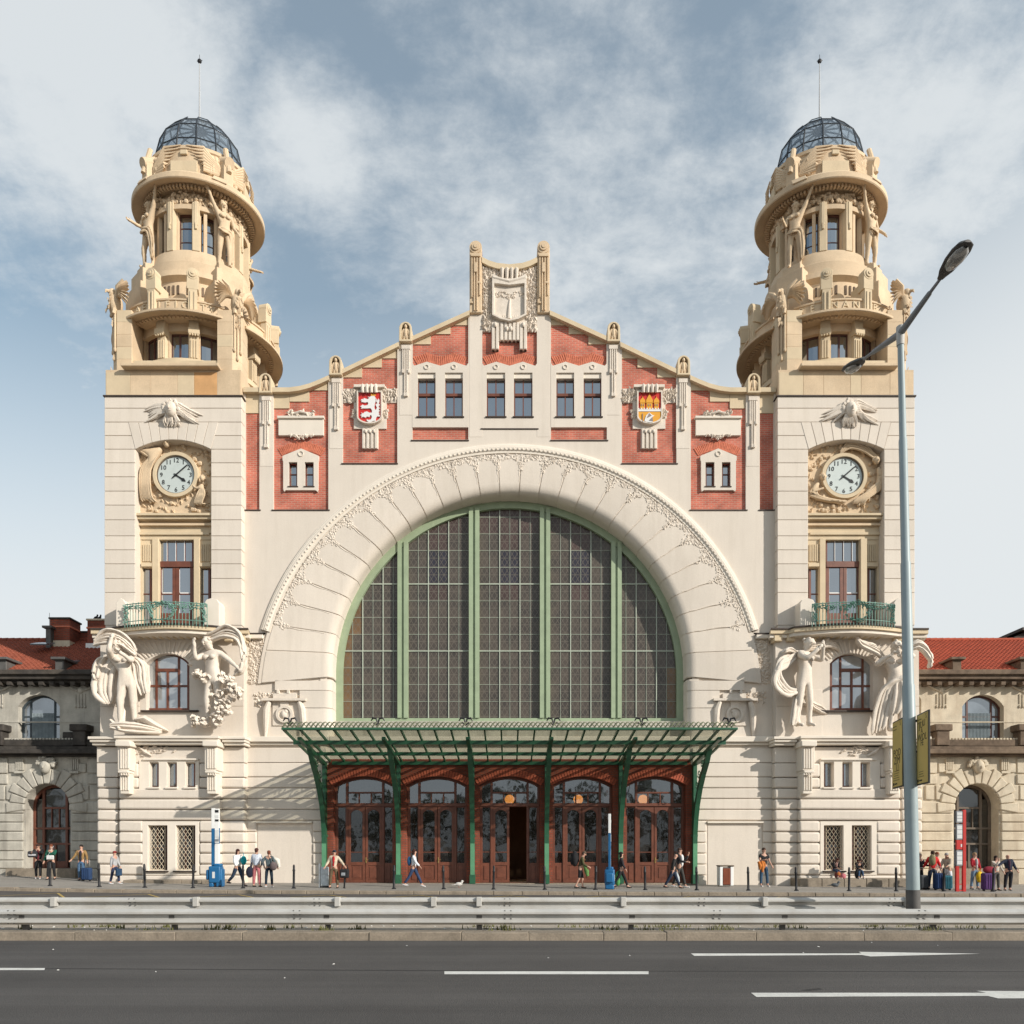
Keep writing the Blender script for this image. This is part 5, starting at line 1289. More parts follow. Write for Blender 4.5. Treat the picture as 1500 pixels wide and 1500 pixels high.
    MB().plate(PF([(208, 1282), (208, 1203), (291, 1203), (291, 1282)], GY), [PF(q_, GY) for q_ in h2], GY+.03, -.26).build('window_surround', 'trim', T, None, .01)
    for q_ in h2:
        u, v = sorted((X(f(q_[0][0]), -.4), X(f(q_[2][0]), -.4)))
        wo = window(T, u-.02, v+.02, Z(1275, -.4), Z(1208, -.4), -.38, 'wood_dark', 'glass_warm', 2, (1, 1), .06, .05)
        gb = MB(); zb, zt = Z(1274, -.55), Z(1209.5, -.55); n_ = 5; wd = (v-u)/n_; hd = (zt-zb)/7.5
        for c_ in range(n_+1):
            x_ = u+c_*wd; pts = []
            for s_ in (-1, 1):
                pts = []
                for k in range(16):
                    z_ = zb+hd*.5*k; xx = x_+s_*(wd/2 if k % 2 else 0)
                    pts.append((min(max(xx, u+.01), v-.01), -.55+.004*s_, min(z_, zt)))
                gb.tube(pts, .014, 4)
        gb.box(u, v, -.565, -.535, zb-.02, zb+.02); gb.box(u, v, -.565, -.535, zt-.02, zt+.02)
        gb.build('diamond_grille', 'stone_cream', wo)
        bx('window_sill', 'roof_edge', q_[0][0]-3, q_[2][0]+2, 1275.5, 1277.5, GY-.08, -.3, GY)
    # fluted consoles under the statues
    for a, b in ((174, 192.5), (301, 319.5)):
        c_ = (a+b)/2; zs = [(1092, 1129, 0, .42), (1129, 1133, 1.5, .5), (1133, 1163, 2.2, .32)]
        for z0, z1, ins, d in zs: bx('console', 'trim', a+ins, b-ins, z0, z1, GY-d, -.3, GY-.3, .03, 2)
        mb = MB()
        for k in range(4):
            q_ = a+4+k*(b-a-8)/3
            mb.box(*sorted((X(f(q_-1.2), GY-.4), X(f(q_+1.2), GY-.4))), GY-.47, GY-.3, Z(1126, GY-.4), Z(1096, GY-.4)); mb.box(*sorted((X(f(q_-1), GY-.3), X(f(q_+1), GY-.3))), GY-.37, GY-.2, Z(1158, GY-.3), Z(1137, GY-.3))
            mb.ball((X(f(q_), GY-.45), GY-.45, Z(1134.5, GY-.4)), .055, 6, 4)
        mb.build('flutes', 'trim', T, None, .01)
        bx('console_cap', 'trim', a-2, b+2, 1086, 1094, GY-.62, -.3, GY-.4, .03, 2)
    mb = MB()                                              # weathered bird-like relief above the small windows
    for k in range(26): mb.leaf((X(f(random.gauss(222 if sg < 0 else 233, 13)), GY), GY+.07, Z(random.gauss(1099, 3.5), GY)), random.uniform(.15, .42), .12, random.uniform(-.6, .9), .09)
    mb.tube([(X(f(203), GY), GY+.03, Z(1094, GY)), (X(f(212), GY), GY-.02, Z(1101, GY)), (X(f(222), GY), GY+.02, Z(1107, GY))], [.03, .09, .03], 6)
    mb.build('bird_relief', 'relief', T)
    # ---- mask over the clock niche
    mb = MB(); c_ = 254 if sg < 0 else mir(1243); x_ = X(f(c_), FY); zf = Z(604, FY)
    mb.ball((x_, FY-.22, zf), (.26, .25, .36), 12, 9); mb.ball((x_, FY-.47, zf-.02), (.045, .06, .10), 6, 5); mb.ball((x_, FY-.42, zf-.17), (.09, .035, .025), 6, 4)
    for k in range(40): a_ = random.uniform(-2.0, 2.0); mb.ball((x_+math.sin(a_)*random.uniform(.24, .40), FY-.2, zf+.05+math.cos(a_)*random.uniform(.28, .44)), random.uniform(.06, .12), 6, 4)
    for s_ in (-1, 1): mb.ball((x_+s_*.09, FY-.37, zf+.06), (.05, .03, .022), 6, 4); mb.tube([(x_+s_*.03, FY-.41, zf+.10), (x_+s_*.14, FY-.38, zf+.13)], .025, 4)
    for s_ in (-1, 1):
        for k in range(16):
            u_ = random.random(); y0 = zf+.30-.5*u_; ln = random.uniform(.3, 1.0)+(.25 if k % 5 == 0 else 0); dz = random.uniform(-.22, .02)-.12*u_
            pts = [(x_+s_*random.uniform(.0, .15), FY-.16, y0), (x_+s_*(.28+.1*random.random()), FY-.17, y0+random.uniform(-.05, .16)), (x_+s_*(.30+ln*.5), FY-.10, y0+dz*.6), (x_+s_*(.35+ln), FY-.02, y0+dz-.1)]
            q_ = smooth(pts, 3); mb.tube(q_, [.05, .065, .08, .09, .085, .08, .07, .055, .035, .012], 5)
    for k in range(16): mb.tube([(x_+random.uniform(-.2, .2), FY-.2, zf+.22), (x_+random.uniform(-.3, .3), FY-.14, zf+.38+random.random()*.1)], [.07, .03], 5)
    for k in range(14):
        dx = random.uniform(-.22, .22); mb.tube([(x_+dx, FY-.22, zf-.22), (x_+dx*1.5+random.uniform(-.1, .1), FY-.16, zf-.50), (x_+dx*1.2+random.uniform(-.15, .15), FY-.06, zf-.66-.1*random.random())], [.055, .06, .015], 5)
    mb.build('mask_relief', 'relief', T, 50)
    # ---- sandstone block and corner piers
    z0 = Z(580, FY); z1 = Z(545, -.2)
    box('string_line', 'roof_edge', T, sg*TX-3.26, sg*TX+3.26, FY-.05, 5.6, z0-.04, z0+.02)
    HWt = 3.16
    box('belfry_base', 'sand', T, sg*TX-HWt, sg*TX+HWt, FY+.01, 5.4, z0+.02, z1)
    # a few blocks of other colour and courses on the base, proud by millimetres
    bw = [-3.14, -2.0, -1.05, .2, .98 if sg < 0 else .7, 2.05, 3.14]
    for i, (a, b) in enumerate(zip(bw, bw[1:])):
        mt = 'sand_orange' if (sg < 0 and i == 4) else 'sand_pale' if i % 3 == 0 else 'sand'
        box('stone_block', mt, T, cc.x+a+.006, cc.x+b-.006, FY-.004, .2, z0+.03, z1-.12, .006)
    zp = 26.95; zlo = z1
    for qx in (-1, 1):
        for qy in (-1, 1):
            xo = cc.x+qx*3.05; yo = cc.y+qy*2.72; xi = cc.x+qx*2.0; yi = cc.y+qy*1.7; ch = .34
            poly = [(xi, yo), (xo-qx*ch, yo), (xo, yo-qy*ch), (xo, yi), (xi, yi)]
            pr = MB().plan(poly, zlo-.02, zp).build('corner_pier', 'sand', T, None, .015)
            if qy < 0:
                # courses of the pier as shallow joints: thin proud slabs
                for k in range(5):
                    za = zlo+(zp-zlo)*k/5; pl2 = [(xi+qx*.004, yo-.008), (xo-qx*ch, yo-.008), (xo+qx*.006, yo+ch-.004), (xo+qx*.006, yi), (xi+qx*.004, yi-.01)]
                    MB().plan(pl2, za+.012, za+(zp-zlo)/5-.012).build('stone_block', 'sand' if (k+qx) % 3 else 'sand_pale', T, None, .01)
                # reeds hanging under the eagle on the chamfer
                mb = MB(); n_ = Vector((qx, -1, 0)).normalized(); tn = Vector((1, qx, 0)).normalized(); o = Vector((xo-qx*ch/2, yo+ch/2, 0))
                for d, zb_ in ((-.16, 25.1), (0, 24.75), (.16, 25.1)):
                    p = o+tn*d+n_*.05; mb.tube([p+Vector((0, 0, zb_)), p+Vector((0, 0, 26.9))], .045, 6); mb.ball(p+Vector((0, 0, zb_)), (.07, .07, .12), 6, 5)
                for k in range(10): p = o+n_*.04; mb.leaf((p.x+random.gauss(0, .12), p.y-.05, random.uniform(26.2, 27.0)), .3, .14, -1.57+random.gauss(0, .3), .08, tuple(n_))
                mb.build('reed_relief', 'sand', T, 50)
                mb = MB(); p = o+n_*.12; mb.ball((p.x, p.y, 23.75), (.12, .14, .2), 8, 6); mb.ball((p.x, p.y-.06, 24.02), (.09, .1, .1), 8, 6); mb.tube([(p.x, p.y, 23.7), (p.x, p.y-.1, 23.4), (p.x, p.y-.02, 23.2)], [.1, .08, .02], 6); mb.tube([(p.x, p.y, 24.0), (p.x+qx*.05, p.y-.05, 24.3)], [.05, .012], 5)
                mb.build('corner_beast', 'sand', T, 50)
    bx('ledge', 'sand', 180, 322, 535.5, 540.5, FY-.32, .5, FY-.1, .02); bx('ledge', 'sand_pale', 183, 319, 529, 535.4, -.16, .4, -.1, .02)
    before = set(bpy.data.objects)
    # ---- bay storey: round wall with windows on all four faces
    RW = 2.9; zwb, zwt = 24.50, 25.84
    for q in (0, 90, 180, 270):
        for a0, a1 in ((9, 20), (42, 48), (-20, -9), (-48, -42)): MB().ring(RW-.4, RW, zwb, zwt, cc, 5, q+a0, q+a1).build('drum_wall', 'sand', T)
    MB().ring(RW-.42, RW+.02, zlo-.05, zwb+.001, cc, 64).build('drum_wall', 'sand', T); MB().ring(RW-.42, RW+.03, zwt-.001, 26.5, cc, 64).build('drum_wall', 'sand', T)
    MB().ring(RW-.1, RW+.22, zwb-.14, zwb, cc, 64).build('drum_sill', 'sand_pale', T, 40)
    box('belfry_core', 'interior', T, cc.x-1.6, cc.x+1.6, cc.y-1.6, cc.y+1.6, zlo, 28)
    for q in (0, 90 if sg < 0 else -90):
        for a0, a1 in ((-9, 9), (20, 42), (-42, -20)):
            wm_ = MB().ring(RW-.30, RW-.22, zwb, zwb+.07, cc, 4, q+a0, q+a1).ring(RW-.30, RW-.22, zwt-.08, zwt, cc, 4, q+a0, q+a1)
            for t in (0, .5, 1): am = q+a0+(a1-a0)*t; wm_.ring(RW-.30, RW-.22, zwb, zwt, cc, 1, am-.9, am+.9)
            wo = wm_.build('window', 'wood_dark', T)
            for t in (0, 1): MB().ring(RW-.27, RW-.26, zwb+.05, zwt-.05, cc, 2, q+a0+(a1-a0)*t/2, q+a0+(a1-a0)*(t+1)/2).build('pane', 'glass', wo)
        for a in (-14.5, 14.5):                                     # short fluted pilasters with capitals
            t = R(q+a); d = Vector((math.sin(t), -math.cos(t), 0)); p = cc+d*(RW+.06)
            mb = MB(); mb.obox(p+Vector((0, 0, (zwb+25.58)/2)), (.42, .30, 25.58-zwb), R(q+a))
            for k in (-1, 0, 1): mb.obox(p+d*.17+Vector((d.y*-k*.12, d.x*k*.12, (zwb+.1+25.3)/2)), (.075, .06, .85), R(q+a))
            o = mb.build('pilaster', 'sand_pale', T, None, .012)
            mb = MB(); mb.obox(p+d*.10+Vector((0, 0, 25.72)), (.52, .48, .28), R(q+a)); mb.obox(p+d*.07+Vector((0, 0, 26.05)), (.46, .34, .42), R(q+a))
            for k in (-1.5, -.5, .5, 1.5): mb.ball(p+d*.30+Vector((-d.y*k*.12, d.x*k*.12, 25.55)), .06, 6, 4)
            mb.build('capital', 'sand_pale', o, None, .02)
    # main bowed cornice with dentils, inscription parapet
    for q in (0, 90, 180, 270): MB().lathe([(2.2, 26.44), (2.97, 26.44), (3.42, 26.30), (3.42, 26.26), (3.9, 26.18), (4.06, 26.13), (4.10, 26.15), (4.10, 26.24), (4.0, 26.30), (3.86, 26.36), (3.5, 26.38), (3.0, 26.52), (2.2, 26.52)], cc, 26, q-40, q+40).build('bow_cornice', 'sand', T, 30)
    mb = MB()
    for i in range(110):
        t = R(i*360/110)
        if 37 < (i*360/110) % 90 < 53: continue
        mb.obox(cc+Vector((math.sin(t)*3.52, -math.cos(t)*3.46, 26.22)), (.11, .18, .12), t)
    mb.build('dentils', 'sand', T)
    for q in (0, 90, 180, 270): MB().lathe([(2.6, 26.2), (3.72, 26.25), (3.72, 26.78), (3.78, 26.8), (3.78, 26.88), (3.66, 26.92), (3.3, 26.92), (2.6, 27.0)], cc, 26, q-37, q+37).build('parapet', 'sand', T, 30)
    word = 'AEDIFICATVM' if sg < 0 else 'REGNANTE'
    lt = []
    for i, chh in enumerate(word):
        stp = 6.2 if sg < 0 else 7.6
        a = (i-(len(word)-1)/2)*stp+(3 if sg < 0 else -5); t = R(a)
        o = text(chh, .46, 'sand_pale', T, (cc.x+math.sin(t)*3.735, cc.y-math.cos(t)*3.735, 26.58), (R(90), 0, t), .035, 'inscription_letter')
    # recessed band with slots behind the scroll consoles
    MB().lathe([(2.3, 26.9), (2.62, 26.9), (2.62, 28.35), (2.9, 28.5), (2.9, 28.75), (2.2, 28.8)], cc, 64).build('recessed_band', 'sand', T, 30)
    mb = MB()
    for i in range(72):
        if (i % 18) in (0, 8, 9, 10): continue
        t = R(i*5+2.5); mb.obox(cc+Vector((math.sin(t)*2.60, -math.cos(t)*2.60, 27.95)), (.10, .12, .42), t)
    mb.build('slots', 'stone_brown', T)
    for q in (0, 90 if sg < 0 else -90):
        for a in (-14.5, 14.5):
            t = R(q+a); d = Vector((math.sin(t), -math.cos(t), 0)); p = cc+d*3.72
            mb = MB(); mb.obox(p+Vector((0, 0, 26.85)), (.40, .34, 1.0), t); mb.obox(p-d*.05+Vector((0, 0, 27.6)), (.52, .46, .62), t); mb.obox(p-d*.5+Vector((0, 0, 27.35)), (.34, .9, .8), t)
            for k in (-.09, .09): mb.obox(p+d*.19+Vector((-d.y*k, d.x*k, 26.75)), (.07, .06, .85), t)
            for r_, l_ in ((.27, .0), (.18, .05), (.08, .09)): mb.tube([p-d*.25+Vector((0, 0, 28.0)), p+d*(.2+l_)+Vector((0, 0, 28.0))], r_, 16)
            mb.build('scroll_console', 'sand_pale', T, None, .015)
    # stepped blocks on the diagonals up to the statue pedestals
    for q in (45, 135, 225, 315):
        t = R(q); d = Vector((math.sin(t), -math.cos(t), 0))
        mb = MB(); mb.obox(cc+d*2.72+Vector((0, 0, 27.35)), (1.75, 1.3, 1.7), t); mb.obox(cc+d*2.6+Vector((0, 0, 28.5)), (1.35, 1.15, 1.0), t); mb.obox(cc+d*2.5+Vector((0, 0, 29.12)), (.95, .95, .56), t)
        mb.build('stepped_pedestal', 'sand', T, None, .02)
    # ---- upper drum
    MB().lathe([(1.8, 28.6), (2.62, 28.72), (2.70, 28.85), (2.70, 29.3), (2.62, 29.36), (2.5, 29.4), (2.42, 29.9), (2.36, 30.02), (1.7, 30.02)], cc, 64).build('drum_base', 'sand', T, 30)
    ub, ut = 30.02, 32.0; RU = 2.12
    for q in (0, 90, 180, 270):
        for a0, a1 in ((9.5, 21), (41, 49), (-21, -9.5), (-49, -41)): MB().ring(RU-.35, RU, ub, ut, cc, 4, q+a0, q+a1).build('drum_wall', 'sand', T)
    MB().ring(RU-.36, RU+.02, ut-.001, 33.0, cc, 64).build('drum_wall', 'sand', T)
    MB().lathe([(1.5, 30), (1.5, 33.0)], cc, 24).build('drum_core', 'interior', T)
    for q in (0, 90 if sg < 0 else -90):
        for a0, a1 in ((-9.5, 9.5), (21, 41), (-41, -21)):
            wm_ = MB().ring(RU-.30, RU-.22, ub, ub+.07, cc, 4, q+a0, q+a1).ring(RU-.30, RU-.22, ut-.12, ut, cc, 4, q+a0, q+a1)
            for t in (0, 1): am = q+a0+(a1-a0)*t; wm_.ring(RU-.30, RU-.22, ub, ut, cc, 1, am-1.4, am+1.4)
            for zz in (.33, .66): wm_.ring(RU-.285, RU-.24, ub+(ut-ub)*zz-.02, ub+(ut-ub)*zz+.02, cc, 3, q+a0, q+a1)
            wo = wm_.build('window', 'wood_dark', T)
            for k in range(3): MB().ring(RU-.265, RU-.255, ub+(ut-ub)*k/3+.03, ub+(ut-ub)*(k+1)/3-.03, cc, 3, q+a0, q+a1).build('pane', 'glass', wo)
        for a in (-15.2, 15.2):
            t = R(q+a); d = Vector((math.sin(t), -math.cos(t), 0)); p = cc+d*(RU+.12)
            mb = MB(); mb.obox(p+Vector((0, 0, 31.15)), (.34, .34, 2.3), t); mb.obox(p+d*.17+Vector((0, 0, 31.75)), (.16, .1, 1.1), t); mb.obox(p+d*.2+Vector((0, 0, 31.15)), (.10, .1, .3), t)
            mb.build('pilaster', 'sand_pale', T, None, .012)
        for a in (-26, 26, -40, 40):
            t = R(q+a); d = Vector((math.sin(t), -math.cos(t), 0)); p = cc+d*(RU+.02); MB().obox(p+Vector((0, 0, 31.0)), (.16, .2, 2.0), t).build('jamb', 'sand', T, None, .01)
    MB().ring(RU, RU+.24, 31.98, 32.2, cc, 64).build('drum_lintel', 'sand', T)
    gb = MB()                                                  # garland of leaves and fruit
    for i in range(520):
        t = random.uniform(0, 6.2832); zz = 32.62-.18*abs(math.sin(t*4))+random.gauss(0, .16); d = Vector((math.sin(t), -math.cos(t), 0)); p = cc+d*(RU+.1+random.uniform(0, .12))
        if random.random() < .45: gb.ball(p+Vector((0, 0, zz)), random.uniform(.06, .12), 6, 4)
        else: gb.leaf(p+Vector((0, 0, zz)), random.uniform(.18, .34), .15, random.uniform(0, 6), .10, tuple(d))
    gb.build('garland', 'sand', T)
    MB().lathe([(1.6, 32.9), (2.45, 32.92), (2.5, 33.0), (2.62, 33.02), (2.62, 32.98), (3.05, 32.88), (3.16, 32.86), (3.2, 32.9), (3.2, 33.12), (3.1, 33.16), (3.0, 33.3), (2.85, 33.36), (2.6, 33.42), (1.6, 33.5)], cc, 72).build('upper_cornice', 'sand', T, 30)
    mb = MB()
    for i in range(96): t = R(i*3.75); mb.obox(cc+Vector((math.sin(t)*2.58, -math.cos(t)*2.58, 32.86)), (.09, .22, .14), t)
    mb.build('dentils', 'sand', T)
    for q in (35, 145, 215, 325):
        t = R(q); d = Vector((math.sin(t), -math.cos(t), 0)); MB().obox(cc+d*2.86+Vector((0, 0, 33.22)), (.7, .8, .34), t).build('cornice_block', 'sand', T, None, .02)
    MB().lathe([(1.6, 33.3), (2.52, 33.38), (2.52, 33.55), (2.42, 33.62), (2.38, 34.9), (2.46, 34.95), (2.46, 35.1), (2.2, 35.2), (1.6, 35.25)], cc, 64).build('attic', 'sand', T, 30)
    for q in (0, 90, 180, 270):                                 # spread wings and scroll heads on the attic
        for s_ in (-1, 1):
            mb = MB()
            for k in range(8):
                t0 = R(q+s_*38); t1 = R(q+s_*(3+k*3.2)); zt = 35.12-.16*k; P0 = cc+Vector((math.sin(t0)*2.55, -math.cos(t0)*2.55, 34.30-.05*k)); P1 = cc+Vector((math.sin(t1)*2.5, -math.cos(t1)*2.5, zt-.05)); tm = R(q+s_*21); Pm = cc+Vector((math.sin(tm)*2.62, -math.cos(tm)*2.62, 34.98-.15*k))
                mb.tube([P0, Pm, P1], [.10, .075, .02], 6)
            for k in range(18): tt = R(q+s_*random.uniform(28, 44)); mb.ball(cc+Vector((math.sin(tt)*2.5, -math.cos(tt)*2.5, random.uniform(33.75, 34.7))), random.uniform(.1, .18), 6, 5)
            mb.build('wing_relief', 'sand', T, 50)
        t = R(q); d = Vector((math.sin(t), -math.cos(t), 0)); mb = MB(); mb.obox(cc+d*2.42+Vector((0, 0, 34.05)), (1.3, .12, .62), t); mb.obox(cc+d*2.45+Vector((0, 0, 34.75)), (.35, .12, .22), t); mb.build('attic_tablet', 'sand_pale', T, None, .02)
        t = R(q+45); d = Vector((math.sin(t), -math.cos(t), 0)); mb = MB(); mb.tube([cc+d*2.3+Vector((0, 0, 34.75)), cc+d*3.0+Vector((0, 0, 34.45))], [.30, .26], 12); mb.obox(cc+d*2.6+Vector((0, 0, 34.0)), (.5, .6, 1.1), t); mb.tube([cc+d*2.6+Vector((0, 0, 35.3)), cc+d*2.95+Vector((0, 0, 34.0))], .13, 8); mb.build('scroll_head', 'sand', T, 40)
    # ---- glass dome: twelve sides, four tiers
    ns = 14; tiers = [(2.12, 35.15), (2.10, 35.85), (1.9, 36.85), (1.42, 37.55), (.98, 37.85), (.32, 38.0)]
    fr = MB(); R_ = lambda i, r, z: cc+Vector((math.sin(2*math.pi*(i+.5)/ns)*r, -math.cos(2*math.pi*(i+.5)/ns)*r, z))
    for i in range(ns):
        fr.tube([R_(i, r, z) for r, z in tiers], .045, 6)
        for r, z in tiers: fr.tube([R_(i, r, z), R_(i+1, r, z)], .04, 5)
        for j in range(5):
            a, b = tiers[j], tiers[j+1]; v = [R_(i, *a), R_(i+1, *a), R_(i+1, *b), R_(i, *b)]; c_ = sum(v, Vector())/4; n_ = (v[1]-v[0]).cross(v[3]-v[0]).normalized()
            v = [c_+(q-c_)*.975 for q in v]
            if j == 3 and i % 2 == 0: v = [v[0]+n_*.02, v[1]+n_*.02, v[2]+n_*.16, v[3]+n_*.16]   # raised vents
            mb = MB(); mb.add([q-n_*.012 for q in v]+[q+n_*.012 for q in v], [(0, 3, 2, 1), (4, 5, 6, 7), (0, 1, 5, 4), (1, 2, 6, 5), (2, 3, 7, 6), (3, 0, 4, 7)]); mb.build('dome_pane', 'glass_dome', T)
            if j == 3 and i % 2 == 0:
                for e in range(4): fr.tube([v[e], v[(e+1) % 4]], .03, 4)
    fr.lathe([(.2, 37.95), (.38, 38.0), (.2, 38.06), (0.01, 38.08)], cc, 14)
    for k in range(4): t = k*.8; fr.tube([cc+Vector((-1.7*math.cos(t), -1.7*math.sin(t), 35.5)), cc+Vector((0, 0, 37.4)), cc+Vector((1.7*math.cos(t), 1.7*math.sin(t), 35.5))], .035, 4)
    fr.build('dome_frame', mat('dome_steel%d' % sg, (.03, .035, .042), .45, .1, 3), T)
    MB().tube([cc+Vector((0, 0, 38.1)), cc+Vector((0, 0, 41.55))], [.05, .024], 8).build('mast', 'mast_grey', T)
    mb = MB(); mb.ball(cc+Vector((0, 0, 41.62)), .11, 10, 8); mb.tube([cc+Vector((0, 0, 41.7)), cc+Vector((0, 0, 41.95))], .012, 4); mb.tube([cc+Vector((-.14, 0, 41.62)), cc+Vector((.14, 0, 41.66))], .02, 4); mb.build('mast_ball', 'black_iron', T)
    for o in set(bpy.data.objects)-before:                      # the drums are slightly oval in plan
        if o.type != 'MESH': continue
        for v in o.data.vertices: v.co.y = TY+(v.co.y-TY)*(.8 if v.co.z < 33.3 else .72); v.co.z = warp(v.co.z)
    return T, f, cc
tl, fL, cL = tower(-1, 'left')
tr, fR, cR = tower(1, 'right')
# ---- clocks
def clock(sg, f, cx, cy, lab):
    Y = .0; xc, zc_ = X(f(cx) if sg < 0 else cx, Y), Z(cy, Y)
    t = thing('wall_clock', (xc, .1, zc_), lab, 'clock', 'tower clocks')
    r = 28.2/31
    MB().disc((xc, zc_), r+.16, -.10, .12, 48, r-.01).build('bezel', 'sand_pale', t, None, .03, ); MB().disc((xc, zc_), r+.02, -.05, .1, 48, r-.05).build('rim', 'wood_grey', t)
    MB().disc((xc, zc_), r-.03, -.0, .09, 48).build('dial', 'enamel', t)
    for h in range(1, 13):
        a = R(h*30); q = r*.76; text(str(h), .30, 'black_iron', t, (xc+math.sin(a)*q, -.012, zc_+math.cos(a)*q), ext=.004, name='numeral')
    def hand(ang, ln, wd, nm, tail):
        a = R(ang); d = Vector((math.sin(a), 0, math.cos(a))); n = Vector((math.cos(a), 0, -math.sin(a))); c = Vector((xc, -.03 if wd > .05 else -.045, zc_))
        if wd > .05: pts = [c-d*tail-n*.02, c-d*tail+n*.02, c+d*ln*.55+n*.035, c+d*ln*.72+n*wd, c+d*ln, c+d*ln*.72-n*wd, c+d*ln*.55-n*.035]
        else: pts = [c-d*tail-n*.03, c-d*tail+n*.03, c+d*ln*.9+n*wd*.6, c+d*ln, c+d*ln*.9-n*wd*.6]
        m_ = MB(); k = len(pts); m_.add(pts+[p+Vector((0, .008, 0)) for p in pts], [tuple(range(k)), tuple(range(k, 2*k))[::-1]]+[(i, (i+1) % k, (i+1) % k+k, i+k) for i in range(k)]); m_.build(nm, 'black_iron', t)
    hand(123, r*.62, .08, 'hour_hand', .12); hand(49, r*.84, .045, 'minute_hand', .22)
    hb = MB(); hb.disc((xc, zc_), .05, -.06, -.0, 12); hb.build('hub', 'black_iron', t)
    return xc, zc_, r
def clock_relief(sg, f, xc, zc_, r):
    """figures and foliage carved round the dial"""
    rt = thing('clock_relief', (xc, .1, zc_-1.5), 'sandstone relief with %s around the %s tower clock' % (('a robed woman and a small child', 'left') if sg < 0 else ('two crouching draped figures', 'right')), 'relief', 'carved reliefs round the clocks')
    mb = MB(); x0, x1, z0, z1 = X(f(199), .1), X(f(308), .1), Z(750, .1), Z(650, .1); x0, x1 = min(x0, x1), max(x0, x1)
    n = 0
    while n < 170:
        x, z = random.uniform(x0, x1), random.uniform(z0, z1); d = math.hypot(x-xc, z-zc_)
        if d < r+.2 or (z > z1-.3 and abs(x-xc) > 1.2): continue
        n += 1
        if random.random() < .35: mb.ball((x, .08, z), random.uniform(.05, .13), 6, 4)
        else: mb.leaf((x, .1, z), random.uniform(.14, .36), .13, random.uniform(0, 6), .10)
    mb.build('foliage', 'sand', rt)
    return rt, x0, x1, z0
for sg, f, cx, cy, lab in ((-1, fL, 258, 696, 'round pale clock showing eight past four on the left tower'), (1, fR, 1236, 698, 'round pale clock showing eight past four on the right tower')):
    xc, zc_, r = clock(sg, f, cx, cy, lab); rt, x0, x1, z0 = clock_relief(sg, f, xc, zc_, r)
    def fig(nm, head, chest, hip, knee, foot, sc__, elb, hand):
        v = lambda p, y: Vector((p[0], y, p[1]))
        pts = [v(hip, .02), v(chest, -.03), v(((chest[0]+head[0])/2, (chest[1]+head[1])/2), -.06), v(knee, -.06), v(foot, .0), v(elb, -.10), v(hand, -.08), v((knee[0]+.10, knee[1]-.05), -.0), v((foot[0]+.16, foot[1]+.02), .0)]
        skinned(nm, pts, [(0, 1), (1, 2), (0, 3), (3, 4), (1, 5), (5, 6), (0, 7), (7, 8)], [q*sc__ for q in (.17, .20, .09, .12, .07, .09, .055, .12, .07)], 'sand', rt, 0, 1)
        d = MB(); d.ball((head[0], -.14, head[1]), (.15*sc__, .15*sc__, .19*sc__), 10, 8); d.ball((head[0]+.02, -.28*sc__-.02, head[1]-.03), (.03*sc__, .03, .05*sc__), 6, 4)
        for k in range(16): a_ = random.uniform(-1.9, 1.9); d.ball((head[0]+math.sin(a_)*.15*sc__, -.12, head[1]+.04+math.cos(a_)*.16*sc__), random.uniform(.04, .07)*sc__, 6, 4)
        d.build('head', 'sand', rt, 60); d = MB()
        for k in range(9):
            q = k/8-.5; w1 = random.uniform(.8, 1.2); d.tube([v((chest[0]+q*.26*sc__, chest[1]-.08), -.10), v((hip[0]+q*.42*sc__*w1, hip[1]), -.12), v((knee[0]*.5+foot[0]*.5+q*.5*sc__, (knee[1]+foot[1])/2), -.12), v((foot[0]+q*.62*sc__*w1, foot[1]+.04+.1*random.random()), -.05)], [.03, .05, .045, .03], 6) if 0 else d.tube(smooth([v((chest[0]+q*.26*sc__, chest[1]-.08), -.10), v((hip[0]+q*.42*sc__*w1+.06, hip[1]), -.12), v((knee[0]*.5+foot[0]*.5+q*.5*sc__-.05, (knee[1]+foot[1])/2), -.12), v((foot[0]+q*.62*sc__*w1, foot[1]+.04+.1*random.random()), -.05)], 3), [.03, .035, .045, .05, .05, .05, .045, .045, .04, .02], 6)
        d.build('drapery', 'sand', rt, 60)
    if sg < 0:
        fig('robed_figure', (X(246), Z(652)), (X(230), Z(664)), (X(214), Z(690)), (X(212), Z(716)), (X(222), Z(738)), 1.0, (X(206), Z(662)), (X(228), Z(676)))
        fig('child_figure', (X(298), Z(703)), (X(297), Z(715)), (X(294), Z(726)), (X(291), Z(735)), (X(296), Z(742)), .68, (X(288), Z(717)), (X(283), Z(712)))
    else:
        fig('draped_figure', (X(1282), Z(677)), (X(1290), Z(690)), (X(1288), Z(712)), (X(1270), Z(722)), (X(1256), Z(742)), .95, (X(1293), Z(704)), (X(1272), Z(718)))
        fig('crouching_figure', (X(1204), Z(701)), (X(1194), Z(712)), (X(1190), Z(728)), (X(1210), Z(732)), (X(1232), Z(738)), .85, (X(1188), Z(722)), (X(1206), Z(716)))
        d = MB(); [d.tube(p_, r_, 6) for p_, r_ in folds([((X(1230), -.02, Z(664)), .4), ((X(1244), -.08, Z(653)), 1), ((X(1264), -.08, Z(658)), 1), ((X(1284), -.04, Z(674)), .5)], .36, 6, .055)]; d.build('billowing_cloth', 'sand', rt, 60)
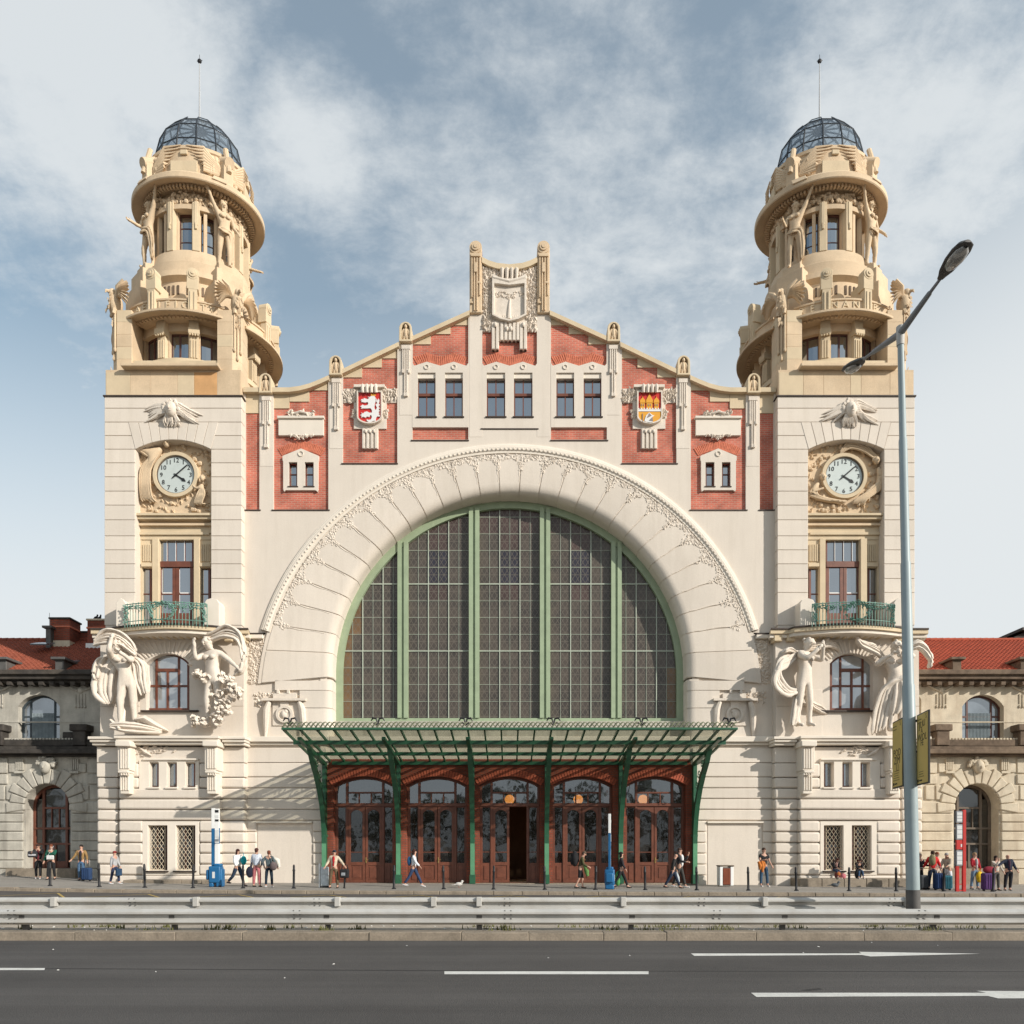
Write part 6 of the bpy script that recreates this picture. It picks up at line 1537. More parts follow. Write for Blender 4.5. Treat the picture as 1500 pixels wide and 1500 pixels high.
# ---- eagles on the corner piers
for sg, cc in ((-1, cL), (1, cR)):
    nm = 'left' if sg < 0 else 'right'
    for qx in (-1, 1):
        where = 'outer' if qx == sg else 'inner'
        eagle((cc.x+qx*2.86, cc.y-2.52, 26.75), qx*42, 1.3, 'spread-winged stone eagle on the front %s corner pier of the %s tower' % (where, nm), 'sand')
    eagle((cc.x-sg*2.86, cc.y+2.52, 26.75), -sg*138, 1.3, 'spread-winged stone eagle on the rear inner corner pier of the %s tower' % nm, 'sand')
# ---- figures round the upper drums
AT = {'aL': (4, 150, 8), 'aR': (22, 10, 62), 'lR': (8, 3, 14), 'lL': (-4, 3, 2), 'tilt': 8}
AT2 = {'aR': (4, 152, 8), 'aL': (8, 14, 30), 'lL': (8, 3, 14), 'lR': (-3, 3, 2), 'tilt': -8}
for sg, cc in ((-1, cL), (1, cR)):
    nm = 'left' if sg < 0 else 'right'
    for q, ps, w_ in ((-45, AT, 'front left'), (45, AT2, 'front right'), (135 if sg < 0 else -135, AT, 'rear inner')):
        t = R(q); d = Vector((math.sin(t), -math.cos(t), 0)); p = cc+Vector((d.x*2.62, d.y*2.62*.8, 0))
        statue('stone_atlas', (p.x, p.y, warp(29.4)), q*.75, 3.15, ps, 'stone figure raising an arm at the %s of the %s tower drum' % (w_, nm), 'sand', 1.05, hangcloth(.0), 0, 'stone figures round the tower drums')
# ---- the four large statues under the balconies
def at_tower(px, py, Y): return (X(px, Y), Y, Z(py, Y))
def cloth_part(r, nm, lst, m='relief'):
    mb = MB()
    for pts, rr in lst: mb.tube(pts, rr, 6, .8)
    mb.build(nm, m, r, 60)
def leafy(r, spots, n=9, sp=.09):
    mb = MB()
    for x, z in spots:
        for i in range(n):
            c = (random.gauss(x, sp), random.gauss(-.08, .05), random.gauss(z, sp*.8))
            mb.leaf(c, random.uniform(.06, .13), .07, random.uniform(0, 6), .05)
            mb.ball((c[0], c[1]+.03, c[2]), random.uniform(.02, .045), 6, 4)
    mb.build('leaf_cluster', 'relief', r, 60)
V = Vector
def ex1(J, r):
    h, c, p = J['head'], J['chest'], J['pelvis']
    cloth_part(r, 'billowing_cloth', folds([(h+V((-.42, .12, .06)), .4), (h+V((-.22, .04, .17)), 1), (h+V((.05, -.02, .14)), 1), (h+V((.26, -.02, -.02)), .9), (h+V((.34, -.02, -.12)), .5)], .24, 6, .04))
    cloth_part(r, 'hair_strands', folds([(c+V((.14, .05, .10)), .5), (c+V((.30, .03, -.05)), 1), (c+V((.34, .02, -.35)), 1), (c+V((.40, .02, -.62)), .6)], .22, 5, .032, (1, 0, .3)))
    cloth_part(r, 'folded_wing', folds([(c+V((-.16, .08, .12)), .5), (c+V((-.36, .08, .06)), 1), (c+V((-.46, .08, -.20)), .9), (c+V((-.47, .08, -.38)), .3)], .15, 5, .045, (1, 0, .5))+folds([(c+V((-.14, .10, .0)), .6), (c+V((-.33, .12, -.25)), 1.2), (c+V((-.36, .14, -.6)), 1.2), (c+V((-.26, .14, -.82)), .4)], .26, 7, .05, (1, 0, .2)))
    cloth_part(r, 'rock', folds([(V((-.28, .0, .08)), .6), (V((0, -.08, .05)), 1.1), (V((.30, -.06, .04)), 1), (V((.62, 0, .0)), .3)], .14, 4, .06)+[([V((.16, .02, .22)), V((.32, -.02, .24)), V((.55, .02, .10)), V((.74, .02, .02))], [.05, .10, .07, .02]), ([V((-.16, .06, .55)), V((-.08, .02, .38)), V((-.10, 0, .12))], [.02, .045, .06]), ([V((-.30, .04, .2)), V((-.2, 0, .1)), V((-.05, 0, .05))], [.03, .06, .08])])
statue('statue', at_tower(186, 1071, -.95), 14, 4.15, {'aR': (105, 25, 95, 20), 'aL': (52, 8, 80, 35), 'lR': (6, 2, 14), 'lL': (-6, 2, 4), 'side': -11, 'nod': 34, 'tilt': -10}, 'winged pale statue hugging itself with bent head, left of the left tower window', 'relief', 1.06, None, 0, 'large statues under the balconies', ex1)
def ex2(J, r):
    h, c, p = J['head'], J['chest'], J['pelvis']
    cloth_part(r, 'billowing_cloth', folds([(h+V((-.10, .06, .12)), .5), (h+V((.10, .06, .13)), .9), (h+V((.38, .08, .22)), 1.1), (h+V((.66, .10, .10)), .9), (h+V((.76, .10, -.2)), .6), (h+V((.74, .10, -.48)), .9), (h+V((.56, .10, -.62)), .4)], .18, 6, .042, (.25, 0, 1)))
    leafy(r, ((-.30, 1.06), (-.22, .98), (-.10, .93), (.30, .88), (.42, .78), (.52, .68), (.56, .60), (.22, .62), (.30, .48), (.36, .36), (.30, .26), (.22, .36), (-.34, .12), (-.24, .08), (-.14, .06), (.2, .2)), 16, .06)
statue('statue', at_tower(313, 1066, -.95), -14, 4.1, {'aL': (-2, 46, 14), 'aR': (62, 8, 95, 25), 'lR': (10, 1, 18), 'lL': (-2, 1, 2), 'side': -6, 'nod': 26, 'tilt': -12}, 'pale nude statue under a billowing cloth, right of the left tower window', 'relief', 1.04, None, 0, 'large statues under the balconies', ex2)
def ex3(J, r):
    h, c, p = J['head'], J['chest'], J['pelvis']
    cloth_part(r, 'billowing_cloth', folds([(c+V((-.14, .10, .10)), .5), (c+V((-.36, .10, -.05)), .9), (p+V((-.60, .10, .18)), 1.0), (p+V((-.62, .10, -.08)), 1), (p+V((-.36, .08, -.28)), .6), (p+V((-.12, .05, -.22)), .3)], .26, 7, .045, (.5, 0, 1))+folds([(p+V((-.10, .08, -.3)), .6), (V((-.16, .06, .35)), 1), (V((-.26, .04, .02)), .7)], .14, 5, .045, (1, 0, .2)))
    cloth_part(r, 'bird_wings', folds([(c+V((.05, .06, .22)), .4), (h+V((.22, .02, -.02)), .9), (h+V((.42, .0, .08)), .7), (h+V((.52, .02, .24)), .2)], .14, 5, .035)+folds([(h+V((.30, .0, .0)), .5), (h+V((.52, -.05, .06)), 1), (h+V((.72, -.04, .0)), .8), (h+V((.78, -.02, -.12)), .2)], .13, 5, .035)+folds([(c+V((-.12, .1, .12)), .4), (c+V((-.36, .08, .16)), .8), (c+V((-.50, .08, .10)), .2)], .12, 4, .032))
EX3 = ex3
def ex3(J, r):
    EX3(J, r); cloth_part(r, 'lower_wing', folds([(V((.10, .06, .62)), .4), (V((.24, .04, .48)), .8), (V((.46, .02, .40)), 1), (V((.66, .02, .33)), .3)], .14, 5, .036))
statue('statue', at_tower(1178, 1066, -.95), 26, 4.05, {'aL': (62, 6, 85, 40), 'aR': (52, 8, 88, 38), 'lR': (-4, 1, 4), 'lL': (8, 1, 14), 'side': 4, 'nod': 26, 'tilt': 10}, 'pale statue of a youth with folded arms, left of the right tower window', 'relief', 1.04, None, 0, 'large statues under the balconies', ex3)
def ex4(J, r):
    h, c, p = J['head'], J['chest'], J['pelvis']
    cloth_part(r, 'hanging_cloth', folds([(p+V((.16, -.06, .10)), .4), (p+V((-.02, -.16, .04)), .8), (p+V((-.18, -.12, -.10)), 1), (V((-.26, -.06, .5)), 1.2), (V((-.34, -.02, .02)), .9)], .24, 7, .05, (1, 0, .5))+folds([(p+V((.0, -.14, .02)), .6), (V((.02, -.14, .7)), 1), (V((-.06, -.10, .35)), .6)], .2, 5, .045, (1, 0, .2)))
    cloth_part(r, 'folded_wing', folds([(c+V((-.16, .08, .12)), .5), (h+V((-.38, .05, -.02)), .9), (h+V((-.62, .05, .10)), .8), (h+V((-.72, .05, .2)), .2)], .16, 5, .042)+folds([(c+V((.14, .08, .14)), .5), (h+V((.40, .05, .05)), .9), (h+V((.62, .05, -.2)), .8), (h+V((.6, .05, -.4)), .2)], .16, 5, .042))
    mb = MB()
    for k in range(10): mb.ball((h.x+random.gauss(0, .035), h.y-.08, h.z-.09-random.random()*.1), random.uniform(.025, .045), 6, 4)
    mb.build('beard', 'relief', r, 60)
statue('statue', at_tower(1312, 1075, -.95), -6, 4.2, {'aL': (70, 44, 105), 'aR': (30, 56, 90), 'lR': (12, 2, 22), 'lL': (-3, 2, 2), 'side': -4, 'nod': 34, 'tilt': 12}, 'pale bearded statue with draped hip behind the lamp post, beside the right tower window', 'relief', 1.1, None, 0, 'large statues under the balconies', ex4)
# ------------------------------------------------------------------ side wings
def wing(sg):
    S = 'stone_dirty_shaded' if sg < 0 else 'stone_cream'; K = 'stone_black' if sg < 0 else 'stone_brown'
    W = thing('station_wing', (sg*26, 2, 0), ('sooty, shade-greyed stone side wing with old red tiled roof and chimneys on the left' if sg < 0 else 'cream stone side wing with bright red tiled roof on the right'), 'building')
    f = (lambda a: a) if sg < 0 else mir
    WY_ = 2.2; UY = 2.45
    dc = 69.5 if sg < 0 else mir(1431)
    def P(a, b, Y): return (X(f(a), Y), Z(b, Y))
    x_in, x_out = X(f(160), WY_), sg*46
    lo, hi = sorted((x_in, x_out))
    dx = X(f(dc), WY_); dr = 33*(D0+WY_)/F; zsp = Z(1181, WY_); zdb = Z(1272, WY_)
    hole = [(dx-dr, zdb), (dx+dr, zdb)]+arcpts(dx, zsp, dr, 90, -90, 24)
    zc1 = Z(1104, WY_)
    MB().plate([(lo, -.3), (hi, -.3), (hi, zc1), (lo, zc1)], [hole], WY_+.05, WY_+.8).build('ground_floor_wall', S, W)
    box('wing_body', 'interior', W, lo, hi, WY_+2.5, WY_+14, -.2, Z(992, UY)); box('porch_back', 'interior', W, dx-3, dx+3, WY_+1.2, WY_+1.3, 0, 6)
    # rusticated courses each side of the arch, voussoirs round it
    u = 1/29.1
    rows = [1174, 1191.5, 1204.5, 1218, 1232, 1246.5, 1260, 1272.5]
    bays = [dc-1*0]
    def clampx(a, b): a, b = sorted((a, b)); return max(a, lo), min(b, hi)
    pitch = 121.0
    for kbay in range(-1, 3):
        c = dc-kbay*pitch
        if c < -340: continue
        if kbay == -1: cc_ = [(dc+35, 160)]
        else: cc_ = [(c-pitch+35, c-35)]
        for a, b in cc_:
            for z0, z1 in zip(rows, rows[1:]):
                q0, q1 = clampx(X(f(a), WY_), X(f(b), WY_))
                if q1-q0 < .2: continue
                box('stone_block', S, W, q0+.012, q1-.012, WY_-.04+random.uniform(-.015, .015), WY_+.1, Z(z1, WY_)+.014, Z(z0, WY_)-.014, .05, 2)
            q0, q1 = clampx(X(f(a), WY_), X(f(b), WY_)); box('plinth', S, W, q0-.03, q1+.03, WY_-.16, WY_+.1, -.3, Z(1273, WY_), .02)
            if kbay >= 0:
                pass
    nv = 13
    for i in range(nv):
        a0, a1 = -100+200*i/nv+.6, -100+200*(i+1)/nv-.6
        L2 = (27 if i % 2 == 0 else 22)*u; L2 = L2*1.25 if i == nv//2 else L2
        pts = [(dx+dr*math.sin(R(a)), zsp+dr*math.cos(R(a))) for a in (a0, (a0+a1)/2, a1)]+[(dx+(dr+L2)*math.sin(R(a)), zsp+(dr+L2)*math.cos(R(a))) for a in (a1, a0)]
        MB().prism(pts, WY_-.10, WY_+.4).build('voussoir', S, W, None, .05, 2)
    for s_ in (-1, 1):                                           # blocks beside the arch head
        for a, b, z0, z1 in ((37, 49, 1150, 1160), (49.5, 61, 1150, 1172), (58, 76, 1134, 1149), (62, 76, 1150, 1172), (42, 57, 1118, 1132), (58, 76, 1110, 1133)):
            q0, q1 = sorted((X(f(dc+s_*a), WY_), X(f(dc+s_*b), WY_))); q0, q1 = clampx(q0, q1)
            if q1-q0 > .15: box('stone_block', S, W, q0+.01, q1-.01, WY_-.03, WY_+.1, Z(z1, WY_)+.01, Z(z0, WY_)-.01, .045, 2)
        mb = MB()
        for k in range(4): q = dc+s_*(36+k*3); mb.box(*sorted((X(f(q-1), WY_), X(f(q+1), WY_))), WY_-.06, WY_+.06, Z(1128, WY_), Z(1112, WY_))
        mb.box(*sorted((X(f(dc+s_*34), WY_), X(f(dc+s_*47), WY_))), WY_-.12, WY_+.06, Z(1133, WY_), Z(1129.5, WY_)); mb.build('fluted_console', S, W)
    mb = MB()                                                   # carved mask on the keystone
    mb.ball((dx, WY_-.18, Z(1124, WY_)), (.26, .2, .34), 10, 8); mb.ball((dx, WY_-.38, Z(1125, WY_)), (.05, .06, .08), 6, 4)
    for q in (-1, 1): mb.ball((dx+q*.1, WY_-.33, Z(1121.5, WY_)), (.05, .03, .03), 6, 4)
    for k in range(40): a = random.uniform(-1.6, 1.6); mb.ball((dx+math.sin(a)*random.uniform(.25, .5), WY_-.12, Z(1122, WY_)+math.cos(a)*random.uniform(.25, .45)), random.uniform(.06, .12), 6, 4)
    mb.build('mask', S, W, 50)
    # arched doorway
    wm_ = 'wood' if sg < 0 else 'wood_grey'
    DYY = WY_+.62
    inner_ = [(dx-dr+.14, zdb+.02), (dx+dr-.14, zdb+.02)]+arcpts(dx, zsp, dr-.14, 90, -90, 24)
    mb = MB().plate([(p[0], p[1]) for p in hole], [inner_], DYY, DYY+.14)
    for q in (-.52, .52): mb.box(dx+dr*q-.06, dx+dr*q+.06, DYY-.02, DYY+.12, zdb, zsp+dr*.80)
    for zz in (1213, 1236): mb.box(dx-dr+.05, dx+dr-.05, DYY-.03, DYY+.1, Z(zz+1.5, WY_), Z(zz-1.5, WY_))
    mb.box(dx-dr*.5, dx+dr*.5, DYY-.01, DYY+.1, Z(1184, WY_), Z(1181, WY_))
    for q in (-.17, .17): mb.box(dx+dr*q-.025, dx+dr*q+.025, DYY, DYY+.09, Z(1212, WY_), zsp)
    mb.box(dx-.05, dx+.05, DYY, DYY+.1, zdb, Z(1237, WY_))
    o = mb.build('door_frame', wm_, W, None, .008)
    for a, b, za, zb in ((-.94, -.56, zdb, zsp+dr*.35), (.56, .94, zdb, zsp+dr*.35), (-.5, -.02, zdb, Z(1237.5, WY_)), (.02, .5, zdb, Z(1237.5, WY_)), (-.5, .5, Z(1234.5, WY_), Z(1214.5, WY_)), (-.5, .5, Z(1211.5, WY_), zsp+dr*.82)):
        ti = random.uniform(-.012, .012); MB().obox((dx+dr*(a+b)/2, DYY+.07, (za+zb)/2), (dr*(b-a), .012, zb-za), ti, ti).build('pane', 'glass_warm', o)
    box('door_leaf', wm_, o, dx-dr*.5, dx+dr*.5, DYY+.03, DYY+.09, zdb, zdb+.35)
    box('doorstep', 'kerb', W, dx-dr-.6, dx+dr+.6, WY_-.55, WY_+1.2, -.3, zdb, .02)
    # cornice, parapet with piers, cresting
    for z0, z1, e in ((1098, 1104, .55), (1093, 1098, .38), (1104, 1107, .25)): box('cornice', K, W, lo, hi, WY_-e, WY_+.8, Z(z1, WY_-.4), Z(z0, WY_-.4), .02)
    box('parapet', K, W, lo, hi, WY_-.15, WY_+.2, Z(1093, WY_), Z(1084, WY_))
    mb = MB(); nq = int((hi-lo)/.16)
    for k in range(nq): mb.box(lo+k*.16, lo+k*.16+.09, WY_-.1, WY_+.1, Z(1084, WY_), Z(1081.5, WY_))
    mb.build('parapet_cresting', S, W)
    up = [57-121*k for k in range(-1, 3)] if sg < 0 else [mir(1440)-121*k for k in range(-1, 3)]
    for c in up:
        for q, hw_ in ((c+68-5, 13),):
            a, b = sorted((X(f(q-hw_), WY_), X(f(q+hw_), WY_)))
            if b < lo or a > hi: continue
            box('parapet_pier', K, W, a, b, WY_-.35, WY_+.3, Z(1072, WY_), Z(1062, WY_), .05, 2); box('parapet_pier', K, W, a+.12, b-.12, WY_-.28, WY_+.25, Z(1093, WY_), Z(1072, WY_), .03)
    if sg < 0: box('roof_box', K, W, X(91, WY_), X(106, WY_), WY_, WY_+.5, Z(1084, WY_), Z(1072, WY_), .04)
    # upper storey
    zt = Z(984, UY); z0 = Z(1090, UY)
    hs = []
    for c in up:
        a, b = sorted((X(f(c-30.5), UY), X(f(c+30.5), UY)))
        a, b = max(a, lo+.05), min(b, hi-.05)
        if b-a < .5: continue
        full = (b-a) > 60*(D0+UY)/F
        hs.append((a, b, full))
    holes_ = [segarch(a, b, Z(1087, UY), Z(1035, UY), Z(1017.5, UY), 14) for a, b, fu in hs]
    MB().plate([(lo, z0), (hi, z0), (hi, zt), (lo, zt)], holes_, UY, UY+.5).build('upper_wall', S, W)
    for (a, b, fu), hh in zip(hs, holes_):
        gmat = 'glass' if sg < 0 else 'glass_grey'
        wo = window(W, a, b, Z(1087, UY), Z(1017.5, UY), UY+.30, 'wood_dark' if sg > 0 else mat('slate_painted_frame', (.05, .065, .075), .5, .1, 3) if 'slf' not in M else M['slf'], 'glass_grey', (1, 2.8, 1), (1.25, 1), .09, .09, arch=.62)
        c = (a+b)/2; mb = MB(); hwx = (b-a)*.27
        n_ = 16
        for k in range(n_): x_ = c-hwx+2*hwx*(k+.5)/n_; mb.tube([(x_, UY+.325, Z(1086, UY)), (x_, UY+.325, Z(1043, UY))], hwx/n_*.95, 6)
        mb.build('curtain', 'stone_blue' if 'stone_blue' in M else M.setdefault('stone_blue', mat('grey_blue_curtain', (.22, .26, .28), .9, .15, 3)), wo, 60)
    for z_, e in ((1056, .0),): pass
    for c in up:                                               # hanging reed reliefs between the windows
        q = c+61; xx = X(f(q), UY)
        if not lo+.5 < xx < hi-.5: continue
        mb = MB(); mb.ball((xx, UY-.02, Z(1011, UY)), (.17, .06, .17), 10, 6)
        for k in range(4): x_ = xx-.24+.16*k; mb.tube([(x_, UY-.02, Z(1017, UY)), (x_, UY-.02, Z(1034-(3 if k in (0, 3) else 0), UY))], .03, 5); mb.ball((x_, UY-.03, Z(1035, UY)), (.05, .04, .09), 6, 4)
        for s_ in (-1, 1): mb.tube([(xx+s_*.15, UY-.02, Z(1012, UY)), (xx+s_*.45, UY-.03, Z(1008, UY)), (xx+s_*.68, UY-.01, Z(1004, UY))], [.05, .07, .02], 6)
        mb.build('reed_relief', S, W, 50)
    box('wall_band', S, W, lo, hi, UY-.025, UY+.1, Z(1058.5, UY), Z(1057, UY))
    # eaves with corbels
    for z0_, z1_, e in ((983, 990, .75), (990, 996, .6), (996, 1000, .35)): box('eaves', K, W, lo, hi, UY-e, UY+.6, Z(z1_, UY-.4), Z(z0_, UY-.4), .02)
    n_ = int((hi-lo)/.53); cm_ = None
    for k in range(n_):
        x_ = lo+.3+k*.53
        if cm_ is None: o = MB().box(-.11, .11, -.5, .1, -.16, 0).build('corbel', K, W, None, .02); cm_ = o.data; o.location = (x_, UY, Z(999, UY-.4)); o.matrix_parent_inverse = Matrix.Translation(-W.location)
        else: o = bpy.data.objects.new('corbel', cm_); col.objects.link(o); o.location = (x_, UY, Z(999, UY-.4)); o.parent = W; o.matrix_parent_inverse = Matrix.Translation(-W.location)
    # tiled roof: real pantile waves, one mesh
    ye, yr = UY-.55, UY+4.2; ze_, zr = Z(983, UY-.55), Z(938, yr)
    mb = MB(); vs = []; fs = []; step = .045; nx = int((hi-lo)/step); ny = 22
    for j in range(ny+1):
        for jj in (0, 1):
            if j == ny and jj: break
            t = (j+(.0 if jj == 0 else .999))/ny if jj == 0 else (j+.999)/ny
            y = ye+(yr-ye)*t; z = ze_+(zr-ze_)*t+(.05 if jj == 0 else .0)
            for i in range(nx+1):
                ph = (i % 5)/5*2*math.pi; vs.append((lo+i*step, y, z+.035*math.cos(ph)))
    nrw = 2*ny+1
    for r_ in range(nrw-1):
        for i in range(nx): a = r_*(nx+1)+i; fs.append((a, a+1, a+nx+2, a+nx+1))
    mb.add(vs, fs); ro = mb.build('roof_tiles', 'tile_old_shaded' if sg < 0 else 'tile', W); ro['kind'] = 'stuff'
    rm_ = None
    for k in range(int((hi-lo)/.36)):
        x_ = lo+.18+k*.36
        if rm_ is None: rd = MB().tube([(-.19, 0, 0), (.19, 0, .0)], [.11, .13], 8).build('ridge_tile', 'tile_old_shaded' if sg < 0 else 'tile', W, 50); rm_ = rd.data
        else: rd = bpy.data.objects.new('ridge_tile', rm_); col.objects.link(rd); rd.parent = W
        rd.matrix_parent_inverse = Matrix.Translation(-W.location); rd.location = (x_, yr, zr+.02)
    MB().add([(lo, yr, zr), (hi, yr, zr), (hi, yr+6, ze_-1), (lo, yr+6, ze_-1)], [(0, 1, 2, 3)]).build('rear_roof', 'tile_old_shaded' if sg < 0 else 'tile', W)
    vents = ((97, 978), (14, 976)) if sg < 0 else ((mir(1392), 978), (mir(1490), 978))
    for a, b in vents:                                        # small roof vents at the eaves
        mb = MB(); x_ = X(f(a), UY); mb.box(x_-.22, x_+.22, ye, ye+.9, ze_-.05, ze_+.55); mb.box(x_-.36, x_+.36, ye-.15, ye+1.0, ze_+.55, ze_+.68); mb.build('roof_vent', 'steel_dark' if sg < 0 else K, W, None, .02)
    return W, f, lo, hi, yr, zr
WL = wing(-1); WR = wing(1)
# chimneys of the left wing and birds on one of them
def chimney(px0, px1, py0, py1, Y, base=0, label=None, cap='stone_black'):
    x0, x1 = X(px0, Y), X(px1, Y); z0, z1 = Z(py1, Y), Z(py0, Y); dp = 1.0
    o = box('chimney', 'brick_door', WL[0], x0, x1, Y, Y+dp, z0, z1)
    box('cap', cap, o, x0-.06, x1+.06, Y-.06, Y+dp+.06, z1, z1+.10, .02); box('brick_band', 'brick_arch', o, x0-.04, x1+.04, Y-.04, Y+dp+.04, z1-.45, z1-.36)
    if base: box('base', 'stone_cream', o, x0-.05, x1+.05, Y-.08, Y+dp, z0-.3, z0+base)
chimney(73, 102, 907, 948, 5.6, .35); chimney(113, 129, 927, 945, 6.6); chimney(128, 160, 909, 952, 5.9, 0, None, 'stone_cream')
box('chimney_plinth', 'white', WL[0], X(127, 5.4), X(162, 5.4), 5.3, 5.85, Z(958, 5.4), Z(943, 5.4))
o = box('vent_stack', 'steel_dark', WL[0], X(67, 5.3), X(74, 5.3), 5.3, 5.6, Z(952, 5.3), Z(920, 5.3)); box('cowl', 'steel_dark', o, X(63, 5.3), X(77, 5.3), 5.2, 5.7, Z(920, 5.3), Z(917, 5.3))
for a, b, c, d in ((50, 75, 946, 940), (88, 112, 972, 966)):
    y = 4.6 if b < 80 else 2.9; MB().obox((X((a+b)/2, y), y, Z((c+d)/2, y)), ((b-a)/29, .8, .08), 0, .35).build('skylight', 'glass_grey', WL[0])
MB().tube([(X(69, 5.3), 5.5, Z(917, 5.3)), (X(69, 5.3), 5.5, Z(896, 5.3))], .012, 4).build('aerial', 'steel_dark', WL[0])
def bird(x, y, z, s, rz_, label, c, group):
    t = thing('pigeon', (0, 0, 0), label, 'bird', group)
    mb = MB(); mb.ball((0, 0, .13), (.07, .14, .07), 8, 6); mb.ball((0, -.13, .23), (.04, .05, .045), 8, 5); mb.tube([(0, -.10, .17), (0, -.13, .22)], [.05, .035], 6); mb.tube([(0, .1, .12), (0, .27, .10)], [.05, .015], 5, .5); mb.tube([(0, -.17, .225), (0, -.205, .215)], [.012, .004], 4)
    mb.build('body', cloth(c), t, 60); lg = MB()
    for q in (-.03, .03): lg.tube([(q, 0, .08), (q, 0, 0), (q, -.05, 0)], .008, 4)
    lg.build('legs', cloth((.3, .1, .08)), t); place(t, (x, y, z), rz_, s)
zch = Z(909, 5.9)+.1
bird(X(140.5, 6.2), 6.2, zch, 1.15, 60, 'black bird on the left of the chimney cap beside the left tower', (.02, .02, .022), 'birds on the chimney')
bird(X(146, 6.2), 6.2, zch, 1.1, 50, 'black bird on the right of the chimney cap beside the left tower', (.02, .02, .022), 'birds on the chimney')
bird(X(1223, -2.6), -2.6, gz(16), 1.15, 70, 'dark grey pigeon walking in front of the stone ledge', (.10, .11, .12), 'pigeons on the pavement')
bird(X(672, -3.6), -3.6, gz(-2), 1.15, 110, 'whitish pigeon standing between two bollards left of the open entrance', (.5, .48, .45), 'pigeons on the pavement')
# distant dark gable behind the right wing
o = thing('distant_house', (X(1500, 16), 16, 0), 'dark gabled house top behind the bright red roof at the right edge', 'building')
MB().prism([(X(1486, 16), Z(960, 16)), (X(1560, 16), Z(960, 16)), (X(1560, 16), Z(922, 16)), (X(1500, 16), Z(926.5, 16)), (X(1486, 16), Z(933, 16))], 16, 22).build('wall', 'stone_black', o); box('roof', 'roof_edge', o, X(1495, 15.8), X(1562, 15.8), 15.6, 22.4, Z(924, 15.8), Z(920, 15.8))
# stone ledges at the foot of the towers
for sg, a, b in ((-1, 184, 326), (1, 1168, 1330)):
    x0, x1 = X(a, -1.3), X(b, -1.3); z = max(gz(x0), gz(x1))
    t = thing('stone_ledge', ((x0+x1)/2, -1.0, gz((x0+x1)/2)), 'low grey stone ledge at the foot of the %s tower%s' % (('left', ', nobody sitting on it') if sg < 0 else ('right', ', two people sitting above it')), 'ledge')
    n_ = 5
    for k in range(n_): box('ledge_stone', 'kerb', t, x0+(x1-x0)*k/n_+.006, x0+(x1-x0)*(k+1)/n_-.006, -1.55, -.4, -.4, Z(1287 if sg > 0 else 1289, -1.5), .025)
    if sg > 0: LEDGE_Z = Z(1287, -1.5)
# ------------------------------------------------------------------ guardrails
def beam_profile(s=1): # (depth, height) of a W-beam seen from the road
    return [(0, 0), (-.02, .01), (-.10, .05), (-.10, .09), (.015, .125), (.015, .185), (-.10, .22), (-.10, .26), (-.02, .30), (0, .31)]
def guardrail(Y, zb, posts, joints, label, flip=1, ph=.75):
    t = thing('guardrail', (0, Y, .03), label, 'guardrail', 'steel guardrails along the median')
    for a, b in zip(joints, joints[1:]):
        mb = MB(); pr = beam_profile(); vs = []
        for x in (a, b+.18):
            o_ = 0 if x == a else .004
            for y, z in pr: vs.append((x, Y+flip*y-o_, zb+z))
            for y, z in pr: vs.append((x, Y+flip*y+.006-o_, zb+z))
        k = len(pr); fs = []
        for j in range(k-1):
            fs.append((j, j+1, 2*k+j+1, 2*k+j)); fs.append((k+j+1, k+j, 3*k+j, 3*k+j+1))
        fs += [(0, 2*k, 3*k, k), (k-1, 2*k-1, 4*k-1, 3*k-1)]
        o = mb.add(vs, fs).build('rail_beam', 'steel', t); o.data.shade_smooth(); o.data.set_sharp_from_angle(angle=R(25))
        bb = MB()
        for q in (.02, .14):
            for z in (.035, .115, .20, .275):
                bb.tube([(b+q, Y+flip*(-.07 if z not in (.115,) else -.04)-.012, zb+z), (b+q, Y+.02, zb+z)], .016, 6)
        bb.build('bolt_row', 'steel_dark', t); bb = None
    pm_ = None
    for x in posts:
        mb = MB(); mb.box(x-.05, x+.05, Y+.10, Y+.19, -.3, zb+.25); mb.box(x-.055, x+.055, Y+.0, Y+.11, zb+.06, zb+.26)
        mb.build('post', 'steel_dark', t, None, .008)
    return t
Yf = -D0+14.15; pf = [X(q, Yf) for q in (-193, 31, 251, 478, 702, 926, 1150, 1373, 1597)]
jf = [X(q, Yf) for q in (-290, 14, 430, 738, 1043, 1342, 1650)]
guardrail(Yf, .125, pf, jf, 'front grey steel guardrail nearest the road, along the kerb')
Yb = -D0+16.6; pb = [X(q, Yb) for q in (-120, 83, 290, 496, 636, 702, 912, 1118, 1326, 1530)]
jb = [X(q, Yb) for q in (-200, 190, 460, 738, 1022, 1300, 1620)]
t = guardrail(Yb, .19, pb, jb, 'rear grey steel guardrail behind the lamp post, facing the bus lane')
for x in pb: MB().box(x-.06, x+.06, Yb-.16, Yb-.02, .30, .515).build('spacer', 'steel', t, None, .008)
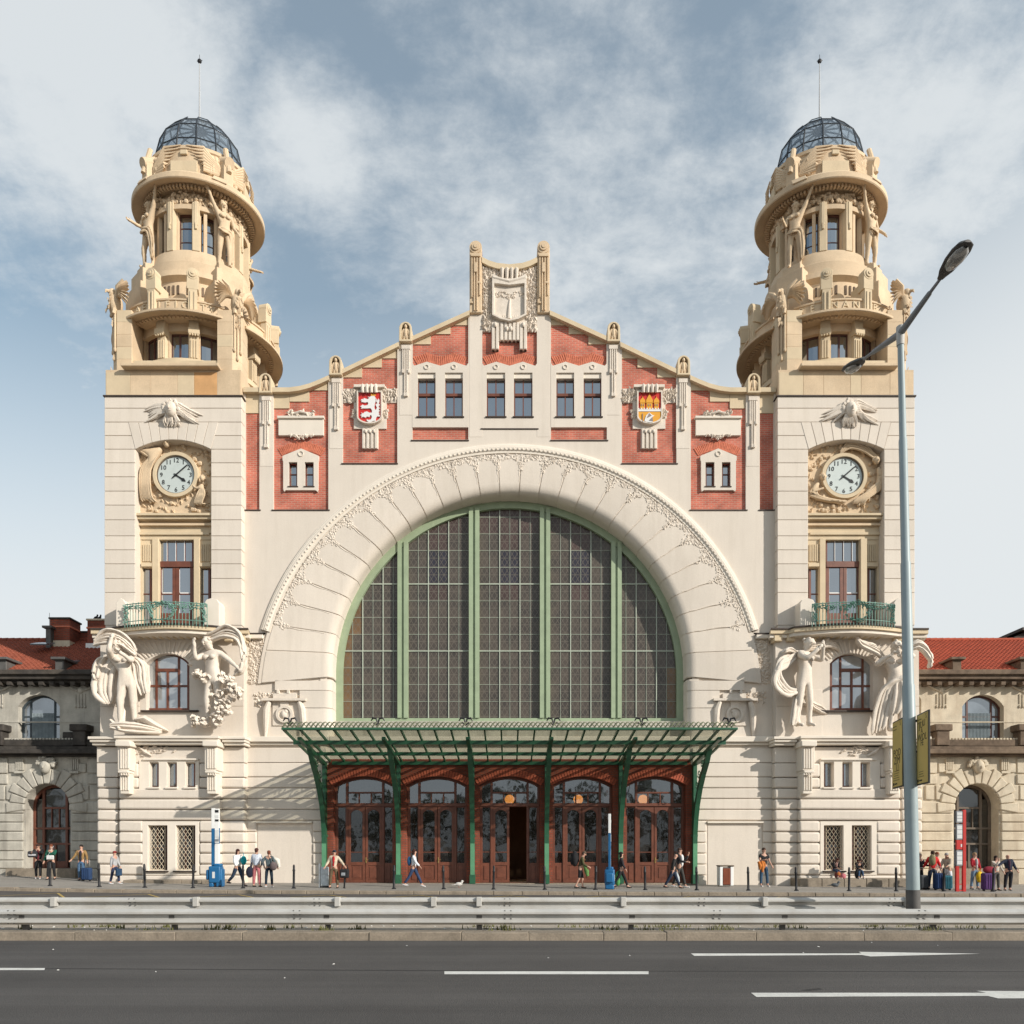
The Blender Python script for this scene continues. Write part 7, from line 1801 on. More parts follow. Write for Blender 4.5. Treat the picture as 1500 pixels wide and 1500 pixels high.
# ------------------------------------------------------------------ street lamp with banners
Yp = -D0+15.3; xb_, xt_ = X(1338.5, Yp), X(1319, Yp)
sl_ = thing('street_lamp', (xb_, Yp, .03), 'tall grey-blue double-armed street lamp standing between the guardrails', 'lamp')
zt_ = Z(487, Yp); zz = [0, Z(1143, Yp), Z(1138, Yp), Z(1005, Yp), Z(1003, Yp), Z(826, Yp), Z(823, Yp), Z(645, Yp), Z(642, Yp), zt_-.2]
def px_(z): return xb_+(xt_-xb_)*(z/zt_)
rr = [.134, .13, .128, .122, .108, .10, .088, .082, .07, .062]
MB().tube([(px_(z), Yp, z) for z in zz], rr, 20).build('pole', 'pole', sl_, 40)
MB().tube([(px_(.02), Yp, .0), (px_(.9), Yp, .75)], .139, 20).build('pole_sleeve', 'steel_dark', sl_, 40)
mb = MB(); xt2 = px_(zt_); mb.tube([(xt2, Yp, zt_-.28), (xt2, Yp, zt_+.12)], [.075, .085], 14)
mb.build('pole_cap', 'steel', sl_, 40)
near = Vector((X(1377, -D0+14.0), -D0+14.0, Z(409, -D0+14.0))); far = Vector((X(1265, -D0+16.7), -D0+16.7, Z(526, -D0+16.7))); mid = Vector((xt2, Yp, zt_))
def head(p, d, nm):
    d = d.normalized(); up = Vector((0, 0, 1)); up = (up-d*up.dot(d)).normalized(); sd = d.cross(up)
    pr = [(0, .06, .05), (.06, .08, .06), (.18, .14, .08), (.40, .19, .10), (.60, .19, .10), (.74, .15, .075), (.80, .06, .04)]
    mb = MB(); vs = []; n = 14; fs = []
    for u_, w_, h_ in pr:
        for j in range(n):
            a = 2*math.pi*j/n; q = math.sin(a); vs.append(p+d*u_+sd*math.cos(a)*w_+up*(q*h_ if q > 0 else q*h_*.35))
    for i in range(len(pr)-1):
        for j in range(n): fs.append((i*n+j, i*n+(j+1) % n, (i+1)*n+(j+1) % n, (i+1)*n+j))
    fs.append(tuple(range(n))[::-1]); fs.append(tuple((len(pr)-1)*n+j for j in range(n)))
    o = mb.add(vs, fs).build('lamp_head', 'steel_dark', sl_, 40)
    mb = MB(); vs = []; fs = []
    for u_, w_, h_ in ((.24, .05, -.03), (.30, .12, -.06), (.48, .155, -.085), (.64, .13, -.07), (.73, .05, -.035)):
        for j in range(9): a = math.pi*j/8; vs.append(p+d*u_+sd*math.cos(a)*w_+up*(-.03+h_*math.sin(a)))
    for i in range(4):
        for j in range(8): fs.append((i*9+j, i*9+j+1, (i+1)*9+j+1, (i+1)*9+j))
    mb.add(vs, fs).build('lamp_glass', M.setdefault('lamp_lens', glassmat('lamp_lens', (.32, .31, .29), .12, .1)), o, 60)
MB().tube([mid-Vector((0, 0, .02)), mid+(near-mid)*.75, mid+(near-mid)*.78, near], [.075, .05, .034, .03], 12).build('lamp_arm', M.setdefault('arm_grey', mat('grey_lamp_arm', (.23, .24, .25), .5, .08, 2)), sl_, 40)
MB().tube([mid-Vector((0, 0, .02)), mid+(far-mid)*.72, mid+(far-mid)*.75, far], [.075, .05, .034, .03], 12).build('lamp_arm', 'arm_grey', sl_, 40)
head(near, near-mid, 'near'); head(far, far-mid, 'far')
# two angled banner boards on the pole
M['banner'] = mat('yellow_banner', (.60, .45, .15), .7, .05, 3); M['banner_frame'] = mat('dark_banner_frame', (.06, .055, .05), .5, .1, 3)
M['ink'] = plain('black_print', (.035, .03, .02), .7); M['ink_soft'] = plain('olive_print', (.20, .16, .05), .7); M['print_grey'] = plain('grey_print', (.36, .30, .16), .7)
def banner(pxa, pxb, ytop_a, ytop_b, ybot_a, ybot_b, label, lines, nearside):
    pc = px_(Z(1100, Yp)); r = .12
    sgn = -1 if nearside < 0 else 1
    # board stands out from the pole, one edge near the pole, turned in depth
    if sgn > 0: p0 = Vector((pc+.13, Yp-.06, 0)); ang = R(-101); wdt = .66
    else: p0 = Vector((pc-.10, Yp+.06, 0)); ang = R(79); wdt = .66
    d = Vector((math.cos(ang), math.sin(ang), 0))
    p1 = p0+d*wdt
    D_ = (p0+p1)/2+Vector((0, D0, 0))
    zt = Z((ytop_a+ytop_b)/2, D_.y-D0); zb = Z((ybot_a+ybot_b)/2, D_.y-D0)
    t = thing('banner_board', ((p0.x+p1.x)/2, (p0.y+p1.y)/2, zb), label, 'banner', 'yellow banners on the street lamp')
    c = (p0+p1)/2; rot = ang if sgn > 0 else ang-math.pi
    MB().obox((c.x, c.y, (zt+zb)/2), (wdt, .035, zt-zb), rot).build('frame', 'banner_frame', t, None, .005)
    nrm = Vector((math.sin(rot), -math.cos(rot), 0))
    cc_ = c+nrm*.021
    MB().obox((cc_.x, cc_.y, (zt+zb)/2), (wdt-.05, .006, zt-zb-.06), rot).build('face', 'banner', t)
    cf = c+nrm*.026; ax = Vector((math.cos(rot), math.sin(rot), 0))
    for s_, u_, v_, size, ink in lines:
        q = cf+ax*(u_*wdt); text(s_, size, ink, t, (q.x, q.y, zb+(zt-zb)*v_), (R(90), 0, rot), .001)
    for k in range(3 if sgn > 0 else 5):
        q = cf+ax*(-.08*wdt); MB().obox((q.x, q.y, zb+.17+.05*k), (wdt*random.uniform(.35, .6), .003, .014), rot).build('small_print', 'ink_soft', t)
    q = cf-ax*(wdt*.34); MB().obox((q.x, q.y, zb+.09), (.07, .004, .06), rot).build('logo_mark', 'ink', t); q = cf-ax*(wdt*.12); MB().obox((q.x, q.y, zb+.09), (.16, .004, .03), rot).build('logo_mark', 'ink', t)
    for k in range(2): q = cf-ax*(wdt*.22); MB().obox((q.x, q.y, zt-.13-.07*k), (.22, .004, .018), rot).build('small_print', 'ink_soft', t)
    for zz_ in (zb+.12, zb+(zt-zb)*.48, zt-.12):
        MB().tube([(pc, Yp, zz_), (p0.x+d.x*.03, p0.y+d.y*.03, zz_)], .03, 6).build('clamp', 'black_iron', t)
banner(1344, 1361, 1046, 1041, 1151, 1147, 'yellow banner on the right of the lamp post, thin black lettering near its top', [('JU', -.10, .83, .21, 'ink'), ('LI', .16, .845, .19, 'ink'), ('A', -.02, .745, .15, 'ink'), ('WOL', .02, .655, .21, 'ink'), ('FE', .0, .575, .17, 'ink'), ('S', .33, .93, .15, 'ink_soft')], 1)
banner(1311, 1326, 1057, 1052, 1156, 1152, 'yellow banner on the left of the lamp post, thin black lettering near its foot', [('POD', .0, .51, .23, 'ink'), ('ZIM', .0, .40, .23, 'ink'), ('U.', .05, .29, .23, 'ink'), ('S', .30, .93, .15, 'ink_soft')], -1)
# ------------------------------------------------------------------ bollards
bpx = [(72, 1297.3), (145, 1298), (213, 1298.8), (283.5, 1299.5), (356.5, 1300.5), (430, 1301), (577, 1302), (650, 1302.5), (723, 1303), (798, 1303), (872.5, 1303.5), (945.5, 1303.5), (1021, 1303.7), (1096, 1303.7), (1166, 1303.7), (1243, 1303.7), (1312, 1303.7), (1383, 1304), (1455, 1304)]
YB = -4.9; bt = None
places = ['in front of the two young people at the old wing', 'at the outer edge of the left tower', 'in front of the left tower beside the first grille window', 'just left of the leftmost blue stop post', 'in front of the woman with the turquoise bag', 'between the plaid-shirted person and the old man with boxes', 'at the first canopy post behind the walking woman', 'in front of the second door, right of the walking woman', 'at the left edge of the open middle entrance', 'at the right edge of the open middle entrance', 'just left of the blue stop post at the doors', 'in front of the rightmost doors', 'at the rightmost canopy post, left of the litter bin', 'left of the man holding the orange jacket', 'at the inner edge of the right tower', 'between the two seated people', 'left of the tall street lamp', 'in front of the blue suitcase, right of the street lamp', 'at the right end of the row, in front of the purple suitcase']
for (px, py), pl_ in zip(bpx, places):
    x = X(px, YB)
    if bt is None:
        bt = thing('bollard', (0, 0, 0), 'b', 'bollard', 'black bollards along the kerb')
        mb = MB(); mb.lathe([(.02, .0), (.062, 0), (.062, .04), (.048, .06), (.046, .70), (.056, .72), (.056, .76), (.046, .78), (.044, .90), (.03, .96), (0.001, .975)], (0, 0, 0), 14).build('post', 'black_iron', bt, 35)
        MB().lathe([(0.001, .03), (.10, .03), (.085, .055), (.05, .09)], (0, 0, 0), 14).build('foot', 'black_iron', bt, 35); b = bt
    else: b = copy_tree(bt)
    b['label'] = 'black iron bollard '+pl_; b.location = (x, YB+random.uniform(-.06, .06), gz(x)-.03); b.rotation_euler = (random.uniform(-.02, .02), random.uniform(-.03, .03), 0); b.scale = (1, 1, 1.03)
# ------------------------------------------------------------------ stop posts and litter bin
M['stop_blue'] = mat('blue_stop_paint', (.012, .115, .27), .4, .1, 3, spec=.5); M['stop_red'] = mat('red_stop_paint', (.48, .02, .015), .4, .1, 3, spec=.5); M['paper'] = plain('paper_timetable', (.62, .63, .62), .7); M['timetable_grey'] = plain('grey_timetable', (.28, .29, .31), .6)
def stop_post(px, Y, turn, label, base, h, blue=True):
    x = X(px, Y); t = thing('stop_post', (0, 0, 0), label, 'bus stop', 'public transport stop posts'); c = 'stop_blue' if blue else 'stop_red'
    if blue:
        mb = MB(); mb.box(-.10, .02, -.05, .05, .3, 2.30); mb.build('post', c, t, None, .008)
        MB().box(-.10, .02, -.051, .051, 2.31, 3.1).build('post_top', 'white', t, None, .008); MB().box(.03, .20, -.045, .045, 1.72, 3.08).build('timetable_case', 'white', t, None, .008)
        MB().box(.025, .205, -.04, .04, 1.70, 2.32).build('timetable_case', c, t); MB().box(.03, .20, -.047, .047, .62, 1.68).build('lower_board', 'white', t, None, .008)
        for k, (z, hh, m_) in enumerate(((2.98, .10, 'black_iron'), (2.62, .08, 'black_iron'), (1.84, .08, 'timetable_grey'), (2.78, .1, 'paper'), (2.1, .3, 'paper'))): MB().box(.045, .19, -.055, -.046, z-hh/2, z+hh/2).build('timetable', m_, t)
    else:
        mb = MB(); mb.box(-.055, .075, -.05, .05, 0, 3.3); mb.box(-.33, -.20, -.05, .05, 0, 1.02); mb.box(-.33, .075, -.04, .04, .02, .06); mb.box(-.25, 0, -.03, .03, .28, .31); mb.build('post', c, t, None, .008)
        for z0, z1, m_ in ((2.78, 3.25, 'timetable_grey'), (2.10, 2.72, 'timetable_grey'), (1.70, 2.08, c), (1.05, 1.66, 'timetable_grey')):
            o = MB().box(-.31, -.065, -.04, .04, z0, z1).build('timetable_case', m_, t, None, .008)
            if m_ != c:
                for k in range(3): zz_ = z0+.05+(z1-z0-.08)*k/3; MB().box(-.29, -.085, -.047, -.041, zz_, zz_+(z1-z0)/3-.05).build('timetable', 'paper', o)
            else: MB().box(-.14, -.09, -.047, -.041, z0+.1, z0+.22).build('timetable', 'paper', o)
    place(t, (x, Y, gz(x)), turn, h)
    return t
def stop_base(t):     # moulded blue foot with two arms and legs that carries the post
    s0 = t.matrix_basis.copy(); t.matrix_basis = Matrix.Identity(4)
    mb = MB(); mb.box(-.16, .30, -.2, .2, .16, .82); mb.box(-.28, -.16, -.16, .16, .28, .68); mb.box(-.16, .02, -.18, .18, 0, .2); mb.box(.12, .36, -.18, .18, 0, .72); mb.box(.02, .30, -.15, .15, .8, .92)
    mb.build('foot', 'stop_blue', t, None, .05, 3); MB().box(.24, .33, -.19, -.1, -.0, .06).build('foot_pad', 'black_iron', t); MB().box(.0, .10, -.21, -.19, .35, .6).build('sticker', 'paper', t); t.matrix_basis = s0
stop_base(stop_post(314, -3.9, 0, 'blue and white stop post beside the left tower grilles, facing the road', 0, 1.06))
stop_base(stop_post(893, -4.4, 80, 'blue and white stop post seen edge-on in front of the doors', 0, 1.0))
stop_post(1411.5, -4.9, 0, 'red stop post with grey timetables among waiting people at the right wing', 0, 1.0, False)
x = X(1062, -1.6); t = thing('litter_bin', (x, -1.6, gz(x)), 'white and brown litter bin against the wall right of the canopy', 'bin'); z = gz(x)
mb = MB()
for q in (-1, 1): mb.box(x+q*.24-.07, x+q*.24+.07, -1.85, -1.4, z+.04, z+.9)
mb.build('side_panel', 'white', t, None, .02); mb = MB()
for k in range(4): mb.box(x-.15+.08*k, x-.15+.08*k+.07, -1.86, -1.82, z+.10, z+.82)
mb.build('wooden_slats', mat('orange_wood', (.20, .055, .025), .5, .2, 6), t); MB().box(x-.17, x+.17, -1.82, -1.42, z+.06, z+.86).build('liner', 'steel_dark', t); MB().plan([(x-.34, -1.88), (x+.34, -1.88), (x+.34, -1.38), (x-.34, -1.38)], z+.9, z+.96).build('lid', 'wood_grey', t, None, .02)

# ------------------------------------------------------------------ people and what they carry
ST = {'aL': (4, 8, 10), 'aR': (4, 8, 10), 'lL': (1, 5, 2), 'lR': (1, 5, 2)}
def P_(**k): d = dict(ST); d.update(k); return d
WALK = P_(lL=(24, 2, 6), lR=(-20, 2, 14), aL=(-16, 8, 12), aR=(22, 8, 25), lean=4)
blk, jean, den = (.018, .018, .02), (.028, .05, .11), (.07, .13, .22)
def item(nm, cat, label, x, y, z, rz_, parts, group=None, s=1):
    t = thing(nm, (0, 0, 0), label, cat, group)
    for pn, mb, m_, bev in parts: mb.build(pn, m_ if m_ in M else cloth(m_), t, None if bev else 50, bev, 2 if bev else 1)
    place(t, (x, y, z), rz_, s); return t
def suitcase(px, py, w_, h_, c, label, rz_=0, handle=.35, Yo=None):
    Y = Yo; x = X(px, Y); C_ = cloth(c)
    b = MB().box(-w_/2, w_/2, -.13, .13, .06, h_); r = MB()
    for k in range(4): q = -w_/2+.08+(w_-.16)*k/3; r.box(q-.015, q+.015, -.145, -.12, .12, h_-.06)
    hd = MB().tube([(-.09, .08, h_), (-.09, .08, h_+handle), (.09, .08, h_+handle), (.09, .08, h_)], .013, 6); wh = MB()
    for q in (-1, 1): wh.tube([(q*w_*.36-.03, 0, .04), (q*w_*.36+.03, 0, .04)], .045, 8)
    return item('suitcase', 'suitcase', label, x, Y, gz(x), rz_, [('shell', b, C_, .05), ('ribs', r, C_, .008), ('pull_handle', hd, 'steel', 0), ('wheels', wh, 'black_iron', 0)], 'luggage of waiting travellers')
# left: two young people and a man with a suitcase by the old wing
person(56, 1286, 51, 'young person in a black hoodie with a dark bag at the old wing', 25, P_(aL=(55, 12, 85, 30), aR=(35, 25, 80), lL=(14, 2, 6), lR=(-10, 2, 8), nod=18), blk, blk, (.05, .025, .02), (.5, .5, .5), Y=.0, open_=(.12, .02, .03))
item('shoulder_bag', 'bag', 'dark patterned bag on the arm of the person in the black hoodie', X(49, -.2), -.25, gz(-23)+1.0, 20, [('bag', MB().box(-.20, .20, -.10, .10, 0, .30), (.03, .03, .035), .06), ('pattern', MB().box(-.15, .15, -.11, -.10, .08, .16), (.4, .4, .42), .01)])
person(75, 1288, 51, 'red-haired person in dark green top with white crossbody bag at the old wing', 15, P_(aL=(50, 12, 80, 20), aR=(8, 12, 10), lL=(-8, 2, 8), lR=(12, 2, 4), nod=6), (.012, .085, .055), blk, (.16, .05, .025), blk, long=True, fem=True, Y=-.3)
item('crossbody_bag', 'bag', 'small white crossbody bag on the green top of the red-haired person', X(74, -.5), -.52, gz(-22)+.93, 5, [('bag', MB().box(-.16, .16, -.05, .05, 0, .20), (.6, .6, .58), .03), ('strap', MB().tube([(-.1, 0, .2), (.12, .03, .62)], .012, 5), (.6, .6, .58), 0)])
person(119, 1289, 52, 'dark-haired man in a tan jacket and jeans pulling a blue suitcase', 10, P_(aL=(10, 20, 25), aR=(10, 25, 40), lL=(10, 3, 4), lR=(-6, 3, 6)), (.26, .16, .065), den, (.02, .015, .012), (.1, .1, .1), Y=-.5, open_=(.02, .02, .03))
suitcase(127, 1289, .42, .62, (.02, .045, .11), 'navy blue wheeled suitcase with silver pull handle beside the tan-jacketed man', 0, .36, Yo=-.75)
person(168, 1296, 48, 'person in a grey hoodie, red cap and white shoes walking past the left tower', 75, P_(lL=(20, 2, 16), lR=(-10, 2, 6), aL=(10, 6, 15), aR=(-8, 6, 15)), (.36, .36, .37), (.03, .04, .08), (.2, .06, .03), (.75, .75, .75), cap=(.25, .03, .03), Y=-2.6)
item('carrier_bag', 'bag', 'dark blue bag carried low by the person in the red cap', X(174, -2.8), -2.8, gz(-18)+.35, 75, [('bag', MB().box(-.14, .14, -.06, .06, 0, .32), (.02, .05, .10), .03)])
# group by the blue stop post
person(348, 1298, 55, 'dark-haired woman in white top and jeans striding right beside the stop post', 65, P_(lL=(22, 2, 4), lR=(-24, 2, 24), aL=(30, 6, 70), aR=(8, 8, 30), nod=8), (.72, .72, .72), (.03, .05, .085), (.05, .018, .015), (.05, .05, .06), long=True, fem=True, fat=1.06, Y=-3.3)
item('turquoise_bag', 'bag', 'turquoise handbag carried by the woman in the white top', X(357.5, -3.3), -3.35, gz(-12.5)+.92, 60, [('bag', MB().ball((0, 0, .17), (.10, .16, .20), 10, 8), (.01, .27, .30), 0), ('strap', MB().tube([(0, 0, .3), (0, .02, .5)], .015, 5), (.01, .2, .25), 0)])
person(376, 1299, 56, 'person seen from behind in a pale vest, dark sleeves and pink trousers', 172, P_(aL=(5, 14, 15), aR=(5, 16, 12)), (.58, .62, .70), (.42, .14, .15), (.07, .03, .025), (.03, .03, .03), fem=True, fat=1.1, Y=-3.9)
item('dark_bag', 'bag', 'dark navy bag hanging from the hand of the person in pink trousers', X(366, -3.9), -3.9, gz(-12)+.40, 10, [('bag', MB().ball((0, 0, .22), (.16, .09, .24), 10, 8), (.02, .022, .04), 0), ('strap', MB().tube([(0, 0, .4), (.06, 0, .62)], .02, 5), (.02, .022, .04), 0)])
person(394, 1300, 53, 'person seen from behind in a dark green plaid shirt with a grey shoulder bag', 185, P_(aL=(-15, 28, 60), aR=(-10, 22, 45)), (.075, .10, .11), (.012, .025, .04), (.14, .045, .025), (.6, .6, .6), fem=True, Y=-4.1)
item('grey_shoulder_bag', 'bag', 'brownish grey bag slung over the hip of the person in plaid', X(401, -4.2), -4.25, gz(-11)+.72, 0, [('bag', MB().ball((0, 0, .16), (.16, .09, .18), 10, 8), (.13, .10, .10), 0), ('strap', MB().tube([(.02, 0, .3), (-.12, .0, .68)], .014, 5), (.05, .05, .05), 0)])
item('cream_coat', 'coat', 'cream coat held over the arm of the person in plaid', X(405, -4.0), -4.0, gz(-11)+.82, 0, [('cloth', MB().tube([(-.1, 0, .38), (.06, -.02, .3), (.11, 0, .02)], [.06, .10, .06], 8), (.66, .63, .56), 0)])
# old man with packages
person(489, 1302, 55, 'old man in a dark cap, beige jacket and red shirt leaning on a small trolley', 0, P_(aL=(10, 42, 10), aR=(5, 22, 35), lL=(2, 8, 4), lR=(2, 8, 4), side=2), (.52, .44, .33), (.12, .085, .05), (.3, .28, .26), (.03, .02, .015), cap=(.025, .03, .045), open_=(.36, .015, .02), fat=1.1, Y=-4.5)
item('folding_trolley', 'trolley', 'black folding trolley held by the old man in the beige jacket', X(505, -4.6), -4.6, gz(-8), 0, [('bag', MB().box(-.19, .17, -.1, .1, .42, .78), blk, .05), ('label', MB().box(-.12, .04, -.112, -.10, .52, .64), (.3, .32, .34), .01), ('leg', MB().tube([(0, 0, .45), (-.02, 0, .0)], .035, 6).tube([(-.04, 0, .03), (.02, -.04, .0)], .03, 6), blk, 0), ('handle', MB().tube([(-.14, 0, .76), (-.08, 0, .95), (.10, 0, .95), (.13, 0, .76)], .02, 6), blk, 0)])
item('wrapped_package', 'package', 'tall pale wrapped package standing beside the old man', X(475, -4.0), -4.0, gz(-8), 10, [('board', MB().box(-.22, -.16, -.1, .1, .0, 1.0), (.72, .72, .71), .01), ('parcel', MB().box(-.15, .18, -.10, .12, .06, .86), (.55, .60, .63), .04), ('base', MB().box(-.18, .18, -.1, .1, 0, .06), (.05, .05, .05), .01)])
# walking people at the doors
person(606, 1299, 56, 'dark-haired woman in a white blouse and jeans walking briskly right past the doors', 88, P_(lL=(27, 1, 3), lR=(-26, 1, 8), aL=(-14, 6, 10), aR=(26, 6, 22), lean=3, fL=15), (.74, .76, .80), jean, (.05, .02, .015), (.55, .55, .55), fem=True, Y=-3.6, long=True)
item('blue_backpack', 'bag', 'small blue backpack on the back of the woman in the white blouse', X(599.5, -3.6), -3.6, gz(-4)+.93, 88, [('bag', MB().ball((0, 0, .18), (.11, .09, .2), 10, 8), (.02, .09, .2), 0)])
person(850, 1300, 55, 'man in an olive jacket and dark shorts trudging right with a black backpack', 85, P_(lL=(14, 2, 14), lR=(-6, 2, 20), aL=(12, 6, 40), aR=(20, 6, 55), lean=12, nod=16), (.08, .075, .035), blk, (.10, .07, .05), (.05, .05, .045), shorts=True, Y=-4.0)
item('black_backpack', 'bag', 'big black backpack on the back of the man in shorts', X(842, -4.0), -4.0, gz(3)+.95, 85, [('bag', MB().ball((0, .0, .30), (.18, .16, .33), 12, 8), blk, 0), ('pocket', MB().ball((0, .12, .2), (.12, .07, .17), 8, 6), blk, 0)])
item('green_bag', 'bag', 'limp green bag in the hands of the man in shorts', X(856, -4.15), -4.15, gz(3)+.52, 85, [('bag', MB().tube([(0, 0, .45), (.02, -.1, .2), (0, -.14, .0)], [.05, .10, .05], 8), (.10, .20, .06), 0)])
person(910, 1299, 54, 'black-haired woman in black quilted jacket and boots walking past the edge-on stop post', 88, P_(lL=(25, 1, 6), lR=(-24, 1, 12), aL=(-12, 6, 15), aR=(14, 6, 15)), (.03, .028, .032), (.02, .018, .02), (.015, .012, .012), blk, fem=True, long=True, Y=-3.5, longcoat=.12)
item('green_sack', 'bag', 'bright green sack carried behind the woman in the quilted jacket', X(905, -3.3), -3.3, gz(5)+.12, 0, [('bag', MB().ball((0, 0, .28), (.12, .10, .32), 10, 8), (.08, .28, .09), 0)])
person(986, 1299, 53, 'bald man in a dark suit jacket striding right with a plastic bag', 80, P_(lL=(24, 1, 3), lR=(-26, 1, 6), aL=(10, 6, 25), aR=(-6, 6, 10), lean=8, nod=14), (.035, .033, .033), (.02, .03, .055), (.35, .33, .32), blk, bald=True, Y=-3.5, longcoat=.14, fat=1.1)
item('plastic_bag', 'bag', 'crumpled grey plastic bag hanging between the two men at the last door', X(991, -3.1), -3.1, gz(7)+.25, 0, [('bag', MB().tube([(0, 0, .45), (.03, 0, .2), (.05, 0, .0)], [.02, .10, .09], 8), (.42, .46, .48), 0)])
person(996, 1297, 58, 'dark-haired man in a white shirt and dark jacket behind the bald man', 60, P_(lL=(16, 1, 4), lR=(-18, 1, 6), aL=(50, 8, 100, 20), aR=(25, 8, 60)), (.04, .038, .042), (.05, .048, .045), (.07, .04, .03), (.7, .7, .7), open_=(.75, .75, .75), Y=-2.9)
# right side
rt, J, s = person(1119, 1297, 56, 'man in a black T-shirt and jeans standing against the wall with an orange jacket', 8, P_(aL=(8, 14, 25), aR=(25, 18, 80, 30), lL=(1, 7, 1), lR=(1, 6, 1)), blk, (.035, .075, .13), (.06, .03, .02), (.6, .6, .6), short=True, Y=-1.7)
item('orange_jacket', 'jacket', 'orange jacket hanging over the forearm of the man in the black T-shirt', X(1114.5, -1.95), -2.0, gz(12)+.72, 0, [('cloth', MB().tube([(-.12, 0, .42), (-.05, -.03, .22), (-.06, -.02, .06)], [.06, .09, .04], 8).tube([(.02, 0, .44), (.05, -.03, .2), (.05, -.02, -.06)], [.06, .09, .04], 8).tube([(.10, 0, .44), (.14, -.02, .25), (.13, 0, .12)], [.05, .07, .03], 8), (.48, .16, .035), 0)])
SIT = dict(aL=(35, 10, 60, 25), aR=(35, 10, 60, 25), lL=(80, 8, 78), lR=(80, 8, 70), lean=24, nod=20, hip=.50)
person(1221, 1287, 38.5, 'dark-haired person in black coat sitting hunched before a grille, bag at the feet', 20, SIT, blk, (.03, .05, .09), (.06, .022, .015), (.6, .58, .5), long=True, Y=-1.15, z=LEDGE_Z+.0, open_=(.45, .26, .22))
person(1256.5, 1287, 37.5, 'person in black jacket, jeans and white shoes sitting before a grille', 0, dict(SIT, lL=(80, 14, 76), lR=(80, 14, 76)), (.022, .022, .026), (.04, .08, .15), (.03, .02, .02), (.7, .7, .7), Y=-1.15, z=LEDGE_Z+.0)
item('red_rucksack', 'bag', 'red and orange patterned bag at the feet of the hunched person', X(1227, -1.4), -1.42, LEDGE_Z, 0, [('bag', MB().ball((0, 0, .16), (.16, .11, .18), 10, 8), (.14, .035, .03), 0), ('flap', MB().ball((.0, -.06, .2), (.10, .06, .10), 8, 6), (.36, .12, .03), 0)])
item('pink_bag', 'bag', 'small pink bag beside the red patterned bag on the ledge', X(1235, -1.4), -1.42, LEDGE_Z, 0, [('bag', MB().ball((0, 0, .11), (.13, .09, .13), 10, 8), (.5, .16, .18), 0)])
item('black_rucksack', 'bag', 'black rucksack standing between the white shoes of the seated person', X(1257, -1.35), -1.35, LEDGE_Z, 0, [('bag', MB().ball((0, 0, .2), (.17, .11, .24), 10, 8), blk, 0)])
person(1347.5, 1299, 52, 'dark-clothed person half hidden behind the street lamp', 20, P_(aL=(25, 12, 60)), (.03, .03, .035), blk, (.1, .08, .07), blk, Y=-3.4)
suitcase(1352, 1299, .40, .62, (.06, .065, .07), 'dark grey suitcase with pale trim beside the half hidden person', 15, .30, Yo=-3.7)
person(1366, 1299, 56, 'person seen from behind in a red hooded jacket with an olive backpack', 175, P_(aL=(20, 16, 20), aR=(8, 26, 15), lL=(2, 6, 2), lR=(2, 8, 2)), (.50, .022, .022), (.02, .028, .05), (.05, .03, .02), (.05, .05, .05), fat=1.12, Y=-3.7)
item('olive_backpack', 'bag', 'olive backpack on the back of the person in the red hooded jacket', X(1365, -3.95), -3.98, gz(18)+1.02, 0, [('bag', MB().ball((0, 0, .24), (.14, .10, .24), 10, 8), (.20, .17, .09), 0), ('pocket', MB().ball((0, -.08, .15), (.10, .05, .12), 8, 6), (.15, .13, .07), 0)])
person(1373, 1297, 53, 'red-haired person in a pale jacket hidden behind the red hooded jacket', 20, P_(), (.5, .42, .38), (.5, .42, .35), (.22, .07, .03), blk, fem=True, Y=-2.9)
person(1388.5, 1299, 53, 'grey-haired person in a beige jacket and white trousers turning to the suitcases', -60, P_(aL=(35, 10, 50), aR=(30, 10, 45), lean=8, nod=6), (.46, .40, .31), (.62, .63, .66), (.32, .30, .28), (.5, .5, .5), fat=1.12, Y=-3.4)
suitcase(1375.5, 1300, .42, .72, (.012, .03, .09), 'dark blue suitcase standing left of the bollard among the waiting people', 0, .28, Yo=-4.0)
suitcase(1387, 1300, .36, .62, (.025, .12, .16), 'teal suitcase standing right of the bollard among the waiting people', 0, .25, Yo=-4.1)
person(1428, 1298, 53, 'fair-haired person in an open red jacket and jeans with a yellow bag', 15, P_(aL=(4, 12, 8), aR=(12, 12, 60, -20), lL=(3, 5, 3), lR=(-3, 6, 3)), (.36, .018, .03), (.14, .21, .30), (.28, .18, .10), (.4, .4, .4), open_=(.45, .45, .45), Y=-3.2)
item('yellow_bag', 'bag', 'bulging yellow plastic bag held by the person in the open red jacket', X(1435, -3.3), -3.3, gz(19)+.28, 10, [('bag', MB().ball((0, 0, .25), (.16, .10, .24), 10, 8), (.66, .42, .015), 0), ('handle', MB().tube([(-.06, 0, .45), (0, 0, .62), (.06, 0, .45)], .014, 5), (.66, .42, .015), 0)])
person(1459, 1301, 50, 'dark-haired woman in cream top, hand at her chin, beside the purple suitcase', 10, P_(aL=(15, 8, 20), aR=(55, 8, 110, 25)), (.52, .47, .40), (.08, .075, .07), (.022, .012, .01), blk, fem=True, long=True, Y=-4.1)
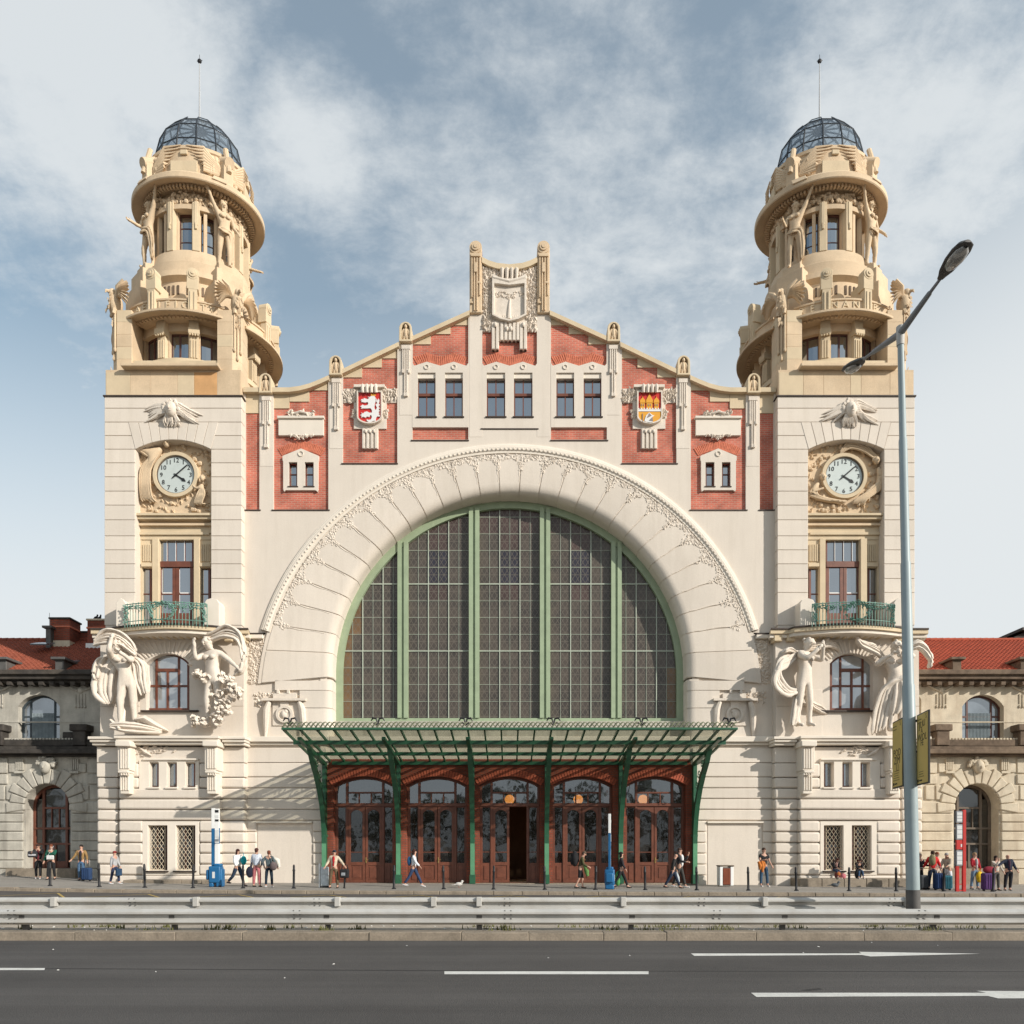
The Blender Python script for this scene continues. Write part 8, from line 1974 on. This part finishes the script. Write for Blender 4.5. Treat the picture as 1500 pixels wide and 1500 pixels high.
suitcase(1447, 1301, .46, .74, (.085, .035, .13), 'purple suitcase with a red bag on top, at the right end of the pavement', 0, .22, Yo=-4.5)
item('red_holdall', 'bag', 'dark red holdall lying on top of the purple suitcase', X(1449, -4.5), -4.5, gz(20)+.74, 0, [('bag', MB().ball((0, 0, .13), (.26, .13, .15), 12, 8), (.22, .02, .035), 0)])
person(1478, 1301, 53, 'balding man in a dark navy jacket with a printed T-shirt leaning on the luggage', -8, P_(aR=(20, 62, 10), aL=(8, 12, 25), lL=(3, -4, 8), lR=(0, 8, 2), side=-5), (.022, .027, .045), (.02, .02, .025), (.10, .06, .05), (.3, .3, .3), open_=(.06, .03, .05), bald=True, fat=1.15, Y=-4.1)
# ------------------------------------------------------------------ park across the road, seen only mirrored in the panes
tb = MB()
for i in range(46):
    x, y = -95+4.2*i+random.uniform(-1.5, 1.5), -78+random.uniform(-6, 5); h = random.uniform(8, 13)
    tb.tube([(x, y, -.2), (x+random.uniform(-.3, .3), y, h*.5)], [.28, .14], 6)
    for k in range(90):
        a = random.uniform(0, 6.28); r = random.random()**.5*h*.30; z = h*random.uniform(.28, 1.0); r *= 1-.6*max(0, (z/h-.6)/.4)
        tb.leaf((x+math.cos(a)*r, y+math.sin(a)*r, z), random.uniform(1.0, 1.9), 1.1, random.uniform(0, 6), .3, (random.uniform(-1, 1), random.uniform(-.2, 1), random.uniform(-.3, .6)))
M['park_leaf'] = mat('park_foliage', (.055, .065, .025), .9, .4, .6)
tag(tb.build('park_trees', 'park_leaf'), 'far-off wood of park trees across the road, reading as one dark mass', 'trees', None, 'stuff')
# small ornament that is too fine to pick apart stays joined
for o in bpy.data.objects:
    if o.type == 'MESH' and o.parent and o.name.split('.')[0] in ('dentils', 'bead_row', 'foliage_border', 'foliage_relief', 'leaf_panel', 'leaf_swag', 'garland', 'plaque_ornament', 'modillions', 'slots', 'cresting', 'bolt_row', 'parapet_cresting', 'brick_arch', 'bird_relief', 'leaf_cluster', 'foliage', 'flutes', 'pilaster_relief', 'pylon_relief', 'tree_relief', 'ray_relief', 'timetable'):
        o['kind'] = 'stuff'
